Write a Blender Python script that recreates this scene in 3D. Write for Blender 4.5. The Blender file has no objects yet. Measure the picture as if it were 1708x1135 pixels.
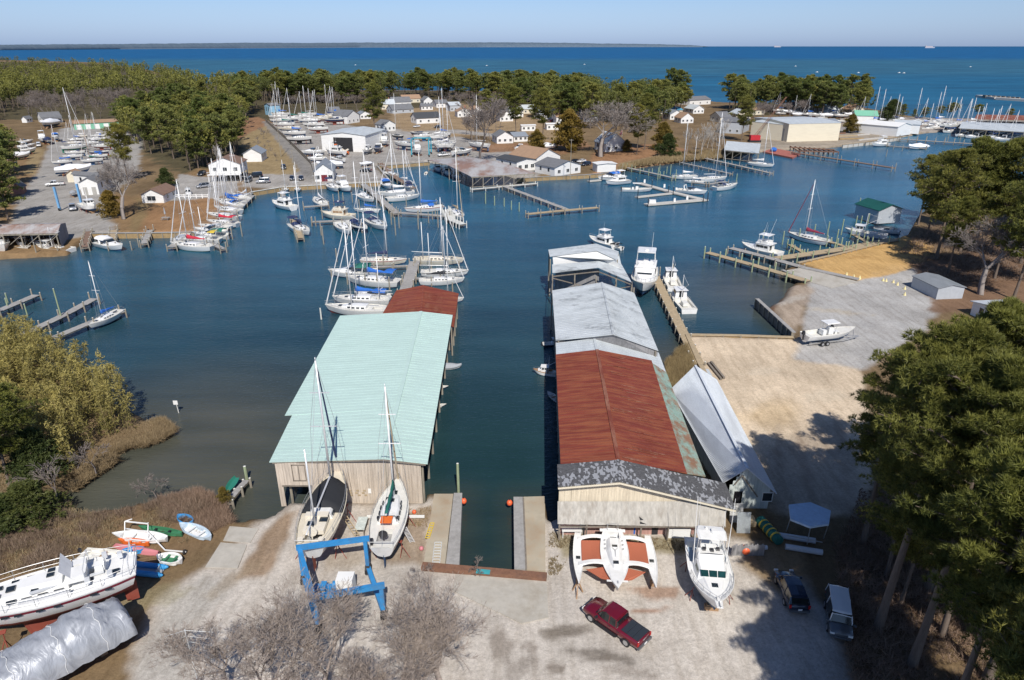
import bpy, math, random
import numpy as np
from mathutils import Vector, Matrix
R = math.radians
rnd = random.Random(11)
scene = bpy.context.scene
COL = scene.collection
CAMZ, PITCH, FPX = 47.0, R(23.3), 1139.0
CP, SP = math.cos(PITCH), math.sin(PITCH)

def U(px, py, z=1.0):
    """map a point of the survey (photo pixels) on the level z to the place's own metres"""
    dx = (px - 854) / FPX; dy = -(py - 567.5) / FPX
    d = (dx, CP + dy * SP, -SP + dy * CP)
    t = (z - CAMZ) / d[2]
    return Vector((dx * t, d[1] * t, z))
def top_z(base, py):
    dy = -(py - 567.5) / FPX
    return CAMZ + base.y * (-SP + dy * CP) / (CP + dy * SP)

# ------------------------------------------------------------------ mesh builder
class MB:
    def __init__(s): s.v = []; s.f = []; s.m = []
    def add(s, vs, fs, mi=0):
        b = len(s.v); s.v += [tuple(v) for v in vs]
        s.f += [tuple(b + i for i in f) for f in fs]; s.m += [mi] * len(fs)
    def boxb(s, x0, x1, y0, y1, z0, z1, mi=0):
        s.add([(x0,y0,z0),(x1,y0,z0),(x1,y1,z0),(x0,y1,z0),(x0,y0,z1),(x1,y0,z1),(x1,y1,z1),(x0,y1,z1)],
              [(3,2,1,0),(4,5,6,7),(0,1,5,4),(1,2,6,5),(2,3,7,6),(3,0,4,7)], mi)
    def box(s, c, d, mi=0, rz=0.0, taper=1.0):
        ca, sa = math.cos(rz), math.sin(rz); vs = []
        for sz in (-1, 1):
            k = taper if sz > 0 else 1
            for sx, sy in ((-1,-1),(1,-1),(1,1),(-1,1)):
                x, y = sx*d[0]/2*k, sy*d[1]/2*k
                vs.append((c[0]+x*ca-y*sa, c[1]+x*sa+y*ca, c[2]+sz*d[2]/2))
        s.add(vs, [(3,2,1,0),(4,5,6,7),(0,1,5,4),(1,2,6,5),(2,3,7,6),(3,0,4,7)], mi)
    def bar(s, p0, p1, w, h=None, mi=0):
        p0, p1 = Vector(p0), Vector(p1); h = h or w; d = p1 - p0
        if d.length < 1e-6: return
        d.normalize(); up = Vector((0,0,1)) if abs(d.z) < .97 else Vector((0,1,0))
        a = d.cross(up).normalized(); b = a.cross(d)
        vs = [p + a*sx*w/2 + b*sy*h/2 for p in (p0, p1) for sx, sy in ((-1,-1),(1,-1),(1,1),(-1,1))]
        s.add(vs, [(0,1,2,3),(7,6,5,4),(1,0,4,5),(2,1,5,6),(3,2,6,7),(0,3,7,4)], mi)
    def cyl(s, p0, p1, r0, r1=None, n=6, mi=0, cap=True):
        p0, p1 = Vector(p0), Vector(p1); r1 = r0 if r1 is None else r1; d = p1 - p0
        if d.length < 1e-6: return
        d.normalize(); up = Vector((0,0,1)) if abs(d.z) < .9 else Vector((1,0,0))
        a = d.cross(up).normalized(); b = d.cross(a)
        vs = []
        for p, r in ((p0, r0), (p1, r1)):
            for i in range(n):
                t = 2*math.pi*i/n; vs.append(p + a*math.cos(t)*r + b*math.sin(t)*r)
        fs = [(i, (i+1) % n, n+(i+1) % n, n+i) for i in range(n)]
        if cap: fs += [tuple(range(n-1,-1,-1)), tuple(range(n, 2*n))]
        s.add(vs, fs, mi)
    def tube(s, pts, r, n=6, mi=0):
        for a, b in zip(pts[:-1], pts[1:]): s.cyl(a, b, r, r, n, mi)
    def poly(s, pts, mi=0): s.add(pts, [tuple(range(len(pts)))], mi)
    def prism(s, pts, z0, z1, mi=0):
        n = len(pts)
        s.add([(p[0],p[1],z0) for p in pts] + [(p[0],p[1],z1) for p in pts],
              [tuple(range(n-1,-1,-1)), tuple(range(n,2*n))] + [(i,(i+1)%n,n+(i+1)%n,n+i) for i in range(n)], mi)
    def slab(s, pts, t, mi=0):
        """thin sheet with thickness t below a 3-d outline"""
        n = len(pts); lo = [(p[0],p[1],p[2]-t) for p in pts]
        s.add(list(map(tuple, pts)) + lo, [tuple(range(n)), tuple(range(2*n-1,n-1,-1))] + [(i,n+i,n+(i+1)%n,(i+1)%n) for i in range(n)], mi)
    def loft(s, rings, mi=0, closed=True, cap=(True, True), mis=None):
        n = len(rings[0]); b = len(s.v)
        for r in rings: s.v += [tuple(p) for p in r]
        for k in range(len(rings)-1):
            for i in range(n if closed else n-1):
                j = (i+1) % n
                s.f.append((b+k*n+i, b+k*n+j, b+(k+1)*n+j, b+(k+1)*n+i)); s.m.append(mis[i] if mis else mi)
        if cap[0]: s.f.append(tuple(b+i for i in range(n-1,-1,-1))); s.m.append(mi)
        if cap[1]: s.f.append(tuple(b+(len(rings)-1)*n+i for i in range(n))); s.m.append(mi)
    def ball(s, c, r, mi=0, nu=8, nv=6):
        rings = []
        for j in range(nv+1):
            t = math.pi*(.02+.96*j/nv)
            rings.append([(c[0]+r[0]*math.sin(t)*math.cos(2*math.pi*i/nu), c[1]+r[1]*math.sin(t)*math.sin(2*math.pi*i/nu), c[2]+r[2]*math.cos(t)) for i in range(nu)])
        s.loft(rings[::-1], mi)
    def mesh(s, name, mats, smooth=False):
        me = bpy.data.meshes.new(name); me.from_pydata(s.v, [], s.f)
        for m in (mats if isinstance(mats, (list, tuple)) else [mats]): me.materials.append(m)
        me.polygons.foreach_set('material_index', s.m)
        if smooth: me.polygons.foreach_set('use_smooth', [True]*len(s.f))
        me.update(); return me
    def build(s, name, mats, parent=None, smooth=False):
        return link(name, s.mesh(name, mats, smooth), parent)
def link(name, me, parent=None):
    o = bpy.data.objects.new(name, me); COL.objects.link(o)
    if parent is not None: o.parent = parent
    return o
def tag(o, label=None, cat=None, group=None, kind=None):
    if label: o['label'] = label
    if cat: o['category'] = cat
    if group: o['group'] = group
    if kind: o['kind'] = kind
    return o
def thing(name, label, cat, loc=(0,0,0), rz=0.0, group=None, scale=1.0):
    o = bpy.data.objects.new(name, None); COL.objects.link(o); o.empty_display_size = .3
    o.location = loc; o.rotation_euler = (0,0,rz); o.scale = (scale,)*3
    return tag(o, label, cat, group)
def clone(root, loc, rz=0.0, scale=None, label=None, group=None):
    def cp(o, par):
        c = o.copy(); COL.objects.link(c); c.parent = par
        for ch in o.children: cp(ch, c)
        return c
    r = cp(root, None); r.location = loc; r.rotation_euler = (0,0,rz)
    if scale: r.scale = (scale,)*3
    if label: r['label'] = label
    if group: r['group'] = group
    return r

# ------------------------------------------------------------------ materials
MATS = {}
def nodes(name):
    m = bpy.data.materials.new(name); m.use_nodes = True
    nt = m.node_tree; return m, nt, nt.nodes['Principled BSDF'], nt.nodes, nt.links
def N(nt, t, **kw):
    n = nt.nodes.new(t)
    for k, v in kw.items():
        if k in n.inputs: n.inputs[k].default_value = v
        else: setattr(n, k, v)
    return n
def ramp(nt, src, stops):
    r = nt.nodes.new('ShaderNodeValToRGB'); e = r.color_ramp.elements
    while len(e) < len(stops): e.new(.5)
    for el, (p, c) in zip(e, stops):
        el.position = p; el.color = c if len(c) == 4 else (*c, 1)
    nt.links.new(src, r.inputs[0]); return r
def c4(c): return (*c, 1.0) if len(c) == 3 else c
def mixc(nt, fac, a, b, mode='MIX'):
    m = nt.nodes.new('ShaderNodeMix'); m.data_type = 'RGBA'; m.blend_type = mode
    for sock, v in ((m.inputs[0], fac), (m.inputs[6], a), (m.inputs[7], b)):
        if hasattr(v, 'is_output'): nt.links.new(v, sock)
        elif isinstance(v, (int, float)): sock.default_value = v
        else: sock.default_value = c4(v)
    return m.outputs[2]
def pm(name, col, rough=.6, var=.18, scale=1.2, metal=0.0, bump=0.0, bscale=25.0, dirt=None, damt=.5, dscale=.5, stretch=(1,1,1), coat=0.0, spec=.5, world=False, sheen=0):
    """procedural paint / wood / stone: two scales of colour change, patches of dirt, fine relief"""
    if name in MATS: return MATS[name]
    m, nt, b, ns, ls = nodes(name)
    tc = N(nt, 'ShaderNodeTexCoord'); mp = N(nt, 'ShaderNodeMapping'); mp.inputs['Scale'].default_value = stretch
    if world:
        g = N(nt, 'ShaderNodeNewGeometry'); ls.new(g.outputs['Position'], mp.inputs[0])
    else: ls.new(tc.outputs['Object'], mp.inputs[0])
    n1 = N(nt, 'ShaderNodeTexNoise', Scale=scale, Detail=6.0, Roughness=.65); ls.new(mp.outputs[0], n1.inputs['Vector'])
    r1 = ramp(nt, n1.outputs['Fac'], [(.25, tuple(max(0, x*(1-var)) for x in col)), (.75, tuple(min(1, x*(1+var)) for x in col))])
    out = r1.outputs[0]
    if dirt:
        n2 = N(nt, 'ShaderNodeTexNoise', Scale=dscale, Detail=8.0, Roughness=.7); ls.new(mp.outputs[0], n2.inputs['Vector'])
        r2 = ramp(nt, n2.outputs['Fac'], [(.48, (0,0,0)), (.68, (damt,)*3)])
        out = mixc(nt, r2.outputs[0], out, dirt)
    ls.new(out, b.inputs['Base Color'])
    b.inputs['Roughness'].default_value = rough; b.inputs['Metallic'].default_value = metal
    b.inputs['Specular IOR Level'].default_value = spec
    if coat: b.inputs['Coat Weight'].default_value = coat; b.inputs['Coat Roughness'].default_value = .06
    if bump:
        n3 = N(nt, 'ShaderNodeTexNoise', Scale=bscale, Detail=4.0); ls.new(mp.outputs[0], n3.inputs['Vector'])
        bp = N(nt, 'ShaderNodeBump', Strength=bump, Distance=.05); ls.new(n3.outputs['Fac'], bp.inputs['Height']); ls.new(bp.outputs[0], b.inputs['Normal'])
    MATS[name] = m; return m

# ------------------------------------------------------------------ vector noise for terrain painting
def _h(ix, iy, s):
    n = (ix.astype(np.int64)*374761393 + iy.astype(np.int64)*668265263 + s*974711) & 0x7fffffff
    n = ((n ^ (n >> 13))*1274126177) & 0x7fffffff
    return ((n ^ (n >> 16)) & 0xffff)/65535.0
def vnoise(x, y, sc, s=0, octv=4):
    out = np.zeros_like(x); a, tot = 1.0, 0.0
    for k in range(octv):
        fx, fy = x/sc, y/sc; ix, iy = np.floor(fx), np.floor(fy); u, v = fx-ix, fy-iy
        u = u*u*(3-2*u); v = v*v*(3-2*v)
        out += a*((_h(ix,iy,s+k)*(1-u)+_h(ix+1,iy,s+k)*u)*(1-v) + (_h(ix,iy+1,s+k)*(1-u)+_h(ix+1,iy+1,s+k)*u)*v)
        tot += a; a *= .55; sc *= .5
    return out/tot
def sdf(poly, x, y):
    """signed distance to a polygon, positive inside"""
    d = np.full_like(x, 1e18); ins = np.zeros(x.shape, bool); n = len(poly)
    for i in range(n):
        ax, ay = poly[i][0], poly[i][1]; bx, by = poly[(i+1) % n][0], poly[(i+1) % n][1]
        ex, ey = bx-ax, by-ay; wx, wy = x-ax, y-ay
        t = np.clip((wx*ex+wy*ey)/(ex*ex+ey*ey+1e-12), 0, 1)
        d = np.minimum(d, (wx-ex*t)**2+(wy-ey*t)**2)
        if abs(ey) > 1e-9:
            c = ((ay > y) != (by > y)) & (x < ex*(y-ay)/ey+ax); ins ^= c
    return np.sqrt(d)*np.where(ins, 1, -1)
def sst(a, b, x):
    t = np.clip((x-a)/(b-a), 0, 1); return t*t*(3-2*t)
# ------------------------------------------------------------------ camera, sky, sun
cam = bpy.data.cameras.new('camera'); co = bpy.data.objects.new('camera', cam); COL.objects.link(co)
co.location = (0,0,CAMZ); co.rotation_euler = (R(90)-PITCH, 0, 0)
cam.sensor_width = 36; cam.lens = 24.0; cam.clip_start = 1; cam.clip_end = 120000
scene.camera = co
SUN_EL, SUN_AZ = R(47), R(180-10)       # light travels away from the viewer, ten degrees to the left
w = bpy.data.worlds.new('World'); scene.world = w; w.use_nodes = True
sk = w.node_tree.nodes.new('ShaderNodeTexSky'); sk.sky_type = 'NISHITA'; sk.sun_disc = False
sk.sun_elevation = SUN_EL; sk.sun_rotation = SUN_AZ; sk.altitude = 0; sk.air_density = 1.0; sk.dust_density = .6; sk.ozone_density = 2.0
bg = w.node_tree.nodes['Background']; bg.inputs[1].default_value = .064
wt = w.node_tree; tcw = N(wt, 'ShaderNodeTexCoord'); sx = N(wt, 'ShaderNodeSeparateXYZ'); wt.links.new(tcw.outputs['Generated'], sx.inputs[0])
hz_ = ramp(wt, sx.outputs[2], [(0,(1.06,1.42,2.6)),(.04,(1.1,1.36,2.12)),(.09,(1.03,1.27,1.78)),(.22,(.9,1.1,1.5)),(.5,(.78,.95,1.28))])     # pale winter haze low over the bay
wt.links.new(mixc(wt, 1.0, sk.outputs[0], hz_.outputs[0], 'MULTIPLY'), bg.inputs[0])
sl = bpy.data.lights.new('sun', 'SUN'); sl.energy = 5.0; sl.angle = R(.55); sl.color = (1.0,.945,.87)
so = bpy.data.objects.new('sun', sl); COL.objects.link(so)
trav = Vector((-math.sin(R(10))*math.cos(SUN_EL), math.cos(R(10))*math.cos(SUN_EL), -math.sin(SUN_EL)))
so.rotation_euler = trav.to_track_quat('-Z', 'Y').to_euler()
scene.view_settings.view_transform = 'Standard'; scene.view_settings.look = 'None'; scene.view_settings.exposure = 0
scene.cycles.max_bounces = 5; scene.cycles.transparent_max_bounces = 6

# ------------------------------------------------------------------ land and water
def PL(pts, z=.6): return [(U(x, y, z).x, U(x, y, z).y) for x, y in pts]
LAND = [  # outline, bank width
 (PL([(-700,1700),(-700,900),(-200,870),(60,872),(125,858),(200,848),(270,832),(335,822),(372,846),(398,870),(452,862),(474,846),(480,838),(706,838),(706,823),(771,821),
      (768,944),(858,948),(857,828),(912,828),(918,868),(930,866),(1060,868),(1165,840),(1168,740),(1126,650),(1112,600),(1146,561),(1323,566),(1350,540),(1350,470),(1306,451),(1330,440),(1500,397),(1512,392),
      (1530,360),(1570,330),(1640,318),(1800,300),(2500,290),(2600,1700)]), .9),
 (PL([(1330,575),(1262,510),(1284,498),(1306,476),(1345,455),(1420,480),(1420,575)]), 5.0),
 (PL([(-900,1100),(-900,565),(-120,562),(60,585),(150,625),(222,672),(272,696),(296,716),(272,728),(232,740),(190,768),(128,808),(118,850),(100,900),(-900,1200)]), 4.0),
 (PL([(60,900),(118,866),(200,852),(262,836),(330,818),(372,840),(396,876),(300,930)]), 3.5),
 (PL([(396,900),(440,872),(466,842),(482,836),(500,900)]), 3.0),
 (PL([(1100,700),(1108,610),(1128,575),(1150,566),(1166,610),(1180,720)]), 4.0),
 (PL([(-1200,436),(0,430),(112,424),(155,391),(250,390),(355,388),(372,376),(420,322),(468,313),(541,309),(652,305),(628,276),(714,270),(800,280),(865,298),(974,293),(1032,288),
      (1052,279),(1100,272),(1140,267),(1200,263),(1240,256),(1290,250),(1380,246),(1445,238),(1500,229),(1545,221),(1620,216),(1708,213),(2400,213),
      (2400,205),(1708,200),(1600,198),(1530,196),(1450,181),(1300,174),(1200,171),(1100,159),(900,153),(600,151),(430,148),(350,141),(270,122),(170,106),(0,101),(-1200,101)]), 1.6),
 (PL([(1030,292),(1050,281),(1100,275),(1142,269),(1200,265),(1240,258),(1200,245),(1030,270)]), 6.0),
]
gravel, sand_c, leaf_c, dry_c, road_c, orange_c, conc_c = (.555,.52,.47), (.64,.53,.39), (.17,.105,.06), (.30,.23,.125), (.25,.245,.24), (.56,.36,.145), (.42,.40,.36)
ZONES = [  # outline px, colour, blur m, wobble m
 ([(-700,1700),(-700,800),(60,860),(330,815),(400,860),(300,940),(170,975),(60,1000),(-300,1200)], (.20,.135,.075), 1.5, 2.5),
 ([(205,1700),(222,1085),(262,1010),(330,955),(395,900),(432,868),(478,838),(720,838),(918,870),(1165,880),(1262,905),(1335,965),(1395,1060),(1440,1200),(1500,1700)], gravel, .9, 1.6),
 ([(205,1700),(225,1085),(290,1000),(345,960),(380,980),(330,1040),(310,1700)], (.44,.42,.38), .8, 1.5),
 ([(395,965),(470,850),(500,850),(440,960)], (.30,.215,.14), .5, 1.2),
 ([(640,860),(720,850),(712,950),(640,930)], (.33,.26,.19), .5, 1.3),
 ([(930,895),(1165,895),(1160,925),(1000,920),(930,940)], (.31,.27,.17), .5, 1.2),
 ([(1235,940),(1260,905),(1330,900),(1345,960),(1300,990)], (.26,.19,.11), .7, 1.2),
 ([(1146,556),(1328,562),(1435,598),(1460,800),(1400,860),(1330,870),(1255,770),(1205,690),(1160,612)], sand_c, .6, 1.0),
 ([(1235,690),(1310,665),(1350,700),(1290,725)], (.54,.42,.27), 2.2, 3.5),
 ([(1255,760),(1400,690),(1440,760),(1420,860),(1300,850)], (.40,.33,.25), 1.5, 2.0),
 ([(1330,600),(1345,470),(1430,470),(1490,440),(1545,450),(1570,500),(1540,560),(1440,620)], (.42,.42,.41), .8, 1.5),
 ([(1262,512),(1310,472),(1360,480),(1340,530),(1330,566)], (.40,.33,.26), .7, 1.6),
 ([(1300,470),(1322,470),(1290,520),(1268,520)], (.19,.10,.06), .6, 1.0),
 ([(1328,436),(1505,394),(1560,412),(1535,445),(1470,462),(1420,468)], orange_c, .5, .7),
 ([(1520,440),(1700,400),(1760,520),(1560,520)], (.20,.125,.08), .8, 2.0),
 # far shore, west yard
 ([(-80,103),(170,108),(350,143),(480,152),(700,152),(1100,160),(1090,212),(900,190),(640,178),(450,205),(400,290),(290,290),(215,240),(190,200),(0,200)], (.085,.075,.042), 3, 6),
 ([(1205,176),(1300,174),(1455,183),(1450,200),(1300,192),(1212,196)], (.085,.075,.045), 2, 4),
 ([(-300,440),(0,428),(112,424),(155,391),(365,388),(425,320),(400,290),(330,280),(220,330),(100,300),(0,240),(-300,260)], (.25,.165,.085), 1.5, 2.0),
 ([(20,385),(25,340),(60,290),(78,250),(100,215),(190,205),(240,215),(230,290),(180,330),(195,388),(150,392),(105,400),(20,400)], (.34,.335,.32), 1.2, 2.0),
 ([(275,335),(300,290),(345,296),(400,300),(395,322),(340,334)], (.36,.355,.34), .8, 1.5),
 ([(225,390),(255,340),(345,330),(372,340),(358,386)], (.29,.17,.085), 1.0, 2.0),
 ([(215,388),(228,330),(250,335),(230,390)], (.22,.16,.08), 1.0, 2.0),
 ([(36,290),(60,245),(75,250),(58,292)], dry_c, 1.0, 2.0),
 # middle yard
 ([(398,312),(415,292),(505,285),(470,240),(455,205),(520,195),(610,215),(715,215),(850,250),(905,275),(900,296),(860,296),(714,272),(628,278),(655,305),(540,311),(468,315)], (.345,.335,.315), 1.2, 2.0),
 ([(396,295),(405,230),(425,205),(446,205),(505,280),(490,292),(430,290)], dry_c, 1.0, 2.0),
 ([(395,235),(390,200),(430,195),(455,205),(420,220)], (.28,.16,.09), 1.0, 2.0),
 ([(437,203),(447,202),(520,262),(532,300),(512,300),(500,285)], (.24,.235,.225), .5, .6),
 ([(655,185),(770,172),(860,190),(960,205),(975,245),(870,240),(790,225),(700,235),(650,205)], (.32,.235,.14), 2.0, 4.0),
 ([(640,222),(760,216),(850,226),(850,231),(760,223),(640,228)], (.33,.32,.30), 1.0, 1.0),
 ([(780,245),(830,240),(880,238),(975,235),(985,245),(940,258),(880,252),(800,255)], (.27,.155,.085), 1.0, 2.0),
 ([(990,290),(985,262),(1000,245),(1100,240),(1170,255),(1200,265),(1080,277),(1040,288)], (.30,.17,.09), 1.0, 2.0),
 ([(1030,290),(1050,278),(1100,271),(1150,265),(1230,255),(1200,248),(1100,258),(1030,274)], (.27,.20,.12), .8, 2.0),
 ([(1240,258),(1255,232),(1300,215),(1420,195),(1530,205),(1560,222),(1490,230),(1440,239),(1370,247)], (.33,.29,.235), 1.2, 2.0),
 ([(1380,212),(1480,212),(1500,222),(1400,222)], (.30,.29,.28), 1.2, 2.0),
 ([(1420,195),(1708,196),(1708,214),(1540,220)], (.34,.31,.28), 1.2, 2.0),
]
def grid(tmax, nc, y0, y1, nr):
    t = np.linspace(-tmax, tmax, nc); q = np.exp(np.linspace(math.log(y0+20), math.log(y1+20), nr))
    Q, T = np.meshgrid(q, t, indexing='ij'); return (T*Q), (Q-20)
def sheet(name, X, Y, Z, Cc, mat, keep=None):
    nr, nc = X.shape; me = bpy.data.meshes.new(name)
    idx = np.arange(nr*nc).reshape(nr, nc)
    f = np.stack([idx[:-1,:-1], idx[:-1,1:], idx[1:,1:], idx[1:,:-1]], -1).reshape(-1, 4)
    if keep is not None: f = f[keep.reshape(-1)]
    me.vertices.add(nr*nc); me.vertices.foreach_set('co', np.stack([X,Y,Z],-1).reshape(-1).astype(np.float32))
    me.loops.add(f.size); me.loops.foreach_set('vertex_index', f.reshape(-1).astype(np.int32))
    me.polygons.add(len(f)); me.polygons.foreach_set('loop_start', (np.arange(len(f))*4).astype(np.int32))
    me.polygons.foreach_set('use_smooth', np.ones(len(f), bool))
    at = me.attributes.new('Tint', 'FLOAT_COLOR', 'POINT')
    at.data.foreach_set('color', np.concatenate([Cc.reshape(-1,3), np.ones((nr*nc,1))],1).reshape(-1).astype(np.float32))
    me.update(calc_edges=True); me.materials.append(mat)
    return tag(link(name, me), kind='structure')

# ground material
m, nt, b, ns, ls = nodes('ground'); MATS['ground'] = m
at = N(nt, 'ShaderNodeAttribute', attribute_name='Tint'); g = N(nt, 'ShaderNodeNewGeometry')
def gn(sc, det=6, ro=.65):
    n = N(nt, 'ShaderNodeTexNoise', Scale=sc, Detail=float(det), Roughness=ro); ls.new(g.outputs['Position'], n.inputs['Vector']); return n.outputs['Fac']
big = ramp(nt, gn(.09, 8, .7), [(.3, (.74,.73,.72)), (.7, (1.2,1.19,1.18))]); fine = ramp(nt, gn(3.5, 10, .82), [(.26, (.55,.54,.53)), (.74, (1.38,1.38,1.39))])
c = mixc(nt, 1.0, at.outputs['Color'], big.outputs[0], 'MULTIPLY'); c = mixc(nt, 1.0, c, fine.outputs[0], 'MULTIPLY')
mpt = N(nt, 'ShaderNodeMapping'); mpt.inputs['Scale'].default_value = (1.1,.16,1); mpt.inputs['Rotation'].default_value = (0,0,.18); ls.new(g.outputs['Position'], mpt.inputs[0]); trk = N(nt, 'ShaderNodeTexNoise', Scale=1.0, Detail=5.0, Roughness=.6); ls.new(mpt.outputs[0], trk.inputs['Vector'])   # wheel ruts along the yard
tr2 = ramp(nt, trk.outputs['Fac'], [(.36, (.87,.855,.835)), (.55, (1.04,1.04,1.04))]); c = mixc(nt, 1.0, c, tr2.outputs[0], 'MULTIPLY')
stain = ramp(nt, gn(.35, 9, .75), [(.58, (0,0,0)), (.74, (.38,.38,.38))]); c = mixc(nt, stain.outputs[0], c, (.13,.10,.075))
ls.new(c, b.inputs['Base Color']); b.inputs['Roughness'].default_value = .95; b.inputs['Specular IOR Level'].default_value = .15
bp = N(nt, 'ShaderNodeBump', Strength=.7, Distance=.12); ls.new(gn(3.5, 8, .75), bp.inputs['Height']); ls.new(bp.outputs[0], b.inputs['Normal'])

X, Y = grid(.95, 560, 2, 3300, 740)
Z = np.full_like(X, -1.6); dland = np.full_like(X, -1e9)
for poly, bw in LAND:
    d = sdf(poly, X, Y)
    if bw > 2: d = d + (vnoise(X, Y, 5, 3)-.5)*2.4
    Z = np.maximum(Z, -1.6 + 2.6*sst(-bw*.35, bw*.65, d)); dland = np.maximum(dland, d)
onland = sst(.3, .9, Z)
Z = Z + onland*((vnoise(X, Y, 7, 1)-.5)*.16 + np.clip((Y-700)/900, 0, 1)*2.0)
C = np.empty(X.shape+(3,)); C[:] = (.19,.135,.075)
nA = vnoise(X, Y, 14, 5); nB = vnoise(X, Y, 3, 9)
C *= (.7+.6*nA)[...,None]
for poly, colr, bl, wob in ZONES:
    d = sdf(PL(poly, 1.0), X, Y) + (vnoise(X, Y, 4.0, 21, 5)-.5)*2*wob
    a = sst(-bl, bl, d)[...,None]*(.86+.14*nB[...,None])
    C = C*(1-a) + np.array(colr)*a
# worn wheel tracks, damp patches and leaf drifts on the yard
def blot(px, py, rx, ry, rot, colr, amt, sd):
    global C
    p = U(px, py); ca, sa = math.cos(rot), math.sin(rot)
    u = ((X-p.x)*ca+(Y-p.y)*sa)/rx; v = (-(X-p.x)*sa+(Y-p.y)*ca)/ry
    q = 1-np.sqrt(u*u+v*v)+(vnoise(X, Y, 1.6, sd, 4)-.5)*1.5
    a = (sst(0, .6, q)*amt)[...,None]; C = C*(1-a)+np.array(colr)*a
for i, t in enumerate([(945,1055,3.2,.9,.1,(.17,.145,.115),.8),(1000,1095,5,.7,-.25,(.16,.14,.115),.75),(835,1080,1.5,2.6,.2,(.20,.17,.14),.65),(885,1080,1.2,.6,0,(.2,.17,.14),.6),(930,1115,.9,.5,0,(.18,.15,.12),.7),
      (1088,985,3.4,1.3,-.1,(.30,.17,.10),.7),(1090,1018,2.4,.35,.1,(.31,.17,.10),.75),(1040,1120,4,.6,-.2,(.24,.205,.17),.5),(870,1115,2,1.5,0,(.22,.19,.16),.5),(400,960,4,1.2,.9,(.31,.25,.17),.5),(250,1000,4,2,.4,(.30,.27,.16),.5),
      (1400,720,7,1.0,1.2,(.33,.26,.19),.5),(1340,760,9,.8,1.3,(.31,.245,.185),.6),(1300,745,8,.7,1.25,(.30,.24,.18),.55),(1370,660,5,2,.3,(.58,.50,.38),.6),(1270,620,6,1.3,.2,(.60,.52,.40),.5),
      (1430,430,5,.8,.1,(.42,.25,.09),.6),(1460,415,5,.6,.15,(.44,.27,.10),.5),(1320,500,6,2,.5,(.50,.47,.42),.6),(1400,520,7,1.4,-.3,(.44,.38,.28),.5),(1455,480,8,2,.1,(.42,.42,.42),.4),(700,1060,5,2,0,(.45,.43,.39),.5),(600,930,5,2,.2,(.38,.31,.22),.5)]):
    blot(*t, 40+i)
# beach and underwater mud near the soft banks
under = 1-sst(.15, .8, Z); C = C*(1-under[...,None]*.65)+np.array((.13,.10,.065))*under[...,None]*.65
zq = np.stack([Z[:-1,:-1], Z[:-1,1:], Z[1:,1:], Z[1:,:-1]]).max(0)
sheet('ground', X, Y, Z, C, MATS['ground'], zq > -1.45)

# water
m, nt, b, ns, ls = nodes('water'); MATS['water'] = m
at = N(nt, 'ShaderNodeAttribute', attribute_name='Tint'); g = N(nt, 'ShaderNodeNewGeometry')
ln = N(nt, 'ShaderNodeVectorMath', operation='LENGTH'); ls.new(g.outputs['Position'], ln.inputs[0])
def rip(sc, st, ang, det=3):
    mp = N(nt, 'ShaderNodeMapping'); mp.inputs['Scale'].default_value = st; mp.inputs['Rotation'].default_value = (0,0,ang)
    ls.new(g.outputs['Position'], mp.inputs[0])
    n = N(nt, 'ShaderNodeTexNoise', Scale=sc, Detail=float(det), Roughness=.6); ls.new(mp.outputs[0], n.inputs['Vector']); return n.outputs['Fac']
r1 = rip(1.0, (.9,2.6,1), R(12)); r2 = rip(.23, (.6,1.7,1), R(-8)); big = rip(.012, (.6,1.6,1), R(10), 6); bay = rip(.05, (.5,3.2,1), 0, 8)
ad = N(nt, 'ShaderNodeMath', operation='MULTIPLY_ADD'); ad.inputs[1].default_value = .9; ls.new(r2, ad.inputs[0]); ls.new(r1, ad.inputs[2])
rp = ramp(nt, big, [(.32, (.66,.7,.74)), (.66, (1.32,1.28,1.24))]); rb = ramp(nt, bay, [(.3, (.8,.84,.86)), (.7, (1.2,1.16,1.14))])
c = mixc(nt, 1.0, at.outputs['Color'], rp.outputs[0], 'MULTIPLY'); c = mixc(nt, 1.0, c, rb.outputs[0], 'MULTIPLY')
ls.new(c, b.inputs['Base Color']); b.inputs['Roughness'].default_value = .12; b.inputs['IOR'].default_value = 1.33
b.inputs['Specular IOR Level'].default_value = .36
far = N(nt, 'ShaderNodeMapRange'); far.inputs[1].default_value = 60; far.inputs[2].default_value = 900; far.inputs[3].default_value = .07; far.inputs[4].default_value = .55
ls.new(ln.outputs['Value'], far.inputs[0]); ls.new(far.outputs[0], b.inputs['Roughness'])
bp = N(nt, 'ShaderNodeBump', Strength=.36, Distance=.25); ls.new(ad.outputs[0], bp.inputs['Height']); ls.new(bp.outputs[0], b.inputs['Normal'])
Xn, Yn, Dn = X[::3, ::2], Y[::3, ::2], dland[::3, ::2]
q = np.exp(np.linspace(math.log(3400), math.log(90000), 60))[:,None]; tt = np.linspace(-.95,.95,Xn.shape[1])[None,:]
Xw = np.concatenate([Xn, tt*q*1.0], 0); Yw = np.concatenate([Yn, np.broadcast_to(q-20, (60, Xn.shape[1]))], 0); Dw = np.concatenate([Dn, np.full((60, Xn.shape[1]), -1e4)], 0)
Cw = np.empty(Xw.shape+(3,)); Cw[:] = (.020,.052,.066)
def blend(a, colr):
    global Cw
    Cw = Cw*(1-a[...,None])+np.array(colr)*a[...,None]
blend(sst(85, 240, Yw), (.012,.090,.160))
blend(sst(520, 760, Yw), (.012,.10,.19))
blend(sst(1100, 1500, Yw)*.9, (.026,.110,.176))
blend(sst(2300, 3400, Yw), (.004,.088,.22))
blend(sst(9000, 40000, Yw), (.004,.080,.19))
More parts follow.
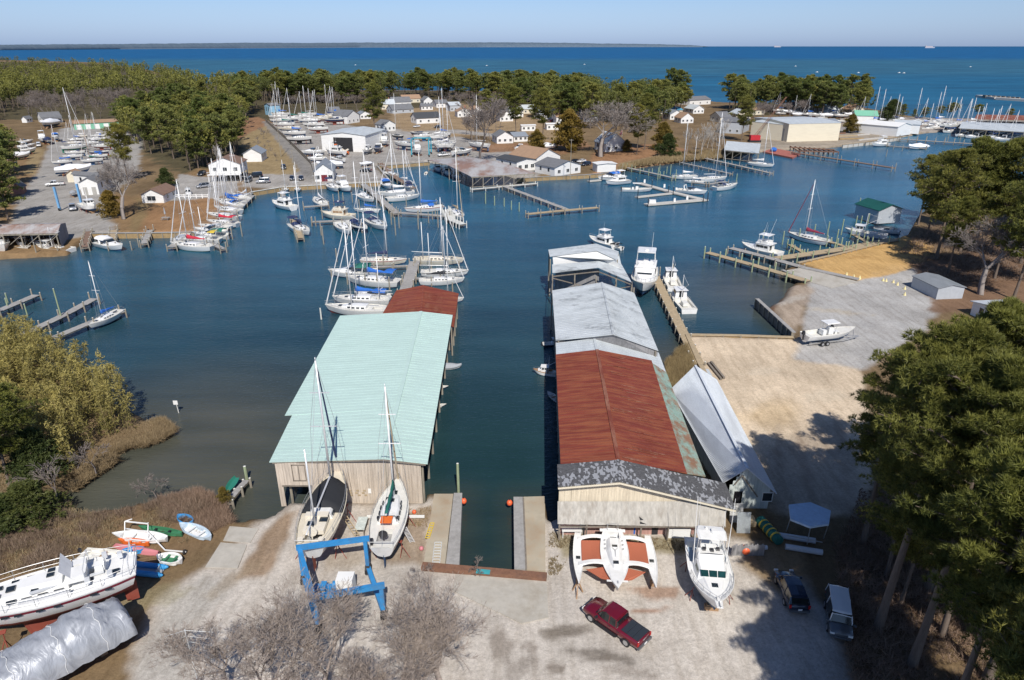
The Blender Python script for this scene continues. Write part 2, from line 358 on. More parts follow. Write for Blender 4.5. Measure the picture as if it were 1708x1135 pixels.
sh = sst(-16, 1, Dw)*(1-sst(140, 170, Yw)); pc = U(250,790); near = np.clip(1-np.hypot(Xw-pc.x, (Yw-pc.y)*.8)/33, 0, 1)
blend(np.clip(near*1.5, 0, 1)*.88, (.085,.083,.062)); pc = U(1285,480); near = np.clip(1-np.hypot(Xw-pc.x, Yw-pc.y)/26, 0, 1); blend(np.clip(near*1.3,0,1)*.8, (.085,.085,.075))
pc = U(1110,590); near = np.clip(1-np.hypot(Xw-pc.x, Yw-pc.y)/14, 0, 1); blend(near*.8, (.07,.065,.045))
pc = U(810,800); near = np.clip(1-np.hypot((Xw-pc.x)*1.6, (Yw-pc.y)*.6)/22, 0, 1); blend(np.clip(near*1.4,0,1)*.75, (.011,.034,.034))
blend(sst(-5, 1.5, Dw)*.55*(1-sst(300,420,Yw)), (.055,.060,.045))
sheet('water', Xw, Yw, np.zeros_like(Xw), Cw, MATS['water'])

# wooded shore across the bay: one ridge, its beach and a scatter of houses
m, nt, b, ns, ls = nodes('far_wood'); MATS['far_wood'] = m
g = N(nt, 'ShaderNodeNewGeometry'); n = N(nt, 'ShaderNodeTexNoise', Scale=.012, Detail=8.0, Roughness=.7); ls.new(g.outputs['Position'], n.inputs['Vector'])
r_ = ramp(nt, n.outputs['Fac'], [(.3, (.075,.115,.165)), (.7, (.135,.175,.215))]); ls.new(r_.outputs[0], b.inputs['Base Color']); b.inputs['Roughness'].default_value = 1; b.inputs['Specular IOR Level'].default_value = 0  # blue of distance haze is put into the wood colour
mb = MB(); fr = [(-140,84.6,74.5),(0,83.8,74.8),(200,82,73.8),(400,80.6,72),(600,79.4,71.5),(800,78.9,71),(900,78.8,71.5),(1000,78.7,72.8),(1100,78.6,74.2),(1150,78.6,75.6),(1172,78.6,77.9)]
xs = np.linspace(-140, 1172, 420); rr = random.Random(5); rings = []; beach = []; pk = 0
for i, x in enumerate(xs):
    yb = np.interp(x, [f[0] for f in fr], [f[1] for f in fr]); yt = np.interp(x, [f[0] for f in fr], [f[2] for f in fr])
    pk = .7*pk+.3*rr.uniform(-1,1)*1.6
    p = U(x, yb, 1.0); zt = max(6, top_z(p + Vector((0,250,0)), yt-.2-pk*.5))
    rings.append([(p.x,p.y,0),(p.x,p.y+10,7),(p.x*1.002,p.y+30,min(zt*.6, 30)),(p.x*1.02,p.y+250,zt),(p.x*1.05,p.y+500,0)])
    beach.append([(p.x,p.y-60,.1),(p.x,p.y-1,4)])
mb.loft(rings, 0, closed=False, cap=(False,False))
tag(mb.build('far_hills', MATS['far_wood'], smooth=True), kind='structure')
mb = MB(); mb.loft(beach, 0, closed=False, cap=(False,False)); tag(mb.build('far_beach', pm('far_beach',(.34,.34,.34),.9,.3,.02)), kind='structure')
# ------------------------------------------------------------------ boat materials
W_ = dict(rough=.28, var=.05, dirt=(.45,.43,.38), damt=.28, dscale=.8, coat=.3)
pm('gelcoat', (.80,.80,.78), **W_); pm('gelcoat_cream', (.74,.68,.56), **W_); pm('gelcoat_grey', (.58,.60,.62), **W_)
pm('deck_paint', (.70,.69,.64), .55, .08, 3, dirt=(.42,.39,.33), damt=.35); pm('deck_cream', (.66,.60,.48), .55, .08, 3, dirt=(.40,.36,.30), damt=.3); pm('deck_blue', (.30,.40,.52), .6, .1, 3)
pm('hull_navy', (.02,.035,.085), .2, .1, coat=.4); pm('hull_red', (.36,.03,.03), .3, .12, coat=.2); pm('hull_green', (.03,.19,.14), .3, .1); pm('hull_black', (.025,.025,.03), .3, .1)
pm('bottom_red', (.25,.055,.035), .75, .25, 2, dirt=(.13,.06,.05)); pm('bottom_blue', (.04,.10,.21), .75, .25, 2); pm('bottom_black', (.03,.03,.035), .75, .25, 2); pm('bottom_green', (.03,.17,.11), .75, .25, 2)
pm('cockpit_shade', (.33,.33,.32), .6, .15, 3); pm('stripe_maroon', (.22,.03,.05), .35, .1)
pm('alu', (.72,.73,.74), .35, .06, metal=.35); pm('mast_white', (.80,.80,.79), .35, .05); pm('mast_wood', (.40,.24,.11), .5, .15); pm('wire', (.42,.43,.44), .4, .05, metal=.4); pm('steel', (.55,.56,.57), .3, .05, metal=.7)
pm('rubber', (.018,.018,.02), .6, .15); pm('teak', (.34,.21,.115), .65, .2, 6); pm('white_line', (.75,.75,.73), .6, .05)
CV = dict(rough=.85, var=.12, scale=2.5, bump=.35, bscale=6)
pm('canvas_blue', (.02,.13,.48), **CV); pm('canvas_navy', (.022,.035,.10), **CV); pm('canvas_green', (.015,.13,.105), **CV); pm('canvas_red', (.50,.025,.05), **CV); pm('canvas_white', (.72,.72,.72), **CV); pm('canvas_tan', (.42,.34,.23), **CV); pm('canvas_black', (.02,.022,.026), **CV); pm('canvas_grey', (.33,.35,.38), **CV); pm('canvas_maroon', (.25,.03,.06), **CV); pm('shrinkwrap', (.80,.81,.83), .45, .06, 2, bump=.3, bscale=3)
pm('orange_plastic', (.72,.16,.03), .45, .1); pm('yellow_plastic', (.62,.45,.05), .45, .1)
def glassm(name, col, rough=.06):
    m = pm(name, col, rough, .12, 2, coat=.6); return m
glassm('boat_glass', (.020,.028,.034)); glassm('green_glass', (.02,.085,.085)); glassm('house_glass', (.03,.038,.046)); glassm('car_glass', (.012,.016,.018))
M = MATS
MC = {}
def cached(key, fn, mats, smooth=False):
    if key not in MC:
        mb = MB(); fn(mb); MC[key] = mb.mesh(key[0], [M[x] for x in mats], smooth)
    return MC[key]

# ------------------------------------------------------------------ hull forms
def hb_sail(s): return (1-(abs(s-.42)/.58)**2.1 if s > .42 else 1-.38*((.42-s)/.42)**2)
def hb_dbl(s): return max(0, 1-(abs(s-.46)/.54)**2.2)
def hb_motor(s): return (1-((s-.48)/.52)**2.5 if s > .48 else 1-.09*((.48-s)/.48)**1.5)
def hb_ama(s): return max(0, (1-(abs(s-.45)/.55)**2.0 if s > .45 else 1-.5*((.45-s)/.45)**2))
FORM = dict(sail=(hb_sail, .36, .16), dbl=(hb_dbl, .40, .12), motor=(hb_motor, .42, .5), ama=(hb_ama, .40, .12), work=(hb_motor, .45, .62))
ZR = (1.0, .90, .62, .40, .33, .14, 0.0)
def stations(form, L, B, fb, zb, n=15):
    hb, p, spring = FORM[form]; out = []
    for k in range(n+1):
        s = (k/n); s = 1-(1-s)**1.25
        b = max(.015, hb(min(s,1))*B/2); sheer = fb*(1+spring*max(0,(s-.35)/.65)**2*1.0)
        if form in ('sail','dbl','ama'): sheer += fb*.06*((.45-s)/.45)**2 if s < .45 else 0; zk = zb*(1-.85*(abs(s-.45)/.55)**2.2)
        else: zk = zb*(1-max(0,(s-.5)/.5)**2*.75)
        out.append((s, -L/2+s*L, b, sheer, zk))
    return out, p
def make_hull(mb, form, L, B, fb, zb, mis=(2,0,0,3,1,1), n=15):
    st, p = stations(form, L, B, fb, zb, n); rings = []
    rake = .10 if form in ('sail','dbl','ama') else .13
    for s, x, b, sh, zk in st:
        pp = p+max(0,(s-.6)/.4)*.5; half = []
        for zr in ZR:
            z = zk+(sh-zk)*zr; y = b*zr**pp if form != 'work' else b*(.86+.14*zr if zr > .3 else (zr/.3)**.8*.9)
            xx = x-rake*L*(1-zr)**1.2*max(0,(s-.62)/.38)**2
            if s < .12 and form in ('sail',): xx += L*.05*(1-zr)*(1-s/.12)
            half.append((xx, y, z))
        rings.append([(a, -y, z) for a, y, z in half] + [(a, y, z) for a, y, z in half[-2::-1]])
    mm = list(mis)+list(mis)[::-1]
    mb.loft(rings, 0, closed=False, cap=(False, False), mis=mm)
    mb.poly(rings[0][::-1], 0)
    return st
def make_deck(mb, st, cock=None, cw=.55, depth=.45, camber=.04, drop=.03, mi=0, mi_c=1, mi_rail=0):
    """deck laid between the sheers with a real well where the cockpit is"""
    def row(k, inner):
        s, x, b, sh, zk = st[k]; z = sh-drop; c = min(b*.92, cw)
        return x, b*.985, c, z
    for k in range(len(st)-1):
        x0,b0,c0,z0 = row(k,0); x1,b1,c1,z1 = row(k+1,0); inc = cock and cock[0] <= st[k][0] and st[k+1][0] <= cock[1]
        for sg in (-1, 1):
            q = [(x0,sg*b0,z0),(x0,sg*c0,z0+camber),(x1,sg*c1,z1+camber),(x1,sg*b1,z1)]
            mb.poly(q if sg > 0 else q[::-1], mi)
            if inc:
                q = [(x0,sg*c0,z0+camber),(x0,sg*c0,z0-depth),(x1,sg*c1,z1-depth),(x1,sg*c1,z1+camber)]; mb.poly(q if sg > 0 else q[::-1], mi)
        d = -depth if inc else camber
        mb.poly([(x0,c0,z0+d),(x0,-c0,z0+d),(x1,-c1,z1+d),(x1,c1,z1+d)], mi_c if inc else mi)
        def isin(j): return cock and 0 <= j < len(st)-1 and cock[0] <= st[j][0] and st[j+1][0] <= cock[1]
        if inc and not isin(k-1): mb.poly([(x0,-c0,z0+camber),(x0,c0,z0+camber),(x0,c0,z0-depth),(x0,-c0,z0-depth)], mi)
        if inc and not isin(k+1): mb.poly([(x1,c1,z1+camber),(x1,-c1,z1+camber),(x1,-c1,z1-depth),(x1,c1,z1-depth)], mi)
    for sg in (-1, 1):                       # toe rail
        for k in range(len(st)-1):
            a, c = st[k], st[k+1]; mb.bar((a[1],sg*a[2]*.98,a[3]+.02),(c[1],sg*c[2]*.98,c[3]+.02),.05,.09,mi_rail)
def lb(mb, sts, mi=0, chamf=.12, cap=(True,True)):
    """house / cabin form: stations (x, half width below, half width above, z0, z1)"""
    rings = []
    for x, wb, wt, z0, z1 in sts:
        c = min(chamf, (z1-z0)*.4, wt*.5)
        rings.append([(x,-wb,z0),(x,wb,z0),(x,wt,z1-c),(x,wt-c,z1),(x,-wt+c,z1),(x,-wt,z1-c)])
    mb.loft(rings, mi, cap=cap)
def rail_line(mb, st, s0, s1, h, inset=.94, r=.016, posts=True, mi=0, mid=True):
    for sg in (-1, 1):
        pts = [(x, sg*b*inset, sh) for s, x, b, sh, zk in st if s0 <= s <= s1]
        for i, q in enumerate(pts):
            if posts and i % 2 == 0: mb.cyl(q, (q[0],q[1],q[2]+h), r, r, 4, mi)
            if i:
                o = pts[i-1]; mb.cyl((o[0],o[1],o[2]+h),(q[0],q[1],q[2]+h), r, r, 4, mi)
                if mid: mb.cyl((o[0],o[1],o[2]+h*.5),(q[0],q[1],q[2]+h*.5), r*.7, r*.7, 4, mi)
def dome(mb, x0, x1, w, z0, h, mi=0, n=7, open_back=False):
    """canvas dodger or bimini, a bowed sheet with thickness"""
    rings = []
    for k, (x, hh) in enumerate(((x0,.55),(x0+(x1-x0)*.35,1.0),(x1,.95))):
        r = []
        for i in range(n):
            t = math.pi*i/(n-1); r.append((x, -w*math.cos(t), z0+h*hh*math.sin(t)**.6))
        rings.append(r)
    mb.loft(rings, mi, closed=False, cap=(False,False)); mb.poly(rings[0], mi)

def sailboat(label, pa, pb, group=None, hull='gelcoat', cover='canvas_blue', stripe='gelcoat', boot='hull_navy', bottom='bottom_blue', jib='canvas_white', dodger=None, bimini=None, hard=False, ketch=False, mast='mast_white', mastk=1.22, sail_up=True, z=None, name='sailboat', no_mast=False, deckm='deck_paint', heel=0, L=None, mx=.75, mizx=-3.1):
    """bow pixel, stern pixel -> a sloop built from its parts"""
    zz = (2.0 if hard else 0.0) if z is None else z
    A, Bp = U(*pa, zz+.5), U(*pb, zz+.5); d = A-Bp; CAP = 12.5
    if not L and A.y > 115 and d.length > CAP:       # keep the end nearest the viewer where it is
        sx_ = min(abs(d.x), CAP*.97)*(1 if d.x > 0 else -1); sy_ = math.sqrt(CAP*CAP-sx_*sx_)*(1 if d.y > 0 else -1); d2 = Vector((sx_,sy_,0)) if abs(d.x) < CAP else d.normalized()*CAP
        if A.y < Bp.y: Bp = A-d2
        else: A = Bp+d2
        d = A-Bp
    LL = L or max(4.5, d.length); sc = LL/10; mid = (A+Bp)/2
    rz = math.atan2(d.y, d.x)
    root = thing(name, label, 'sailboat', (mid.x, mid.y, zz if not hard else 1.0), rz, group, sc)
    zl = (1.0/sc if False else 0)
    off = (1.75 if hard else 0.0)                     # hull lifted on its keel when standing ashore
    st, _ = stations('sail', 10, 3.25, 1.12, -.55)
    def put(nm, me, par=root, dz=off):
        o = link(nm, me, par)
        if par is root: o.location.z = dz
        return o
    put('hull', cached(('hull','sail',hull,stripe,boot,bottom), lambda b: make_hull(b,'sail',10,3.25,1.12,-.55), [hull,bottom,stripe,boot], True))
    dk = put('deck', cached(('deck','sail',deckm), lambda b: make_deck(b, st, (.07,.30), .62), [deckm,'cockpit_shade']))
    def cab(b): lb(b, [(-1.75,.95,.8,1.05,1.62),(0,.98,.8,1.05,1.60),(1.3,.78,.62,1.12,1.52),(2.2,.5,.36,1.2,1.34)])
    cb = put('cabin', cached(('cabin','sail',hull), cab, [hull]))
    def win(b):
        for sg in (-1,1):
            for x in (-1.3,-.55,.2,.9):
                y = .955 if x < .4 else .87; b.box((x,sg*(y-.035),1.36),(.46,.12,.17),0)
        b.box((2.55,0,1.33),(.5,.5,.06),0); b.box((1.0,0,1.60),(.42,.42,.07),0)
    put('window', cached(('window','sail'), win, ['boat_glass']), cb, 0)
    mh = 10*mastk
    if not no_mast:
        ms = put('mast', cached(('mast',mast,mastk), lambda b: (b.cyl((.75,0,1.3),(.68,0,1.3+mh),.1,.075,8), b.box((.68,0,1.3+mh+.12),(.12,.05,.3))), [mast], True)); ms.location.x = mx-.75
        put('spreader', cached(('spreader',mast,mastk), lambda b: [b.bar((.7,-1.0*k,1.3+mh*h),(.7,1.0*k,1.3+mh*h),.07,.05) for h, k in ((.5,1),(.76,.75))], [mast]), ms, 0)
        def rig(b):
            T = (.68+mx-.75,0,1.3+mh*.99); D = mx-.75
            for P in ((-4.95,0,1.2),): b.cyl(P, T, .016,.016,3)
            for sg in (-1,1):
                b.cyl((.6+D,sg*1.45,1.15),(.69+D,sg*1.0,1.3+mh*.5),.016,.016,3); b.cyl((.69+D,sg*1.0,1.3+mh*.5),T,.016,.016,3); b.cyl((.2+D,sg*1.45,1.15),(.69+D,0,1.3+mh*.5),.014,.014,3)
        put('rigging', cached(('rigging',mastk,mx), rig, ['wire']))
        if jib: put('furled_headsail', cached(('furled_headsail',jib,mastk,mx), lambda b: (b.cyl((4.75,0,1.5),(.9+mx-.75,0,1.1+mh*.95),.10,.05,6), b.cyl((4.8,0,1.3),(4.75,0,1.5),.12,.12,6)), [jib]))
        bo = put('boom', cached(('boom',mast), lambda b: b.cyl((.62,0,2.3),(-3.5,0,2.42),.075,.065,6), [mast])); bo.location.x = mx-.75
        if cover:
            def cov(b):
                rings = []
                for k in range(9):
                    t = k/8; x = .85-4.2*t; h = .60*(1-t)**1.3+.20+(.12 if k == 0 else 0); wv = .17+.04*math.sin(k*2.3)
                    rings.append([(x,-.07,2.26+.12*t),(x,.07,2.26+.12*t),(x,wv,2.4+.1*t),(x,.03,2.36+h+.05*math.sin(k*1.7)),(x,-.03,2.36+h+.05*math.sin(k*1.7)),(x,-wv,2.4+.1*t)])
                b.loft(rings, 0)
            put('sail_cover', cached(('sail_cover',cover), cov, [cover], True), bo, 0)
        if ketch:
            put('mizzen_mast', cached(('mizzen_mast',mast,mastk), lambda b: (b.cyl((-3.1,0,1.2),(-3.15,0,1.2+mh*.62),.085,.06,8), b.cyl((-3.15,0,2.4),(-5.3,0,2.5),.06,.05,6)), [mast], True))
    if dodger: put('dodger', cached(('dodger',dodger), lambda b: dome(b,-.95,-2.3,.98,1.5,.62), [dodger], True))
    if bimini:
        bm = put('bimini', cached(('bimini',bimini), lambda b: dome(b,-2.6,-4.3,1.1,2.75,.28), [bimini], True))
        put('frame', cached(('frame','bim'), lambda b: [b.cyl((x,sg*1.05,1.2),(x2,sg*1.08,2.8),.02,.02,4) for sg in (-1,1) for x, x2 in ((-3.4,-2.7),(-3.4,-4.2))], ['steel']), bm, 0)
    def rl(b):
        rail_line(b, st, .0, 1.0, .62)
        b.cyl((4.9,-.1,1.95),(4.9,.1,1.95),.02,.02,4); b.cyl((-5,-1,1.78),(-5,1,1.78),.02,.02,4)
    put('rail', cached(('rail','sail'), rl, ['wire']))
    if hard:
        put('keel', cached(('keel',bottom), lambda b: b.loft([[(x+dx,-t,z),(x+dx+.25,0,z),(x+dx,t,z),(x-1.6*k,0,z)] for x,z,k,t,dx in ((.9,-.35,1.2,.16,0),(.7,-1.7,1.0,.12,-.1))], 0), [bottom]))
        put('rudder', cached(('rudder',bottom), lambda b: b.loft([[(-4.2,-.05,.05),(-4.0,0,.05),(-4.2,.05,.05),(-4.75,0,.05)],[(-4.2,-.04,-1.3),(-4.05,0,-1.3),(-4.2,.04,-1.3),(-4.7,0,-1.3)]], 0), [bottom]))
        def stand(b, x, sg):
            y = sg*1.15; top = (x,y,-.15)
            for a in (0,2.1,4.2): b.cyl((x+.5*math.cos(a),y+sg*.35+.5*math.sin(a),-1.75),(x,y+sg*.1,-.6),.03,.03,4)
            b.cyl((x,y+sg*.1,-.7),top,.03,.03,4); b.box(top,(.3,.3,.05))
        for x in (-2.6,1.6):
            for sg in (-1,1): put('stand', cached(('stand',x,sg), lambda b, x=x, sg=sg: stand(b,x,sg), ['bottom_red']))
    return root

def put_on(root, nm, key, fn, mats, par=None, smooth=False, dz=0):
    o = link(nm, cached(key, fn, mats, smooth), par or root)
    if not par: o.location.z = dz
    return o
def motorboat(label, pa, pb, kind='express', group=None, hull='gelcoat', boot='hull_navy', stripe='gelcoat', bottom='bottom_blue', canvas=None, hard=False, z=None, L=None, name='motorboat', deckm='deck_paint', trailer=False, glass='boat_glass', covered=None):
    zz = (1.6 if hard else 0.0) if z is None else z
    A, Bp = U(*pa, zz+.5), U(*pb, zz+.5); d = A-Bp; CAP = (15.0 if kind == 'cruiser' and A.y < 170 else 16 if covered == 'shrinkwrap' else 10.5)
    if not L and A.y > 115 and d.length > CAP:       # keep the end nearest the viewer where it is
        sx_ = min(abs(d.x), CAP*.97)*(1 if d.x > 0 else -1); sy_ = math.sqrt(CAP*CAP-sx_*sx_)*(1 if d.y > 0 else -1); d2 = Vector((sx_,sy_,0)) if abs(d.x) < CAP else d.normalized()*CAP
        if A.y < Bp.y: Bp = A-d2
        else: A = Bp+d2
        d = A-Bp
    LL = L or max(3.2, d.length); sc = LL/9; mid = (A+Bp)/2
    root = thing(name, label, 'motorboat', (mid.x, mid.y, 1.0 if hard else zz), math.atan2(d.y, d.x), group, sc)
    off = 1.0 if hard else 0.0
    fb, B, form = dict(express=(1.05,3.0,'motor'), cruiser=(1.2,3.3,'motor'), console=(.8,2.7,'motor'), workboat=(.8,2.9,'work'), skiff=(.6,2.6,'motor'), sportfish=(1.15,3.3,'motor'), deadrise=(.85,2.9,'work'))[kind]
    st, _ = stations(form, 9, B, fb, -.45)
    put = lambda nm, key, fn, mats, par=None, sm=False: put_on(root, nm, key, fn, mats, par, sm, off)
    put('hull', ('hull',kind,hull,stripe,boot,bottom), lambda b: make_hull(b,form,9,B,fb,-.45), [hull,bottom,stripe,boot], None, True)
    ck = dict(express=(.03,.36), cruiser=(.03,.22), console=(.04,.62), workboat=(.03,.58), skiff=(.04,.78), sportfish=(.03,.30), deadrise=(.03,.55))[kind]
    put('deck', ('deck',kind,deckm), lambda b: make_deck(b, st, ck, B/2-.32, .42), [deckm,'deck_paint'])
    if covered:
        def cv(b):
            rings = []
            for s, x, hbm, sh, zk in st:
                h = .35+.75*math.exp(-((s-.45)/.3)**2)+.06*math.sin(s*21)
                rings.append([(x,-hbm-.03,sh-.25),(x,-hbm-.03,sh+.06),(x,-hbm*.5,sh+h*.7),(x,0,sh+h),(x,hbm*.5,sh+h*.7),(x,hbm+.03,sh+.06),(x,hbm+.03,sh-.25)])
            b.loft(rings, 0, closed=False, cap=(True,True))
        put('cover', ('cover',kind,covered), cv, [covered], None, True)
    elif kind == 'express':
        c = put('cabin', ('cabin',kind,hull), lambda b: lb(b,[(-.7,1.2,1.0,1.0,1.75),(.5,1.15,.9,1.1,1.8),(2.0,.8,.6,1.25,1.6),(3.1,.4,.3,1.35,1.42)]), [hull])
        put('window', ('window',kind,glass), lambda b: (lb(b,[(-.95,1.22,1.0,1.7,2.15),(.1,1.14,.86,1.74,2.12),(.95,.8,.62,1.72,1.78)],0,.05), [b.box((x,sg*(1.13-.12*(x>.6)),1.5),(.7,.05,.16)) for sg in (-1,1) for x in (-.2,.7)]), [glass], c)
        put('arch', ('arch',kind), lambda b: (b.bar((-1.9,-1.2,1.1),(-2.2,-1.05,2.4),.3,.1), b.bar((-1.9,1.2,1.1),(-2.2,1.05,2.4),.3,.1), b.bar((-2.2,-1.1,2.4),(-2.2,1.1,2.4),.12,.35)), ['gelcoat'])
        if canvas: put('bimini', ('bimini',kind,canvas), lambda b: dome(b,-.5,-3.6,1.2,2.0,.55), [canvas], None, True)
    elif kind in ('cruiser','sportfish'):
        c = put('cabin', ('cabin',kind,hull), lambda b: lb(b,[(-2.3,1.35,1.28,1.1,2.55),(.6,1.32,1.22,1.2,2.55),(1.25,1.2,.95,1.3,1.9),(2.6,.85,.6,1.4,1.72),(3.3,.35,.25,1.5,1.56)],0,.1), [hull])
        def wn(b):
            for sg in (-1,1):
                for x in (-1.7,-.8,.05): b.box((x,sg*1.3,2.05),(.78,.06,.5))
            b.add([(.64,-1.0,2.4),(.64,1.0,2.4),(1.28,.86,1.92),(1.28,-.86,1.92)],[(0,1,2,3)]); b.box((-2.31,.35,1.85),(.04,.8,1.1))
        put('window', ('window',kind,glass), wn, [glass], c)
        f = put('flybridge', ('flybridge',kind,hull), lambda b: (lb(b,[(-2.7,1.35,1.35,2.56,2.66),(.7,1.3,1.3,2.56,2.66)],0,.03), lb(b,[(-.2,1.15,1.1,2.66,3.2),(.55,1.0,.8,2.66,3.1)],0,.08), b.bar((-1.9,-1.15,2.9),(-.2,-1.15,2.9),.06,.4), b.bar((-1.9,1.15,2.9),(-.2,1.15,2.9),.06,.4), b.box((-.95,0,2.95),(.5,.6,.55))), [hull])
        put('hardtop', ('hardtop',kind,canvas), lambda b: (lb(b,[(-2.1,1.15,1.1,4.35,4.45),(.3,1.1,1.0,4.35,4.45)],0,.04), [b.cyl((x,y,2.66),(x*.92,y*.95,4.36),.035,.035,5) for x in (-1.9,.15) for y in (-1.1,1.1)]), [canvas or 'gelcoat'], f)
        if kind == 'sportfish':
            put('outrigger', ('outrigger',1), lambda b: b.cyl((-.5,1.3,2.7),(-1.6,1.9,7.4),.035,.02,5), ['mast_white']); put('outrigger', ('outrigger',-1), lambda b: b.cyl((-.5,-1.3,2.7),(-1.6,-1.9,7.4),.035,.02,5), ['mast_white'])
        put('antenna', ('antenna',kind), lambda b: (b.cyl((-1.0,.6,4.4),(-1.2,.65,6.6),.02,.012,4), b.cyl((-.6,0,4.45),(-.6,0,4.6),.25,.25,8)), ['mast_white'])
    elif kind == 'console':
        c = put('console', ('console',1), lambda b: (b.box((-.1,0,1.1),(.9,.85,1.1),taper=.85), b.box((-1.3,0,.95),(.6,1.0,.8)), b.box((1.0,0,.7),(.8,.8,.4))), ['gelcoat'])
        put('windshield', ('windshield',1), lambda b: b.add([(.32,-.4,1.6),(.32,.4,1.6),(.15,.35,2.05),(.15,-.35,2.05)],[(0,1,2,3)]), ['boat_glass'], c)
        t = put('hardtop', ('hardtop','t',canvas), lambda b: lb(b,[(-1.4,.95,.9,2.5,2.58),(.9,.9,.8,2.5,2.58)],0,.04), [canvas or 'gelcoat'])
        for x in (-.9,.45):
            for y in (-.55,.55): put('post', ('post','t',x,y), lambda b, x=x, y=y: b.cyl((x,y,.7),(x*1.1,y*1.3,2.5),.03,.03,5), ['steel'], t)
    elif kind in ('workboat','deadrise'):
        c = put('cabin', ('cabin',kind,hull), lambda b: (lb(b,[(.6,1.0,.92,.9,2.35),(2.2,.85,.78,1.0,2.3)],0,.08), lb(b,[(2.2,.82,.7,1.0,1.65),(3.1,.5,.4,1.1,1.5)],0,.08), lb(b,[(.2,1.1,1.08,2.36,2.44),(2.4,.95,.93,2.36,2.44)],0,.03)), [hull])
        put('window', ('window',kind), lambda b: ([b.box((x,sg*.95,1.95),(.55,.06,.42)) for sg in (-1,1) for x in (.98,1.7)], b.box((2.21,-.35,1.98),(.05,.5,.38)), b.box((2.21,.35,1.98),(.05,.5,.38)), b.box((.59,0,1.7),(.04,.7,1.2))), ['boat_glass'], c)
        put('engine_box', ('engine_box',1), lambda b: b.box((-1.6,0,.8),(1.6,.9,.6)), ['deck_paint'])
        put('mast', ('mast','work'), lambda b: (b.cyl((.3,0,.8),(.2,0,5.2),.07,.05,6), b.cyl((.25,0,2.6),(-2.6,0,4.4),.05,.04,6), b.cyl((.2,0,5.1),(-2.6,0,4.4),.015,.015,3)), ['mast_white'])
    elif kind == 'skiff':
        put('thwart', ('thwart',1), lambda b: (b.box((-1.2,0,.45),(.5,2.0,.1)), b.box((1.0,0,.5),(.5,1.7,.1))), ['teak'])
    if kind in ('console','skiff','express') and not hard or trailer:
        put('outboard', ('outboard',1), lambda b: (b.box((-4.75,0,1.15),(.45,.42,.55),taper=.75), b.box((-4.7,0,.5),(.2,.16,.9)), b.cyl((-4.95,0,.0),(-4.5,0,.0),.09,.07,6)), ['hull_black'])
    if kind not in ('skiff','console') and not covered:
        put('rail', ('rail',kind), lambda b: (rail_line(b, st, .45, 1.0, .5, .93, .018, True, 0, False), b.cyl((4.4,-.12,fb*1.5+.5),(4.4,.12,fb*1.5+.5),.018,.018,4)), ['steel'])
    if hard:
        if trailer:
            t = put('trailer', ('trailer',1), lambda b: (b.bar((-4.0,-.8,-.45),(2.5,-.8,-.45),.1,.12), b.bar((-4.0,.8,-.45),(2.5,.8,-.45),.1,.12), b.bar((2.5,-.8,-.45),(5.6,0,-.5),.1,.12), b.bar((2.5,.8,-.45),(5.6,0,-.5),.1,.12), [b.bar((x,-.8,-.45),(x,.8,-.45),.08,.1) for x in (-3.5,-1,1.5)], b.cyl((5.0,0,-.5),(5.0,0,-1),.05,.05,5), b.bar((4.6,0,-.4),(4.3,0,.7),.08,.08)), ['steel'])
            for x in (-1.9,-1.05):
                for sg in (-1,1): put('wheel', ('wheel','tr',x,sg), lambda b, x=x, sg=sg: (b.cyl((x,sg*1.05,-.62),(x,sg*1.3,-.62),.37,.37,12), b.cyl((x,sg*1.301,-.62),(x,sg*1.32,-.62),.2,.2,10,1)), ['rubber','steel'], t)
        else:
            for x in (-2.8,0,2.3):
                put('block', ('block',x), lambda b, x=x: (b.box((x,0,-.8),(.4,.8,.4)), b.box((x,0,-.5),(.35,1.6,.2))), ['teak'])
            for x in (-2.5,1.5):
                for sg in (-1,1): put('stand', ('stand','m',x,sg), lambda b, x=x, sg=sg: ([b.cyl((x+.4*math.cos(a),sg*1.3+.4*math.sin(a),-1.0),(x,sg*1.2,-.3),.03,.03,4) for a in (0,2.1,4.2)], b.cyl((x,sg*1.2,-.4),(x,sg*1.1,.05),.03,.03,4)), ['bottom_red'])
    return root
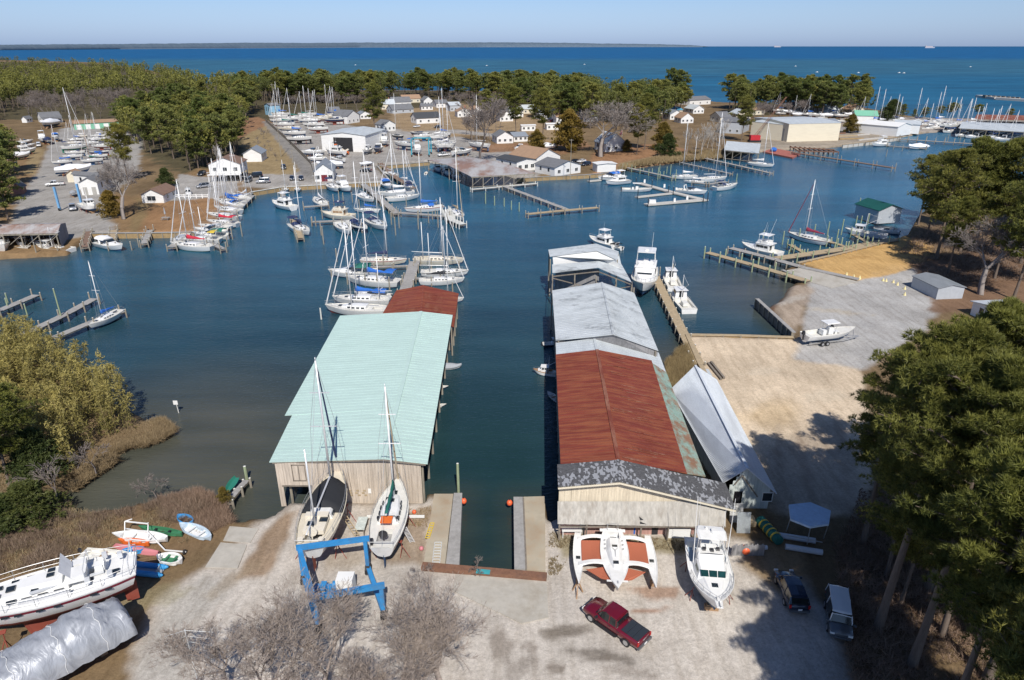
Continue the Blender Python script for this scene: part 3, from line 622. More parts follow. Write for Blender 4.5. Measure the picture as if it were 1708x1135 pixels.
# ------------------------------------------------------------------ building materials
def metal_roof(name, base, rust=None, ramt=.6, rs=.35, streak=(1,.25,1), var=.12, rough=.5, metal=.0, dark=None, damt=.4):
    m, nt, b, ns, ls = nodes(name); g = N(nt, 'ShaderNodeNewGeometry'); mp = N(nt, 'ShaderNodeMapping'); mp.inputs['Scale'].default_value = streak
    ls.new(g.outputs['Position'], mp.inputs[0])
    def nz(s, v=None, det=8, ro=.7):
        n = N(nt, 'ShaderNodeTexNoise', Scale=s, Detail=float(det), Roughness=ro); ls.new((v or mp.outputs[0]), n.inputs['Vector']); return n.outputs['Fac']
    r = ramp(nt, nz(.8), [(.3, tuple(c*(1-var) for c in base)), (.7, tuple(min(1,c*(1+var)) for c in base))]); out = r.outputs[0]
    if dark: k = ramp(nt, nz(.45, None, 9, .75), [(.52, (0,0,0)), (.66, (damt,)*3)]); out = mixc(nt, k.outputs[0], out, dark)
    if rust: k = ramp(nt, nz(rs), [(.44, (0,0,0)), (.60, (ramt,)*3)]); out = mixc(nt, k.outputs[0], out, rust)
    f = ramp(nt, nz(9, g.outputs['Position'], 4), [(.3, (.86,)*3), (.7, (1.12,)*3)]); out = mixc(nt, 1.0, out, f.outputs[0], 'MULTIPLY')
    ls.new(out, b.inputs['Base Color']); b.inputs['Roughness'].default_value = rough; b.inputs['Metallic'].default_value = metal; b.inputs['Specular IOR Level'].default_value = .35
    bp = N(nt, 'ShaderNodeBump', Strength=.25, Distance=.03); ls.new(nz(2.5, g.outputs['Position'], 3), bp.inputs['Height']); ls.new(bp.outputs[0], b.inputs['Normal'])
    M[name] = m; return m
metal_roof('roof_mint', (.48,.63,.58), var=.06, dark=(.40,.535,.49), damt=.4, streak=(.3,1,1))
metal_roof('roof_rust', (.19,.042,.028), (.33,.125,.055), .5, 1.3, var=.2, rough=.7, dark=(.115,.028,.02), damt=.6, streak=(.13,1.3,1))
metal_roof('roof_rust_light', (.19,.05,.03), (.36,.20,.13), .55, .9, rough=.7)
metal_roof('roof_galv', (.53,.565,.58), (.36,.39,.40), .4, .5, dark=(.09,.095,.10), damt=.75, streak=(.35,.7,1))
metal_roof('roof_galv_clean', (.50,.54,.56), dark=(.28,.31,.33), damt=.4)
metal_roof('roof_white', (.60,.64,.68), dark=(.40,.44,.48), damt=.3, rough=.4)
metal_roof('roof_mixed', (.44,.43,.42), (.27,.15,.10), .9, .22, streak=(.6,.25,1))
metal_roof('roof_fibre', (.28,.40,.34), (.26,.12,.06), .9, .8, streak=(1,.6,1), dark=(.12,.11,.08), damt=.6)
metal_roof('roof_teal', (.012,.085,.075), var=.2, rough=.6); metal_roof('roof_blue', (.10,.34,.52)); metal_roof('roof_shade', (.24,.26,.28), dark=(.15,.16,.17), damt=.4)
# old shingles with pale torn patches
m, nt, b, ns, ls = nodes('roof_torn_shingle'); M['roof_torn_shingle'] = m
g = N(nt, 'ShaderNodeNewGeometry'); mp = N(nt, 'ShaderNodeMapping'); mp.inputs['Scale'].default_value = (1.6,.75,1); ls.new(g.outputs['Position'], mp.inputs[0])
v = N(nt, 'ShaderNodeTexVoronoi', Scale=3.0); v.feature = 'F1'; v.distance = 'CHEBYCHEV'; ls.new(mp.outputs[0], v.inputs['Vector'])
n1 = N(nt, 'ShaderNodeTexNoise', Scale=.42, Detail=3.0); ls.new(g.outputs['Position'], n1.inputs['Vector'])
cr = N(nt, 'ShaderNodeSeparateColor'); ls.new(v.outputs['Color'], cr.inputs[0])
ad = N(nt, 'ShaderNodeMath', operation='MULTIPLY_ADD'); ad.inputs[1].default_value = 1.9; ls.new(n1.outputs['Fac'], ad.inputs[0]); ls.new(cr.outputs[0], ad.inputs[2])
k = ramp(nt, ad.outputs[0], [(.0, (0,0,0)), (1.0, (1,1,1))]); k.color_ramp.interpolation = 'CONSTANT'
mr = N(nt, 'ShaderNodeMapRange'); mr.inputs[1].default_value = 1.67; mr.inputs[2].default_value = 1.70; ls.new(ad.outputs[0], mr.inputs[0])
n2 = N(nt, 'ShaderNodeTexNoise', Scale=5.0, Detail=8.0); ls.new(g.outputs['Position'], n2.inputs['Vector'])
dk = ramp(nt, n2.outputs['Fac'], [(.3, (.055,.056,.06)), (.7, (.12,.12,.125))])
ls.new(mixc(nt, mr.outputs[0], dk.outputs[0], (.30,.31,.33)), b.inputs['Base Color']); b.inputs['Roughness'].default_value = .9
pm('shingle_grey', (.16,.165,.175), .9, .2, 3, dirt=(.10,.10,.10)); pm('shingle_dark', (.055,.06,.068), .9, .2, 3); pm('shingle_brown', (.20,.125,.09), .9, .22, 3, dirt=(.13,.08,.06)); pm('shingle_tan', (.34,.22,.14), .9, .2, 3, dirt=(.24,.16,.11)); pm('shingle_bluegrey', (.22,.25,.29), .85, .15, 3)
def plank(name, col, grime, sx=(2.6,2.6,.22)): return pm(name, col, .85, .28, 1.6, dirt=grime, damt=.7, dscale=.55, stretch=sx, bump=.3, bscale=8)
plank('wall_plank', (.53,.46,.38), (.36,.30,.24)); plank('wall_cream', (.66,.58,.44), (.42,.36,.27)); plank('wall_corr', (.43,.41,.37), (.27,.24,.20)); plank('wall_pink', (.46,.27,.23), (.28,.20,.17)); plank('wall_greywood', (.27,.265,.27), (.15,.15,.15)); plank('wall_palegreen', (.55,.60,.57), (.36,.42,.40))
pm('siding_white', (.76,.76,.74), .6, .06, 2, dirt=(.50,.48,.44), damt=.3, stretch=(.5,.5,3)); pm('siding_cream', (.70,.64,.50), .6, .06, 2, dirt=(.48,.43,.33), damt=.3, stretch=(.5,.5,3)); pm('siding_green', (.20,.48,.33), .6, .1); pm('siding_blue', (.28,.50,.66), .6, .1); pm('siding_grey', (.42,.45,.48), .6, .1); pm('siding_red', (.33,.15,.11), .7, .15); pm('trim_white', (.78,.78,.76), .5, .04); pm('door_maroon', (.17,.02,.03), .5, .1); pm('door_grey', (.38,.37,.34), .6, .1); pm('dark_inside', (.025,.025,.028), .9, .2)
WD = dict(rough=.85, scale=2.2, bump=.3, bscale=10)
pm('dock_grey', (.33,.32,.305), var=.22, dirt=(.20,.19,.175), stretch=(1,1,1), **WD); pm('dock_tan', (.40,.315,.20), var=.22, dirt=(.27,.215,.14), **WD); pm('dock_brown', (.20,.13,.095), var=.2, **WD); pm('dock_concrete', (.50,.48,.44), .85, .12, 2, dirt=(.34,.32,.29), damt=.5)
pm('pile_wood', (.30,.27,.215), .9, .25, 3, dirt=(.14,.125,.10), damt=.8, stretch=(3,3,.4)); pm('pile_green', (.30,.36,.22), .9, .2, 3, dirt=(.20,.19,.14), damt=.7, stretch=(3,3,.4)); pm('pile_white', (.62,.62,.58), .7, .1, dirt=(.33,.31,.27), damt=.6); pm('timber_wall', (.34,.24,.12), .9, .2, 2.5, dirt=(.20,.14,.08), damt=.6); pm('timber_old', (.22,.19,.155), .9, .25, 2.5, dirt=(.11,.095,.08), damt=.8)
pm('concrete', (.43,.405,.355), .9, .12, 1.5, dirt=(.29,.25,.19), damt=.6, dscale=.35, bump=.2); pm('concrete_stained', (.42,.37,.28), .9, .15, 1.2, dirt=(.27,.16,.08), damt=.55, dscale=.3, bump=.2); pm('rust_steel', (.20,.10,.06), .8, .3, 3, dirt=(.10,.07,.06)); pm('pale_steel', (.55,.57,.57), .5, .08)
def at_root(mb, name, mats, root, par=None, smooth=False):
    o = mb.build(name, [M[x] for x in ([mats] if isinstance(mats, str) else mats)], par or root, smooth)
    if par is None: o.location = -root.location
    return o
def lerp(a, b, t): return a+(b-a)*t
def roof_side(mb, ef, rf, rb, eb, step=.9, t=.08, rib=.05, mi=0, rw=.05):
    """one metal slope: sheet, raised seams from ridge to eave"""
    ef, rf, rb, eb = map(Vector, (ef, rf, rb, eb))
    mb.slab([ef, rf, rb, eb] if (rf-ef).cross(eb-ef).z > 0 else [eb, rb, rf, ef], t, mi)
    n = max(2, int(max((rb-rf).length, (eb-ef).length)/step))
    for i in range(n+1):
        u = (i+.001)/n*.998+.001; mb.bar(lerp(rf,rb,u)+Vector((0,0,rib*.3)), lerp(ef,eb,u)+Vector((0,0,rib*.3)), rw, rib, mi)

# ------------------------------------------------------------------ mint roofed shed over the water
base = U(590, 836)
sh = thing('boat_shed', 'long covered boat shed with pale mint green metal roof and weathered plank front', 'boat shed', base)
RF, RB = U(640,765.5,6.9), U(702,520,6.9); FL, FR, BL, BR = U(449,771,6.0), U(713,774,6.0), U(567,527,6.0), U(755,526,6.0)
No, Ni = U(475,693,6.0), U(487,693,6.0)
mb = MB(); roof_side(mb, FR, RF, RB, BR, .75, rib=.045, rw=.035)
ts = (Ni.y-RF.y)/(RB.y-RF.y); Rm = lerp(RF, RB, ts)
roof_side(mb, FL, RF, Rm, Ni, .75, rib=.025, rw=.03); roof_side(mb, No, Rm, RB, BL, .75, rib=.025, rw=.03)
mb.bar(RF+Vector((0,0,.05)), RB+Vector((0,0,.05)), .5, .08); 
at_root(mb, 'roof', 'roof_mint', sh)
mb = MB(); y0 = base.y; xl, xr = U(470,833).x, U(705,838).x
dx0, dx1 = U(481,827).x, U(527,827).x; zt = lambda x: 5.85+(6.75-5.85)*min(1, max(0, (x-FL.x)/(RF.x-FL.x))) if x < RF.x else 6.75-(6.75-5.85)*(x-RF.x)/(FR.x-RF.x)
x = xl; pr = random.Random(3)
while x < xr-.02:
    wdt = pr.uniform(.22,.36); x2 = min(xr, x+wdt); cx = (x+x2)/2; z0 = 3.05 if dx0 < cx < dx1 else .3
    z0 += 0 if z0 > 1 else pr.uniform(-.08,.1); j = pr.uniform(0,.03); mb.boxb(x+.006, x2-.006, y0-.06-j, y0-j, z0, zt(cx)-.05, 0); x = x2
at_root(mb, 'wall', 'wall_plank', sh)
mb = MB()
for px0, px1, a, b in ((496,497.5,775,801),(517,518.5,775,801),(506.5,507.5,777,801)):
    q = U(px0,833); mb.boxb(q.x, q.x+.1, y0-.13, y0-.095, top_z(base,b), top_z(base,a))
q0, q1 = U(496,833).x, U(518,833).x; mb.boxb(q0,q1,y0-.13,y0-.095,top_z(base,802),top_z(base,800.6)); mb.boxb(q0,q1,y0-.13,y0-.095,top_z(base,776),top_z(base,774.6))
mb.boxb(dx0-.1,dx1+.1,y0-.14,y0-.096,2.98,3.15); at_root(mb, 'door_frame', 'timber_old', sh)
mb = MB(); mb.boxb(U(616,836).x, U(621,836).x, y0-.14, y0-.1, 2.1, 2.7); at_root(mb, 'notice', 'trim_white', sh)
pr = random.Random(9)
for i in range(9):
    q = U(583+11*(i//3)+pr.uniform(0,5), 836).x; zz_ = 1.75+.3*(i % 3); mb = MB(); mb.boxb(q, q+.3, y0-.13, y0-.1, zz_, zz_+.18); at_root(mb, 'name_plate', 'dock_tan', sh)

mb = MB(); mb.boxb(xl-.05,xr+.05,y0+.02,y0+.2,5.55,5.7); mb.bar(FL+Vector((.3,.05,-.16)), RF+Vector((0,.05,-.18)), .12,.2); mb.bar(RF+Vector((0,.05,-.18)), FR+Vector((-.2,.05,-.16)), .12,.2); at_root(mb, 'beam', 'timber_old', sh)
for i in range(9):
    t = i/8
    for e0, e1, o in ((FR,BR,-.7),(FL,BL,1.6),(RF,RB,0)):
        p = lerp(e0,e1,t); 
        mb = MB(); mb.cyl((p.x+o,p.y+.7-1.5*t,-1.5),(p.x+o,p.y+.7-1.5*t,p.z-.12),.16,.14,7); at_root(mb, 'post', 'pile_wood', sh)
mb = MB(); mb.slab([lerp(FR,BR,0)+Vector((-4.5,1,-4.9)), lerp(FR,BR,0)+Vector((-3.1,1,-4.9)), BR+Vector((-3.1,-1,-4.9)), BR+Vector((-4.5,-1,-4.9))], .15); at_root(mb, 'walkway', 'dock_grey', sh)
mb = MB(); mb.add([FL+Vector((1.7,1.2,-.2)), FL+Vector((1.7,1.2,-5.6)), BL+Vector((1.2,-.8,-5.6)), BL+Vector((1.2,-.8,-.2))], [(0,1,2,3)]); at_root(mb, 'side_wall', 'wall_greywood', sh)
mb = MB(); p0, p1 = lerp(BL,BR,.1), lerp(BL,BR,.95); mb.boxb(p0.x+.5, p1.x-5, BL.y-.9, BL.y-.75, .5, 5.6); at_root(mb, 'back_wall', 'wall_greywood', sh)

# small rusty roof behind it
base = U(702, 545, 0); s2 = thing('boat_shed', 'small covered slip with dull red rusty roof behind the mint green shed', 'boat shed', base)
z = 5.0; A, B_, C_ = U(661,485,z), U(706,476.5,z+.7), U(765,490,z); D, E, F_ = U(634,530,z), U(703,520.5,z+.7), U(757,546,z)
E = Vector((lerp(B_,E,1).x, D.y, z+.7)); F_ = Vector((F_.x, F_.y, z))
mb = MB(); roof_side(mb, D, E, B_, A, .6); roof_side(mb, F_, E, B_, C_, .6); mb.bar(E+Vector((0,0,.05)), B_+Vector((0,0,.05)), .3,.06); at_root(mb, 'roof', 'roof_rust', s2)
rr = random.Random(4)
for u0, u1, v0, v1, side in ((.2,.5,.35,.85,-1),(.05,.2,.1,.7,-1),(.55,.75,.05,.6,1),(.25,.4,.1,.6,1)):
    e0, e1 = (D, A) if side < 0 else (F_, C_); mb = MB()
    for k in range(6):
        u = lerp(u0,u1,k/5); a = lerp(lerp(E,B_,u), lerp(e0,e1,u), v0); c = lerp(lerp(E,B_,u), lerp(e0,e1,u), v1); mb.bar(a+Vector((0,0,.06)), c+Vector((0,0,.06)), .09, .03)
    at_root(mb, 'roof_patch', 'roof_rust_light', s2)
mb = MB()
for i in range(5):
    for e0, e1, o in ((F_,C_,-.4),(D,A,.5)):
        p = lerp(e0,e1,i/4); mb = MB(); mb.cyl((p.x+o,p.y-.1,-1.5),(p.x+o,p.y-.1,z-.1),.14,.13,7); at_root(mb, 'post', 'pile_wood', s2)

# ------------------------------------------------------------------ long shed on the right bank, four joined roofs
base = U(1060, 896); s3 = thing('boat_shed', 'long right hand boat shed with joined red rusty, grey metal and torn shingle roofs', 'boat shed', base)
zl, zr, ze = 7.5, 8.1, 6.3
fl, fr, fe = U(935,774,zl), U(1031,766,zr), U(1146,790,ze); bl, br, be = U(927,592,zl), U(996,584,zr), U(1087,602,ze)
mb = MB(); roof_side(mb, fl, fr, br, bl, .55, rib=.06); roof_side(mb, fe, fr, br, be, .55, rib=.06); o = at_root(mb, 'roof', 'roof_rust', s3); o['label'] = 'dark red rusty metal roof'
mb = MB(); mb.bar(fr+Vector((0,0,.07)), br+Vector((0,0,.07)), .42,.07); at_root(mb, 'ridge_cap', 'roof_rust_light', s3)
rr = random.Random(8)
for i in range(34):
    u = rr.random(); v0 = rr.uniform(0,.5); v1 = v0+rr.uniform(.15,.5)
    a = lerp(lerp(fr,br,u), lerp(fe,be,u), v0); c = lerp(lerp(fr,br,u), lerp(fe,be,u), v1); mb = MB(); mb.bar(a+Vector((0,0,.065)), c+Vector((0,0,.065)), rr.uniform(.08,.2), .02); at_root(mb, 'roof_patch', 'roof_rust_light', s3)
# torn shingle front roof
g0, g1, g2 = U(929.5,775,zl+.02), U(1032,767,zr+.03), U(1208,803,4.95); h0, h1, h2 = U(931,812,zl), U(1035,803.5,zr), U(1228,850,4.75)
g2 = U(1210,806,4.75)
mb = MB(); mb.slab([h0,h1,g1,g0], .14); mb.slab([h2,g2,g1,h1], .14); mb.bar(h1+Vector((0,0,.02)), g1+Vector((0,0,.02)), .28,.05); o = at_root(mb, 'roof', 'roof_torn_shingle', s3); o['label'] = 'dark shingle roof with pale torn patches'
mb = MB(); dn = Vector((0,.03,-.22)); mb.bar(h0+dn,h1+dn,.06,.26); mb.bar(h1+dn,h2+dn,.06,.26); at_root(mb, 'fascia', 'siding_cream', s3)
# front: cream gable, sloping grey awning, pink wall under it
yw = h0.y+.75; mb = MB(); xL, xR = h0.x+.15, h2.x-.9
def rz_(x): return zl+(zr-zl)*(x-h0.x)/(h1.x-h0.x) if x < h1.x else zr+(4.75-zr)*(x-h1.x)/(h2.x-h1.x)
x = xL; pr = random.Random(6)
while x < xR-.02:
    x2 = min(xR, x+pr.uniform(.5,.62)); zz_ = rz_((x+x2)/2)-.2
    if zz_ > 4.3: mb.boxb(x+.004, x2-.004, yw-.05-pr.uniform(0,.015), yw, 4.3, zz_)
    x = x2
at_root(mb, 'wall', 'wall_cream', s3)
mb = MB(); n = 44
for i in range(n):
    x0, x1 = lerp(xL-.1,xR+.05,i/n), lerp(xL-.1,xR+.05,(i+1)/n); zt_ = min(5.3, rz_((x0+x1)/2)-.3)
    zb_ = 3.15-.4*i/n; mb.add([(x0,yw-.12-.03*(i%2),zt_),(x1,yw-.12-.03*((i+1)%2),zt_),(x1,yw-.95-.03*((i+1)%2),zb_),(x0,yw-.95-.03*(i%2),zb_)], [(3,2,1,0)])
at_root(mb, 'awning', 'wall_corr', s3)
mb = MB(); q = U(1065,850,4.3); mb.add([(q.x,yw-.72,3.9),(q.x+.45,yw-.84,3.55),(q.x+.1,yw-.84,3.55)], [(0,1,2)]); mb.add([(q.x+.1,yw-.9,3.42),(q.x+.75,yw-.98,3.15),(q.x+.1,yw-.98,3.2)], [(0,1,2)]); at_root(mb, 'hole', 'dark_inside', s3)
mb = MB(); mb.boxb(xL+.3, xR-.4, yw+.1, yw+.25, .6, 4.2); at_root(mb, 'lower_wall', 'wall_pink', s3)
mb = MB()
for i in range(7):
    x = lerp(xL+.1, xR-.2, i/6); mb = MB(); mb.boxb(x-.08,x+.08,yw-.9,yw-.74,.7,3.0); at_root(mb, 'post', 'timber_old', s3)
mb = MB(); mb.boxb(xL, xR, yw-.98, yw-.86, 2.72, 2.86); at_root(mb, 'beam', 'timber_old', s3)
for x0_, x1_, c_ in ((966,975,'door_grey'),(1010,1026,'door_maroon'),(1086,1096,'dark_inside'),(1128,1140,'dark_inside')):
    mb = MB(); a, c = U(x0_,890).x, U(x1_,890).x; mb.boxb(a,c,yw+.04,yw+.098,1.0,3.0); at_root(mb, 'door', c_, s3)
# side of the shed towards the channel: posts and low wall
for i in range(11):
    p = lerp(fl, bl, i/10); mb = MB(); mb.cyl((p.x+.35,p.y,-1.5),(p.x+.35,p.y,p.z-.1),.17,.15,7); at_root(mb, 'post', 'pile_wood', s3)
mb = MB(); mb.add([fl+Vector((.9,-3.4,-.2)), bl+Vector((.9,0,-.2)), bl+Vector((.9,0,-2.2)), fl+Vector((.9,-3.4,-2.2))], [(0,1,2,3),(3,2,1,0)]); at_root(mb, 'side_wall', 'wall_greywood', s3)
mb = MB(); mb.add([fe+Vector((-.4,-3,-.2)), be+Vector((-.4,0,-.2)), be+Vector((-.4,0,-6)), fe+Vector((-.4,-3,-6))], [(0,1,2,3)]); at_root(mb, 'side_wall', 'wall_greywood', s3)
# strip of greenish plastic sheets on the right
k0, k1, k2, k3 = U(1146,790,ze-.15), U(1177,795,5.1), U(1112,622,5.1), U(1088,606,ze-.15)
mb = MB(); roof_side(mb, k1, k0, k3, k2, 1.1, rib=.03); o = at_root(mb, 'side_roof', 'roof_fibre', s3)
mb = MB(); mb.add([k1+Vector((-.3,0,-.1)), k2+Vector((-.3,0,-.1)), k2+Vector((-.3,0,-5)), k1+Vector((-.3,0,-5))], [(0,1,2,3),(3,2,1,0)]); at_root(mb, 'side_wall', 'wall_greywood', s3)
# grey roofs further out
a0, a1, a2 = U(927,573,zl-.05), U(991,565,zr-.02), U(1099,589,5.0); c0, c1, c2 = U(927.5,592,zl-.05), U(995.5,584.5,zr-.02), U(1111,621,4.9)
mb = MB(); roof_side(mb, c0, c1, a1, a0, .8, rib=.03); roof_side(mb, c2, c1, a1, a2, .8, rib=.03); mb.bar(c1+Vector((0,0,.06)), a1+Vector((0,0,.06)), .35,.05); o = at_root(mb, 'roof', 'roof_galv_clean', s3); o['label'] = 'short pale grey metal roof'
a0, a1, a2 = U(927,568,zl+.15), U(1023,558,9.2), U(1098,585,6.2); c0, c1, c2 = U(921,485,zl+.15), U(1004,471.5,9.2), U(1058,489,6.2)
mb = MB(); roof_side(mb, a0, a1, c1, c0, .7, rib=.04); roof_side(mb, a2, a1, c1, c2, .7, rib=.04); mb.bar(a1+Vector((0,0,.06)), c1+Vector((0,0,.06)), .3,.05); o = at_root(mb, 'roof', 'roof_galv', s3); o['label'] = 'long grey metal roof with dark stains'
mb = MB(); dn = Vector((0,.25,-.08)); mb.add([a0+dn,a1+dn,a2+dn,a2+dn+Vector((0,0,-1.3)),a0+dn+Vector((0,0,-1.0))], [(4,3,2,1,0)]); at_root(mb, 'gable', 'wall_greywood', s3)
for i in range(9):
    for e0, e1, o_ in ((a0,c0,.4),(a2,c2,-.4)):
        p = lerp(e0,e1,i/8); mb = MB(); mb.cyl((p.x+o_,p.y,-1.5),(p.x+o_,p.y,p.z-.1),.15,.14,7); at_root(mb, 'post', 'pile_wood', s3)
# bare frame and the two-step roof at the end
base = U(985, 480, 0); s4 = thing('boat_shed', 'two step grey roofed slip cover with white gable and bare timber frame', 'boat shed', base)
u0, u1, u2 = U(914.5,417,8.2), U(994,407,8.9), U(1032,420,7.6); v0, v1, v2 = U(917,428,8.2), U(995.5,418.5,8.9), U(1029.5,434,7.6)
mb = MB(); roof_side(mb, v0, v1, u1, u0, .7, rib=.04); roof_side(mb, v2, v1, u1, u2, .7, rib=.04); at_root(mb, 'roof', 'roof_galv', s4)
l0, l1, l2 = U(921,441.5,6.7), U(997.5,436,7.1), U(1036,440,5.6); m0, m1, m2 = U(921.5,455.5,6.5), U(997.5,446.5,7.0), U(1053.5,471,5.0)
mb = MB(); roof_side(mb, m0, m1, l1, l0, .7, rib=.04); roof_side(mb, m2, m1, l1, l2, .7, rib=.04); mb.slab([l2, U(1032,421,5.6), u2+Vector((0,0,-.4)), l1+Vector((2,1,0))], .06); o = at_root(mb, 'roof', 'roof_galv', s4); o['label'] = 'lower step of the grey roof'
mb = MB(); mb.add([v0+Vector((.6,.4,-.1)), v1+Vector((0,.4,-.12)), v2+Vector((-.2,.4,-.1)), (l2.x-.2, v2.y+.4, 5.0), (l1.x, v1.y+.4, 6.6), (l0.x+.3, v0.y+.4, 6.2)], [(5,4,3,2,1,0)]); at_root(mb, 'gable', 'siding_white', s4)
yb_ = m0.y-.3
for i, fx in enumerate((0,.28,.55,.8,1)):
    p = lerp(m0, m2, fx); zt_ = p.z+(.6 if i in (1,2,3) else 0)
    mb = MB(); mb.cyl((p.x,p.y-.4,-1.5),(p.x,p.y-.4,zt_-.15),.15,.14,7); at_root(mb, 'post', 'pile_wood', s4)
    q = lerp(c0, c2, fx); mb = MB(); mb.cyl((q.x,q.y+.6,-1.5),(q.x,q.y+.6,7),.15,.14,7); at_root(mb, 'post', 'pile_wood', s4)
mb = MB()
for e in ((m0,m2),):
    mb.bar(Vector((m0.x,m0.y-.4,5.9)), Vector((m1.x,m1.y-.4,6.3)), .12,.2); mb.bar(Vector((m1.x,m1.y-.4,6.3)), Vector((m2.x,m2.y-.4,4.6)), .12,.2); mb.bar(Vector((m0.x,m0.y-.4,2.8)), Vector((m2.x,m2.y-.4,2.8)), .12,.2)
    mb.bar(Vector((m0.x,m0.y-.5,5.6)), Vector((m1.x+2,m1.y-.5,2.0)), .1,.18); mb.bar(Vector((m1.x,m1.y-.6,2.0)), Vector((m2.x,m2.y-.6,4.4)), .1,.18); mb.bar(Vector((m0.x,m0.y-.4,1.2)), Vector((m2.x,m2.y-.4,1.2)), .5,.15)
    mb.bar(Vector((c0.x,c0.y+.6,6.4)), Vector((c2.x,c2.y+.6,5.4)), .12,.2)
    for fx in (0,.28,.55,.8,1): p = lerp(m0,m2,fx); q = lerp(c0,c2,fx); mb.bar((p.x,p.y-.4,5.2),(q.x,q.y+.6,5.2),.1,.2)
at_root(mb, 'frame', 'timber_old', s4)
mb = MB(); mb.add([(m1.x+.5,m1.y+1.5,6.2),(l0.x+.8,l0.y+1.5,6.0),(l0.x+.8,l0.y+1.5,.6),(m1.x+.5,m1.y+1.5,.6)], [(0,1,2,3)]); at_root(mb, 'back_wall', 'wall_greywood', s4)
for fx in (0,.5,1):
    for e0 in (u0,u2):
        pass
for px_, py_, zt_ in ((918,432,8),(1030,432,7.4),(916,420,8),(1031,423,7.4)):
    p = U(px_,py_,zt_); mb = MB(); mb.cyl((p.x,p.y,-1.5),(p.x,p.y,zt_-.1),.15,.14,7); at_root(mb, 'post', 'pile_wood', s4)

# white ribbed shed with the pale gable
base = U(1255, 859); s5 = thing('shed', 'narrow white ribbed metal roofed shed with pale green gable beside the red rusty roof', 'shed', base)
r0, r1 = U(1247,782,6.4), U(1160,610,6.4); e0, e1 = U(1206,806,3.4), U(1118,651,3.4); w0, w1 = U(1296,824,3.7), U(1196,634,3.7)
mb = MB(); roof_side(mb, e0, r0, r1, e1, .32, rib=.06, rw=.09); roof_side(mb, w0, r0, r1, w1, .32, rib=.06, rw=.09); mb.bar(r0+Vector((0,0,.06)), r1+Vector((0,0,.06)), .3,.06); at_root(mb, 'roof', 'roof_white', s5)
mb = MB(); yq = r0.y+.5; dL, dR = U(1226,855).x, U(1236,855).x
xl_, xr_ = e0.x+.3, w0.x-.25; x = xl_
while x < xr_-.02:
    x2 = min(xr_, x+.3); cx = (x+x2)/2; zt_ = lerp(3.4,6.3,(cx-e0.x)/(r0.x-e0.x)) if cx < r0.x else lerp(6.3,3.7,(cx-r0.x)/(w0.x-r0.x))
    mb.boxb(x+.004,x2-.004,yq-.05,yq,.8 if not (dL < cx < dR) else 3.2, zt_-.12); x = x2
at_root(mb, 'wall', 'wall_palegreen', s5)
mb = MB(); mb.boxb(dL,dR,yq+.05,yq+.1,.8,3.2); at_root(mb, 'doorway', 'dark_inside', s5)
a = U(1267,845).x; mb = MB(); mb.boxb(a,a+1.0,yq-.09,yq-.06,2.0,3.0); wn = at_root(mb, 'window', 'house_glass', s5)
mb = MB(); mb.boxb(a-.08,a+1.08,yq-.1,yq-.055,1.9,1.99); mb.boxb(a-.08,a+1.08,yq-.1,yq-.055,3.01,3.1); mb.boxb(a-.08,a-.005,yq-.1,yq-.055,1.99,3.01); mb.boxb(a+1.005,a+1.08,yq-.1,yq-.055,1.99,3.01); mb.build('frame', M['trim_white'], wn)
mb = MB(); mb.add([(w0.x-.3,yq,3.6),(w1.x-.3,w1.y,3.6),(w1.x-.3,w1.y,.5),(w0.x-.3,yq,.5)], [(3,2,1,0)]); mb.add([(e0.x+.3,yq,3.3),(e1.x+.3,e1.y,3.3),(e1.x+.3,e1.y,.2),(e0.x+.3,yq,.2)], [(0,1,2,3)]); mb.add([e1+Vector((.3,-.3,0)), r1+Vector((0,-.3,-.1)), w1+Vector((-.3,-.3,0)), w1+Vector((-.3,-.3,-3)), e1+Vector((.3,-.3,-3.4))], [(0,1,2,3,4)]); at_root(mb, 'side_wall', 'wall_palegreen', s5)
mb = MB(); c_ = U(1240,795,5.6); mb.bar((c_.x+.1,yq-.15,5.3),(c_.x+1.9,yq-.6,2.9),.12,.14); mb.bar((c_.x+.1,yq-.15,5.3),(c_.x-.6,yq-.3,4.2),.08,.1); at_root(mb, 'timber', 'timber_old', s5)

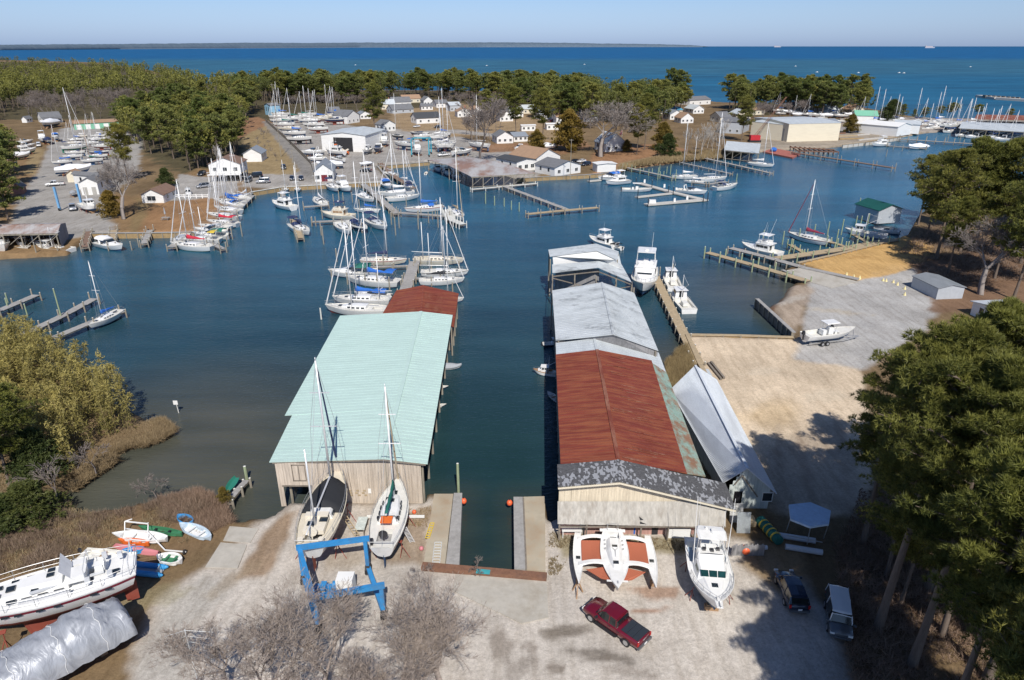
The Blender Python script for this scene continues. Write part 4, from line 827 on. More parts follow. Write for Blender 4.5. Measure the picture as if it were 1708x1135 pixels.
# ------------------------------------------------------------------ houses
def house(label, pa, pb, depth, wall_h, rise, wall='siding_white', roof='shingle_grey', ridge='depth', name='house', cat='house', wins=(), doors=(), over=.4, z0=1.0, porch=None, chimney=False, stilts=0, group=None, ang=0.0, sidewins=True):
    """front base corners as pixels; ridge runs in depth or along the front"""
    A, B = U(*pa, z0), U(*pb, z0); d = (B-A); Wd = d.length; rz = math.atan2(d.y, d.x)
    root = thing(name, label, cat, A, rz, group); zb = stilts; H = zb+wall_h
    mb = MB(); W2 = Wd/2
    def P(nm, mat, par=None): return mb.build(nm, M[mat], par or root)
    if ridge == 'depth': mb.prism([(0,0),(Wd,0),(Wd,depth),(0,depth)], zb, H); [mb.add([(0,y,H),(Wd,y,H),(W2,y,H+rise)], [f]) for y, f in ((0.0,(0,1,2)),(depth,(2,1,0)))]
    else: mb.prism([(0,0),(Wd,0),(Wd,depth),(0,depth)], zb, H); [mb.add([(x,0,H),(x,depth,H),(x,depth/2,H+rise)], [f]) for x, f in ((0.0,(2,1,0)),(Wd,(0,1,2)))]
    wl = P('wall', wall); mb = MB(); t = .14
    if ridge == 'depth':
        k = rise/W2 if W2 else 0
        for sg in (-1,1):
            e = (W2+sg*(W2+over), H-k*over+.06); mb.slab([(e[0],-over,e[1]),(W2,-over,H+rise+.06),(W2,depth+over,H+rise+.06),(e[0],depth+over,e[1])][::(1 if sg < 0 else -1)][::-1], t)
    else:
        k = rise/(depth/2)
        for sg in (-1,1):
            y = depth/2+sg*(depth/2+over); mb.slab([(-over,y,H-k*over+.06),(Wd+over,y,H-k*over+.06),(Wd+over,depth/2,H+rise+.06),(-over,depth/2,H+rise+.06)][::(1 if sg < 0 else -1)], t)
    rf = P('roof', roof)
    if chimney: mb = MB(); mb.boxb(Wd*.6,Wd*.6+.8,depth*.55,depth*.55+.8,H+rise*.3,H+rise+1.2); mb.build('chimney', M['siding_red'], rf)
    for u, ww, zz0, zz1 in wins:
        mb = MB(); x = u*Wd; mb.boxb(x-ww/2,x+ww/2,-.05,-.02,zb+zz0,zb+zz1); w_ = P('window', 'house_glass')
        mb = MB(); mb.boxb(x-ww/2-.12,x-ww/2-.004,-.09,-.015,zb+zz0-.1,zb+zz1+.12); mb.boxb(x+ww/2+.004,x+ww/2+.12,-.09,-.015,zb+zz0-.1,zb+zz1+.12); mb.boxb(x-ww/2,x+ww/2,-.09,-.015,zb+zz1+.004,zb+zz1+.12); mb.boxb(x-ww/2,x+ww/2,-.09,-.015,zb+zz0-.12,zb+zz0-.004); mb.boxb(x-.03,x+.03,-.08,-.055,zb+zz0,zb+zz1); mb.build('frame', M['trim_white'], w_)
    for u, ww, hh, dm in doors:
        mb = MB(); x = u*Wd; mb.boxb(x-ww/2,x+ww/2,-.06,-.02,zb+.02,zb+hh); P('door', dm)
    if sidewins:
        for x, f in ((-.05,-1),(Wd+.02,1)):
            for v_ in (.3,.7):
                if depth > 5: mb = MB(); mb.boxb(x,x+.03,depth*v_-.5,depth*v_+.5,zb+wall_h*.4,zb+wall_h*.8); P('window', 'house_glass')
    if stilts:
        for x in (.2,Wd/2,Wd-.2):
            for y in (.2,depth/2,depth-.2): mb = MB(); mb.boxb(x-.15,x+.15,y-.15,y+.15,0,zb); P('post', 'trim_white')
        mb = MB(); mb.boxb(-.3,Wd+.3,-2.4,-.1,zb-.25,zb-.05); mb.boxb(-.3,Wd+.3,-2.45,-2.38,zb+.85,zb+.95); [mb.boxb(x-.04,x+.04,-2.44,-2.36,zb-.05,zb+.9) for x in np.linspace(-.2,Wd+.2,9)]; [mb.boxb(x-.1,x+.1,-2.4,-2.2,0,zb-.25) for x in (0,Wd/2,Wd)]; P('porch', 'trim_white')
    if porch:
        mb = MB(); pd, ph = porch; mb.slab([(0,-pd,ph),(Wd,-pd,ph),(Wd,-.01,ph+.7),(0,-.01,ph+.7)], .1); pr_ = P('porch_roof', roof); mb = MB(); [mb.boxb(x-.07,x+.07,-pd+.1,-pd+.24,0,ph-.1) for x in np.linspace(.2,Wd-.2,5)]; mb.build('post', M['trim_white'], pr_)
    return root
hw = lambda n, z0=1.0, z1=2.2, w=1.2: tuple(((i+.5)/n, w, z0, z1) for i in range(n))
house('cream house on white stilts with brown gable roof above the parking yard', (352,303), (404,302), 10, 3.6, 2.2, 'siding_white', 'shingle_brown', wins=hw(3,.9,2.2,1.5), stilts=2.8)
house('white single garage with blue grey gable roof on the dry lawn', (407,270.5), (437,270), 10, 3.6, 2.2, 'siding_white', 'shingle_bluegrey', name='garage', cat='garage', doors=((.5,3.4,2.8,'trim_white'),))
house('small cream cottage with low brown roof beside the bare tree', (238,339), (274,339), 10, 2.8, 1.7, 'siding_white', 'shingle_brown', wins=((.45,2.6,.8,2.2),))
house('long low workshop with tan roof and green walls behind the west boatyard', (125,217), (200,213), 12, 3.6, 1.2, 'siding_green', 'shingle_tan', 'front', name='workshop', cat='workshop', doors=tuple(((i+.5)/5,2.6,2.8,'trim_white') for i in range(5)))
house('white house with grey roof and porch at the back of the west boatyard', (71,206), (104,204), 12, 3.6, 2.8, 'siding_white', 'shingle_grey', 'front', wins=hw(4), porch=(2.5,2.6))
house('tiny white shed at the edge of the bare grey trees', (37,205), (45,205), 6, 2.5, 1.5, name='shed', cat='shed')
house('white workshop with grey roof and two doors beside the blue boat lift', (137,326), (166,325), 13, 4.4, 1.4, 'siding_white', 'shingle_grey', name='workshop', cat='workshop', doors=((.25,1.3,2.6,'door_grey'),(.75,1.3,2.6,'door_grey')))
house('white lean side wing of the workshop below the bare tree', (167,320), (177,318), 12, 5.4, .7, 'siding_white', 'shingle_grey', name='workshop', cat='workshop')
house('narrow tan shed standing in front of the shrink wrapped boat', (113.5,304.5), (131,304), 4, 3.2, 1.2, 'siding_cream', 'shingle_tan', name='shed', cat='shed')
house('small reddish brown shed under the pines at the left edge', (23,325), (39,324), 5, 2.4, 1.3, 'siding_red', 'shingle_grey', name='shed', cat='shed')
house('little white gable office with maroon doors on the marina quay', (525.5,303.5), (557,302.5), 14, 3.9, 2.6, 'siding_white', 'shingle_bluegrey', name='office', cat='office', wins=((.15,1.6,.9,2.3),(.85,1.6,.9,2.3)), doors=((.44,1.2,2.4,'door_maroon'),(.58,1.2,2.4,'door_maroon')))
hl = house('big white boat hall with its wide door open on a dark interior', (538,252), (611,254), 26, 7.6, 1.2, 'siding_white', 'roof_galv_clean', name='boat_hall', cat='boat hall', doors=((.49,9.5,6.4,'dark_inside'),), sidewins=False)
house('white gable storage shed next to the boat hall', (611,238), (637,237), 12, 4.2, 2.2, 'siding_white', 'shingle_grey', name='shed', cat='shed')
for lab, a, b, dp, wh, rs_, wl_, rf_, rd in (
    ('grey roofed white house behind the tall middle pine', (655,178), (686,177), 12, 3.6, 3.5, 'siding_white', 'shingle_grey', 'front'),
    ('tan roofed house in the village behind the middle boatyard', (672,172), (702,171), 10, 3.5, 3, 'siding_cream', 'shingle_tan', 'front'),
    ('white house with steep gable among the village trees', (707,176), (722,175.5), 10, 4, 3, 'siding_white', 'shingle_grey', 'depth'),
    ('long white low house on the tan lawn slope', (703,184), (722,183.5), 8, 3, 1.5, 'siding_white', 'shingle_grey', 'front'),
    ('white house with dark slate roof above the boatyard road', (695,207), (735,205), 11, 3.6, 3.0, 'siding_white', 'shingle_dark', 'front'),
    ('grey roofed cottage left of the village lawn', (655,190), (690,188), 10, 3, 3.2, 'siding_grey', 'shingle_grey', 'front'),
    ('small white cottage right of the tall middle pine', (640,220), (660,218), 8, 4, 2.2, 'siding_white', 'shingle_grey', 'depth'),
    ('white gabled house with its end to the masts behind the boatyard', (580,207), (600,204), 12, 5, 3, 'siding_white', 'shingle_grey', 'depth'),
    ('white bungalow with grey roof by the bare trees', (829,240), (856,239), 10, 3.6, 2.4, 'siding_white', 'shingle_grey', 'depth'),
    ('low white wing house right of the bungalow', (857,237), (880,236), 10, 2.8, 1.6, 'siding_white', 'shingle_bluegrey', 'front'),
    ('white house with pale metal roof behind the pines in the centre', (900,200), (928,199), 10, 3.6, 2.6, 'siding_white', 'roof_galv_clean', 'front'),
    ('long white trailer home on the far lawn', (912,217), (936,216.5), 6, 3.3, .4, 'siding_white', 'trim_white', 'front'),
    ('white storage trailer beside the bungalow', (870,219), (893,218.5), 4, 3.2, .3, 'trim_white', 'trim_white', 'front'),
    ('pale cottage with metal hip roof behind the round bare tree', (1010,254), (1043,252), 11, 4, 4.2, 'siding_white', 'roof_galv_clean', 'depth'),
    ('low building with bright blue roof among the white trees', (1100,193), (1138,192), 12, 3.6, 1.6, 'siding_cream', 'roof_blue', 'front'),
    ('white shop building with grey roof near the far point', (1150,176), (1185,174), 14, 4, 2.5, 'siding_white', 'shingle_grey', 'front'),
    ('grey shed with wide door left of the cream factory', (1200,222), (1235,224), 22, 6.5, 1.5, 'siding_grey', 'shingle_grey', 'front'),
    ('white cottage hidden behind the west pine belt', (790,192), (806,191), 8, 3.5, 2.4, 'siding_white', 'shingle_tan', 'depth'),
    ('blue walled shop behind the masts at the edge of the wood', (452,193), (468,192), 10, 7, 1.2, 'siding_blue', 'shingle_grey', 'front')):
    house(lab, a, b, dp, wh, rs_, wl_, rf_, rd, wins=hw(3))
house('white waterfront restaurant gable with three windows on the bulkhead', (925,294.5), (968,288.5), 12, 3.4, 1.9, 'siding_white', 'shingle_grey', name='restaurant', cat='restaurant', wins=hw(3,1.0,2.2,1.4))
house('taller tan roofed gable of the restaurant behind its white front', (893,283), (934,277), 16, 4.4, 3.2, 'siding_white', 'shingle_tan', name='restaurant', cat='restaurant')
house('dark flat roofed shed left of the restaurant', (862,287), (893,283), 14, 4.0, .8, 'siding_white', 'shingle_dark', name='shed', cat='shed', wins=hw(3,1,2.4,1.6))
house('small white flat topped shed by the marsh edge', (996,288), (1027,286.5), 5, 3.2, .3, 'siding_white', 'trim_white', name='shed', cat='shed', sidewins=False)
house('large cream factory hall with two dark doorways facing the slipway', (1255,224), (1312,237), 30, 9.0, .8, 'siding_cream', 'roof_galv_clean', name='factory', cat='factory', doors=((.36,6,6.4,'dark_inside'),(.55,4,6.2,'siding_cream'),(.78,9,6.2,'door_grey')), over=.15, sidewins=False)
house('cream gable block on the right end of the factory', (1316,236.5), (1362,230.5), 24, 8.2, .6, 'siding_cream', 'roof_galv_clean', name='factory', cat='factory', over=.1, wins=((.12,.6,3,4),(.2,.6,2,3)), doors=((.93,2.4,3.4,'house_glass'),), sidewins=False)
house('small light blue walled workshop behind the cream factory', (1372,218), (1400,217), 12, 4.2, 1.8, 'siding_blue', 'shingle_bluegrey', 'front', name='workshop', cat='workshop')
house('long white warehouse on the far quay', (1432,222), (1495,228), 16, 5.2, 1.6, 'siding_white', 'siding_white', 'front', name='warehouse', cat='warehouse', sidewins=False)
house('white warehouse with pale grey roof next to the masts', (1490,222), (1532,224), 16, 5.2, 1.4, 'siding_white', 'roof_galv_clean', 'front', name='warehouse', cat='warehouse', sidewins=False)
house('white building with green metal roof behind the warehouse', (1425,206), (1462,207), 14, 5, 2.6, 'siding_white', 'siding_green', 'front')
house('grey shed with dark shaded roof beside the bare tree on the gravel', (1519,479), (1561,500), 5.6, 2.4, .6, 'siding_grey', 'roof_shade', 'front', name='shed', cat='shed', over=.2, sidewins=False)
house('white roofed shed glimpsed between the big pines at the right edge', (1672,552), (1722,550), 8, 2.6, .7, 'siding_white', 'roof_white', 'front', name='shed', cat='shed')
rv = random.Random(31)
for i, (x, y) in enumerate(((560,196),(610,199),(648,183),(738,180),(760,186),(775,196),(845,203),(862,196),(884,190),(940,206),(958,196),(985,204),(1042,196),(1060,203),(1090,184),(1128,200),(1146,206),(1165,190),(1210,205),(1240,200),(1265,192),(1330,186),(1352,190),(1385,194),(1402,190),(1430,192))):
    w_ = rv.uniform(16,26); house('pale house glimpsed among the village trees, %s one counted from the left' % ((ordw_ := 'first second third fourth fifth sixth seventh eighth ninth tenth eleventh twelfth thirteenth fourteenth fifteenth sixteenth seventeenth eighteenth nineteenth twentieth'.split())+['twenty '+q for q in ordw_[:8]])[i], (x-w_/2,y), (x+w_/2,y-.6), rv.uniform(9,13), rv.uniform(3.2,4.4), rv.uniform(2,3.4), rv.choice(['siding_white','siding_white','siding_cream','siding_grey']), rv.choice(['shingle_grey','roof_galv_clean','shingle_tan','shingle_bluegrey']), rv.choice(['front','depth']), wins=hw(3), group='houses among the village trees', chimney=rv.random() < .4)
# covered slips standing on piles
def slip_cover(label, quad, z_e, z_r, roof, n=6, wallmat=None):
    c = sum((Vector(U(*q, 0)) for q in quad), Vector())/4; root = thing('covered_slip', label, 'covered slip', c)
    el, er, br_, bl_ = U(*quad[0], z_e), U(*quad[1], z_e), U(*quad[2], z_e), U(*quad[3], z_e)
    rl, rr_ = (el+bl_)/2, (er+br_)/2; rl.z = rr_.z = z_r
    mb = MB(); roof_side(mb, er, rr_, rl, el, 1.2); roof_side(mb, br_, rr_, rl, bl_, 1.2); at_root(mb, 'roof', roof, root)
    for i in range(n):
        for a, b_ in ((el,er),(bl_,br_),(rl,rr_)):
            p = lerp(a,b_,.02+.96*i/(n-1)); mb = MB(); mb.cyl((p.x,p.y,-1.5),(p.x,p.y,p.z-.1),.16,.14,6); at_root(mb, 'post', 'pile_wood', root)
    mb = MB()
    for a, b_ in ((el,er),(bl_,br_)): mb.bar(a+Vector((0,0,-.3)), b_+Vector((0,0,-.3)), .12,.25); mb.bar(Vector((a.x,a.y,.9)), Vector((b_.x,b_.y,.9)), .5,.15)
    for i in range(n-1):
        p, q = lerp(el,er,i/(n-1)), lerp(el,er,(i+1)/(n-1)); mb.bar((p.x,p.y,1.2),(q.x,q.y,q.z-.4),.08,.12)
    at_root(mb, 'frame', 'pile_wood', root)
    if wallmat:
        mb = MB(); mb.add([er+Vector((0,0,-.1)), rr_+Vector((0,0,-.1)), br_+Vector((0,0,-.1)), (br_.x,br_.y,.4), (er.x,er.y,.4)], [(4,3,2,1,0)]); at_root(mb, 'wall', wallmat, root)
        mb = MB(); mb.add([bl_+Vector((0,0,-.1)), br_+Vector((0,0,-.1)), (br_.x,br_.y,.4), (bl_.x,bl_.y,.4)], [(0,1,2,3)]); at_root(mb, 'back_wall', wallmat, root)
    return root
slip_cover('open covered slip with grey and rusty sheet roof on white posts in the middle basin', ((786,295),(893,289),(781,262),(713,267)), 4.6, 5.6, 'roof_mixed', 7)
slip_cover('covered slip with streaked rusty grey roof and dark end wall on the left shore', ((-60,391.5),(96,389),(109,372),(-60,375)), 4.8, 5.8, 'roof_mixed', 6, 'wall_greywood')
slip_cover('grey hip roofed boat house on piles in front of the cream factory', ((1208,250),(1266,256),(1270,240),(1214,236)), 4.6, 6.6, 'roof_galv_clean', 5)
slip_cover('long grey roofed slip cover at the far right marina', ((1600,214),(1740,222),(1740,208),(1606,203)), 5, 6.4, 'roof_galv_clean', 7)
slip_cover('rust orange roofed slip cover behind the grey one at the far right marina', ((1625,199),(1760,202),(1760,194.5),(1632,192)), 5, 6.6, 'roof_rust_light', 7)
bh = house('pale grey boathouse with dark teal roof in the shadow of the shore pines', (1462,374), (1500,371), 9, 4.0, 1.4, 'siding_grey', 'roof_teal', name='boathouse', cat='boathouse', z0=.4, sidewins=False)
# ------------------------------------------------------------------ docks, bulkheads, piles
def pile_mesh(kind, h, r=.16):
    def f(b): b.cyl((0,0,-1.6),(0,0,h),r,r*.86,7); b.cyl((0,0,h),(0,0,h+.05),r*.86,r*.3,7,1)
    return cached(('piling',kind,h,r), f, [kind,'pile_white'])
def dock(label, pts, width=1.8, mat='dock_grey', z=1.15, step=4.2, pile='pile_wood', ph=2.2, group=None, boards=True, one_side=False, floating=False, pile_r=.16, under=True):
    W = [U(x, y, z) for x, y in pts]; root = thing('dock', label, 'dock', (W[0].x, W[0].y, 0), 0, group)
    mb = MB(); bm_ = MB(); pr = random.Random(len(label)*7+int(W[0].x)); npile = 0; pts_p = []
    for a, b in zip(W[:-1], W[1:]):
        d = b-a; L = d.length; u = d.normalized(); nrm = Vector((-u.y,u.x,0)); n = max(2, int(L/.34)) if boards and a.y < 150 else max(1, int(L/1.6))
        for i in range(n):
            p0, p1 = a+u*(L*i/n+.012), a+u*(L*(i+1)/n-.012); j = pr.uniform(-.03,.03) if n > 3 else 0; dz = pr.uniform(0,.015)
            q = [p0-nrm*(width/2+j), p1-nrm*(width/2+j), p1+nrm*(width/2-j), p0+nrm*(width/2-j)]
            mb.slab([(v_.x,v_.y,v_.z+dz) for v_ in q], .35 if floating else .07)
        for sg in (-1,1): bm_.bar(a+nrm*sg*width*.42-Vector((0,0,.17)), b+nrm*sg*width*.42-Vector((0,0,.17)), .12,.2)
        k = max(1, int(L/step))
        for i in range(k+1):
            p = a+u*(L*i/k)
            for sg in ((-1,) if one_side else (-1,1)): pts_p.append((p+nrm*sg*(width/2+.1), sg))
            if not floating and under: bm_.bar((p-nrm*(width/2+.15))-Vector((0,0,.36)), (p+nrm*(width/2+.15))-Vector((0,0,.36)), .16,.2)
    at_root(mb, 'deck', mat, root); at_root(bm_, 'joist', 'timber_old' if not floating else 'dock_concrete', root)
    done = []
    for p, sg in pts_p:
        if any((p-q).length < .8 for q in done) or len(done) > 96: continue
        done.append(p); h = round(pr.choice((ph, ph*1.0, ph*.85, ph*1.12)), 2)
        o = link('piling', pile_mesh(pile, h, pile_r), root); o.location = (p.x-root.location.x, p.y-root.location.y, 0)
    return root
def box_on(root_name, label, cat, p, d, mat, rz=0): 
    mb = MB(); mb.box((0,0,d[2]/2), d, 0, rz, .96); o = mb.build(root_name, M[mat]); o.location = p; return tag(o, label, cat)
dock('long tan timber dock beside the moored workboats and the sand lot', [(1093,461),(1130,535),(1166,607)], 1.7, 'dock_tan', 1.25, 3.2, 'pile_wood', 1.6)
dock('short grey dock cut by the left edge, furthest out of the three there', [(-45,536),(60,492)], 1.7, 'dock_grey', 1.2, 4, ph=2.1)
dock('middle grey dock with tall posts behind the bamboo point', [(38,558),(105,526),(157,498)], 1.7, 'dock_grey', 1.2, 3.6, ph=2.2)
dock('grey dock carrying the white sloop with blue cover behind the bamboo point', [(92,562),(150,538),(204,519)], 1.6, 'dock_grey', 1.2, 4, ph=2.0)
dock('grey plank pier between the two rows of sailboats beyond the red roof', [(692,436),(684,460),(674,490)], 2.4, 'dock_grey', 1.2, 4, ph=2.2)
dock('thin finger pier left of the plank pier beyond the red roof', [(590,446),(690,443)], 1.0, 'dock_grey', 1.1, 4, ph=1.9)
dock('narrow catwalk right of the plank pier beyond the red roof', [(694,464),(735,464)], .9, 'dock_grey', 1.1, 4, ph=1.9)
dock('main grey pier of the middle marina running out from the quay', [(602,304),(641,338),(662,356)], 2.2, 'dock_grey', 1.2, 5, ph=2.2)
dock('cross head pier ending at the white posted boat in the middle marina', [(655,354),(700,357),(748,361)], 1.8, 'dock_grey', 1.2, 4.5, ph=2.6)
dock('left branch pier behind the cream trawler in the middle marina', [(506,345),(548,342)], 1.4, 'dock_grey', 1.2, 4.5, ph=2.4)
dock('left branch pier in front of the cream trawler in the middle marina', [(520,370),(592,367)], 1.5, 'dock_grey', 1.2, 4.5, ph=2.4)
dock('short pale finger pier at the outer left corner of the middle marina', [(489,366),(501,397)], 1.5, 'dock_tan', 1.2, 3, ph=2.2)
dock('brown ramp and pier beside the small boats at the marina corner', [(634,272),(660,296),(690,314)], 2.0, 'dock_brown', 1.4, 5, ph=2.2)
dock('short finger pier at the quay left of the office', [(470,318),(474,340)], 1.2, 'dock_grey', 1.2, 4, ph=2.4)
dock('white topped end pier with close set posts in the middle marina', [(742,350),(752,366),(772,374)], 2.2, 'pile_white', 1.3, 1.4, 'pile_white', 2.4)
dock('long straight walkway pier from the open covered slip', [(842,311),(945,349)], 1.8, 'dock_grey', 1.3, 4.5, ph=1.3)
dock('weathered cross pier at the end of the walkway pier', [(879,357),(940,351),(997,346)], 1.7, 'dock_tan', 1.3, 4, ph=2.1)
dock('walkway along the front of the open covered slip', [(786,316),(895,306)], 1.4, 'pile_white', 1.0, 5, 'pile_white', 1.6)
dock('pale floating dock running out to the corner in the middle of the creek', [(1066,305),(1120,320),(1178,334)], 2.4, 'dock_concrete', .55, 9, 'hull_black', 2.8, boards=False, floating=True, one_side=True, pile_r=.15)
dock('outer pale floating dock with white lockers', [(1077,341),(1176,332.5)], 2.6, 'dock_concrete', .55, 16, 'hull_black', 2.8, boards=False, floating=True, one_side=True, pile_r=.15)
dock('inner pale floating finger dock', [(1061,328.5),(1120,322)], 1.6, 'dock_concrete', .5, 12, 'hull_black', 2.8, boards=False, floating=True, one_side=True, pile_r=.15)
dock('small floating dock beside the cruiser nearest the marsh', [(981,302),(1002,300)], 1.6, 'dock_concrete', .5, 12, 'hull_black', 2.6, boards=False, floating=True, one_side=True, pile_r=.15)
dock('long grey pier from the marsh past the white boxes', [(1043,279),(1085,288),(1124,297)], 1.6, 'dock_grey', 1.2, 4.6, 'pile_green', 2.6)
dock('thin grey pier in the middle of the marsh cove', [(1136,271),(1220,290)], 1.2, 'dock_grey', 1.0, 6, ph=1.5)
dock('grey pier leading to the moored ketch by the boat house', [(1172,263),(1230,276),(1287,289)], 1.8, 'dock_grey', 1.2, 4, ph=2.0)
dock('grey pier between the two tall sloops in the cove', [(1156,304),(1180,307),(1212,303)], 1.6, 'dock_grey', 1.2, 3.5, ph=1.9)
dock('long low far pier with red edge in the right basin', [(1322,254),(1400,266),(1491,280)], 2.2, 'dock_brown', 1.6, 7, 'pile_wood', 3.0)
dock('cluttered far jetty with close posts by the timber bulkhead', [(1500,232),(1640,241)], 3.0, 'dock_grey', 1.3, 4, ph=3)
dock('small low float with white boat cover in the far basin', [(1480,243),(1545,248)], 1.6, 'dock_grey', .6, 9, ph=2)
dock('pale topped dock nearest the beach on the right', [(1180,421),(1260,443),(1348,469)], 1.9, 'dock_tan', 1.4, 3.6, 'pile_green', 2.7, pile_r=.18)
dock('grey topped dock beside the white sportfisher', [(1219,413.5),(1280,429),(1337,445)], 2.0, 'dock_grey', 1.35, 3.0, 'pile_wood', 1.7, pile_r=.18)
dock('wide tan boardwalk along the orange sand bulkhead', [(1296,431),(1400,416),(1492,399)], 2.6, 'dock_tan', 1.35, 4.0, 'pile_green', 2.4, pile_r=.17)
dock('tan finger pier in front of the red trimmed sloop', [(1318,408),(1342,422)], 1.2, 'dock_tan', 1.3, 3, 'pile_green', 2.6)
dock('tan finger pier right of the red trimmed sloop', [(1383,403),(1418,413)], 1.3, 'dock_tan', 1.3, 3, 'pile_green', 2.6)
dock('finger pier beside the long grey deck boat', [(1424,391),(1450,406)], 1.2, 'dock_tan', 1.3, 3, 'pile_green', 2.8)
dock('brown finger pier right of the orange cabin workboat', [(148,386),(141,412)], 1.6, 'dock_brown', 1.3, 3, ph=2.2)
dock('tan finger pier left of the white cabin cruiser on the left shore', [(190,384),(186,410)], 1.6, 'dock_tan', 1.3, 3, ph=2.2)
dock('grey finger pier right of the white cabin cruiser on the left shore', [(250,384),(240,406)], 1.6, 'dock_grey', 1.3, 3, ph=2.4)
dock('short grey landing at the bow of the red covered ketch', [(286,412),(306,398)], 2.2, 'dock_grey', 1.2, 3, ph=2.2)
dock('pale finger pier at the outer end of the left marina row', [(372,415),(350,404)], 1.3, 'dock_grey', 1.2, 3.5, ph=2.4)
dock('grey boardwalk along the left marina row of boats', [(333,392),(372,372),(420,326)], 2.0, 'dock_grey', 1.25, 6, ph=1.5)
def bulkhead(label, pts, mat='timber_wall', top=1.35, cap='dock_grey', step=2.2, depth=.35, capw=.7, posts=True):
    W = [U(x, y, 1.0) for x, y in pts]; root = thing('bulkhead', label, 'bulkhead', (W[0].x,W[0].y,0)); mb = MB(); mc = MB(); mp_ = MB()
    for a, b in zip(W[:-1], W[1:]):
        d = b-a; L = d.length; u = d.normalized(); a0 = Vector((a.x,a.y,0)); n = max(1, int(L/.3)); pr = random.Random(int(abs(a.x)*10))
        if a.y > 140: n = max(1, int(L/1.5))
        for i in range(n):
            p0, p1 = a0+u*(L*i/n+.01), a0+u*(L*(i+1)/n-.01); o = pr.uniform(-.02,.02); mb.bar(p0+Vector((0,o,(top-1.6)/2)), p1+Vector((0,o,(top-1.6)/2)), depth, top+1.6-.2)
        mc.bar(Vector((a.x,a.y,top)), Vector((b.x,b.y,top)), capw, .14)
        k = max(1, int(L/step)); nrm = Vector((u.y,-u.x,0))
        if nrm.y > 0: nrm = -nrm
        for i in range(k+1):
            p = a0+u*(L*i/k)+nrm*(depth/2+.12); mp_.cyl(p+Vector((0,0,-1.6)), p+Vector((0,0,top+.05)), .14,.13,6)
    at_root(mb, 'planking', mat, root); at_root(mc, 'cap', cap, root)
    if posts: at_root(mp_, 'piles', 'pile_wood', root)
    return root
bulkhead('weathered timber wall with cross boards below the gravel beach', [(1262,506),(1292,534),(1323,563)], 'timber_old', 1.9, 'dock_grey', 1.8)
bulkhead('tan timber bulkhead along the water edge of the sand lot', [(1146,560.5),(1235,562),(1324,565)], 'timber_wall', 1.25, 'dock_tan', 2.4)
bulkhead('old dark timber bulkhead from the tan dock down past the reeds', [(1146,561),(1166,608),(1200,672)], 'timber_old', 1.35, 'dock_tan', 1.3)
bulkhead('timber bulkhead under the left cottage lawn', [(152,392),(250,391.5),(335,390)], 'timber_wall', 1.5, 'dock_grey', 3)
bulkhead('bulkhead under the left marina boardwalk', [(335,393),(374,373),(421,323)], 'timber_wall', 1.2, 'dock_grey', 3)
bulkhead('yellow timber bulkhead of the marina quay below the office', [(418,323),(470,314.5),(541,310.5),(606,307),(652,306)], 'timber_wall', 1.5, 'pile_white', 2.6)
bulkhead('yellow timber bulkhead in the inner corner of the marina', [(652,306),(630,279),(716,272)], 'timber_wall', 1.5, 'dock_grey', 2.6)
bulkhead('timber bulkhead in front of the waterfront restaurant', [(862,300),(905,297),(974,294),(1033,289)], 'timber_wall', 1.5, 'dock_grey', 2.4)
bulkhead('pale bulkhead of the far slipway yard', [(1405,244),(1440,240)], 'dock_concrete', 1.7, 'dock_tan', 4); bulkhead('new yellow bulkhead beside the far jetty', [(1443,240),(1502,231)], 'dock_concrete', 1.8, 'timber_wall', 4)
bulkhead('tan bulkhead holding the orange sand', [(1331,441),(1410,423),(1496,401)], 'timber_wall', 1.35, 'dock_tan', 2)
bulkhead('dark bulkhead under the concrete slab by the beach dock', [(1305,452),(1348,470.5)], 'timber_old', 1.2, 'dock_grey', 1.6)
# haul-out slip walls and slabs
def pier(label, pts, z, mat, h=2.6, name='haul_out_pier', cat='pier', extra=None):
    W = [U(x, y, z) for x, y in pts]; c = sum(W, Vector())/len(W); root = thing(name, label, cat, (c.x,c.y,0))
    mb = MB(); q = [(p.x,p.y,p.z) for p in W]
    if (W[1]-W[0]).cross(W[2]-W[0]).z < 0: q = q[::-1]
    mb.slab(q, h); at_root(mb, 'slab', mat, root); return root
r = pier('tan concrete pier left of the haul out slip', [(724,824),(756,824),(742,944),(706,944)], 1.45, 'concrete_stained')
mb = MB(); a, b = U(731,905,1.47), U(727,943,1.47); [mb.bar(lerp(a,b,t)+Vector((-.35,0,.02)), lerp(a,b,t)+Vector((.35,0,.02)), .06,.06) for t in np.linspace(0,1,9)]; mb.bar(a+Vector((-.35,0,.02)), b+Vector((-.35,0,.02)), .06,.06); mb.bar(a+Vector((.35,0,.02)), b+Vector((.35,0,.02)), .06,.06); o = mb.build('ladder', M['pale_steel']); tag(o, 'aluminium ladder lying on the left haul out pier', 'ladder')
mb = MB(); a, b = U(721,873,1.47), U(713,898,1.47); [mb.bar(lerp(a,b,t)+Vector((-.2,0,.03)), lerp(a,b,t)+Vector((.2,0,.03)), .08,.06) for t in np.linspace(0,1,7)]; mb.bar(a+Vector((-.2,0,.02)), b+Vector((-.2,0,.02)), .07,.07); mb.bar(a+Vector((.2,0,.02)), b+Vector((.2,0,.02)), .07,.07); o = mb.build('ladder', M['yellow_plastic']); tag(o, 'short yellow ladder lying beside the left haul out pier', 'ladder')
r = pier('grey timber walkway along the left wall of the haul out slip', [(757,822.5),(771,822.5),(766,945),(743.5,945)], 1.5, 'dock_grey')
r = pier('grey timber walkway along the right wall of the haul out slip', [(856.5,829),(872,829),(877,949),(858,949)], 1.5, 'dock_grey')
r = pier('tan concrete pier right of the haul out slip', [(873,829),(909,828),(910,952),(878,951)], 1.45, 'concrete_stained')
mb = MB(); a, b = U(873,832,1.5), U(878,950,1.5); mb.bar(a,b,.16,.16); o = mb.build('rail', M['timber_old'], r); o.location = -r.location
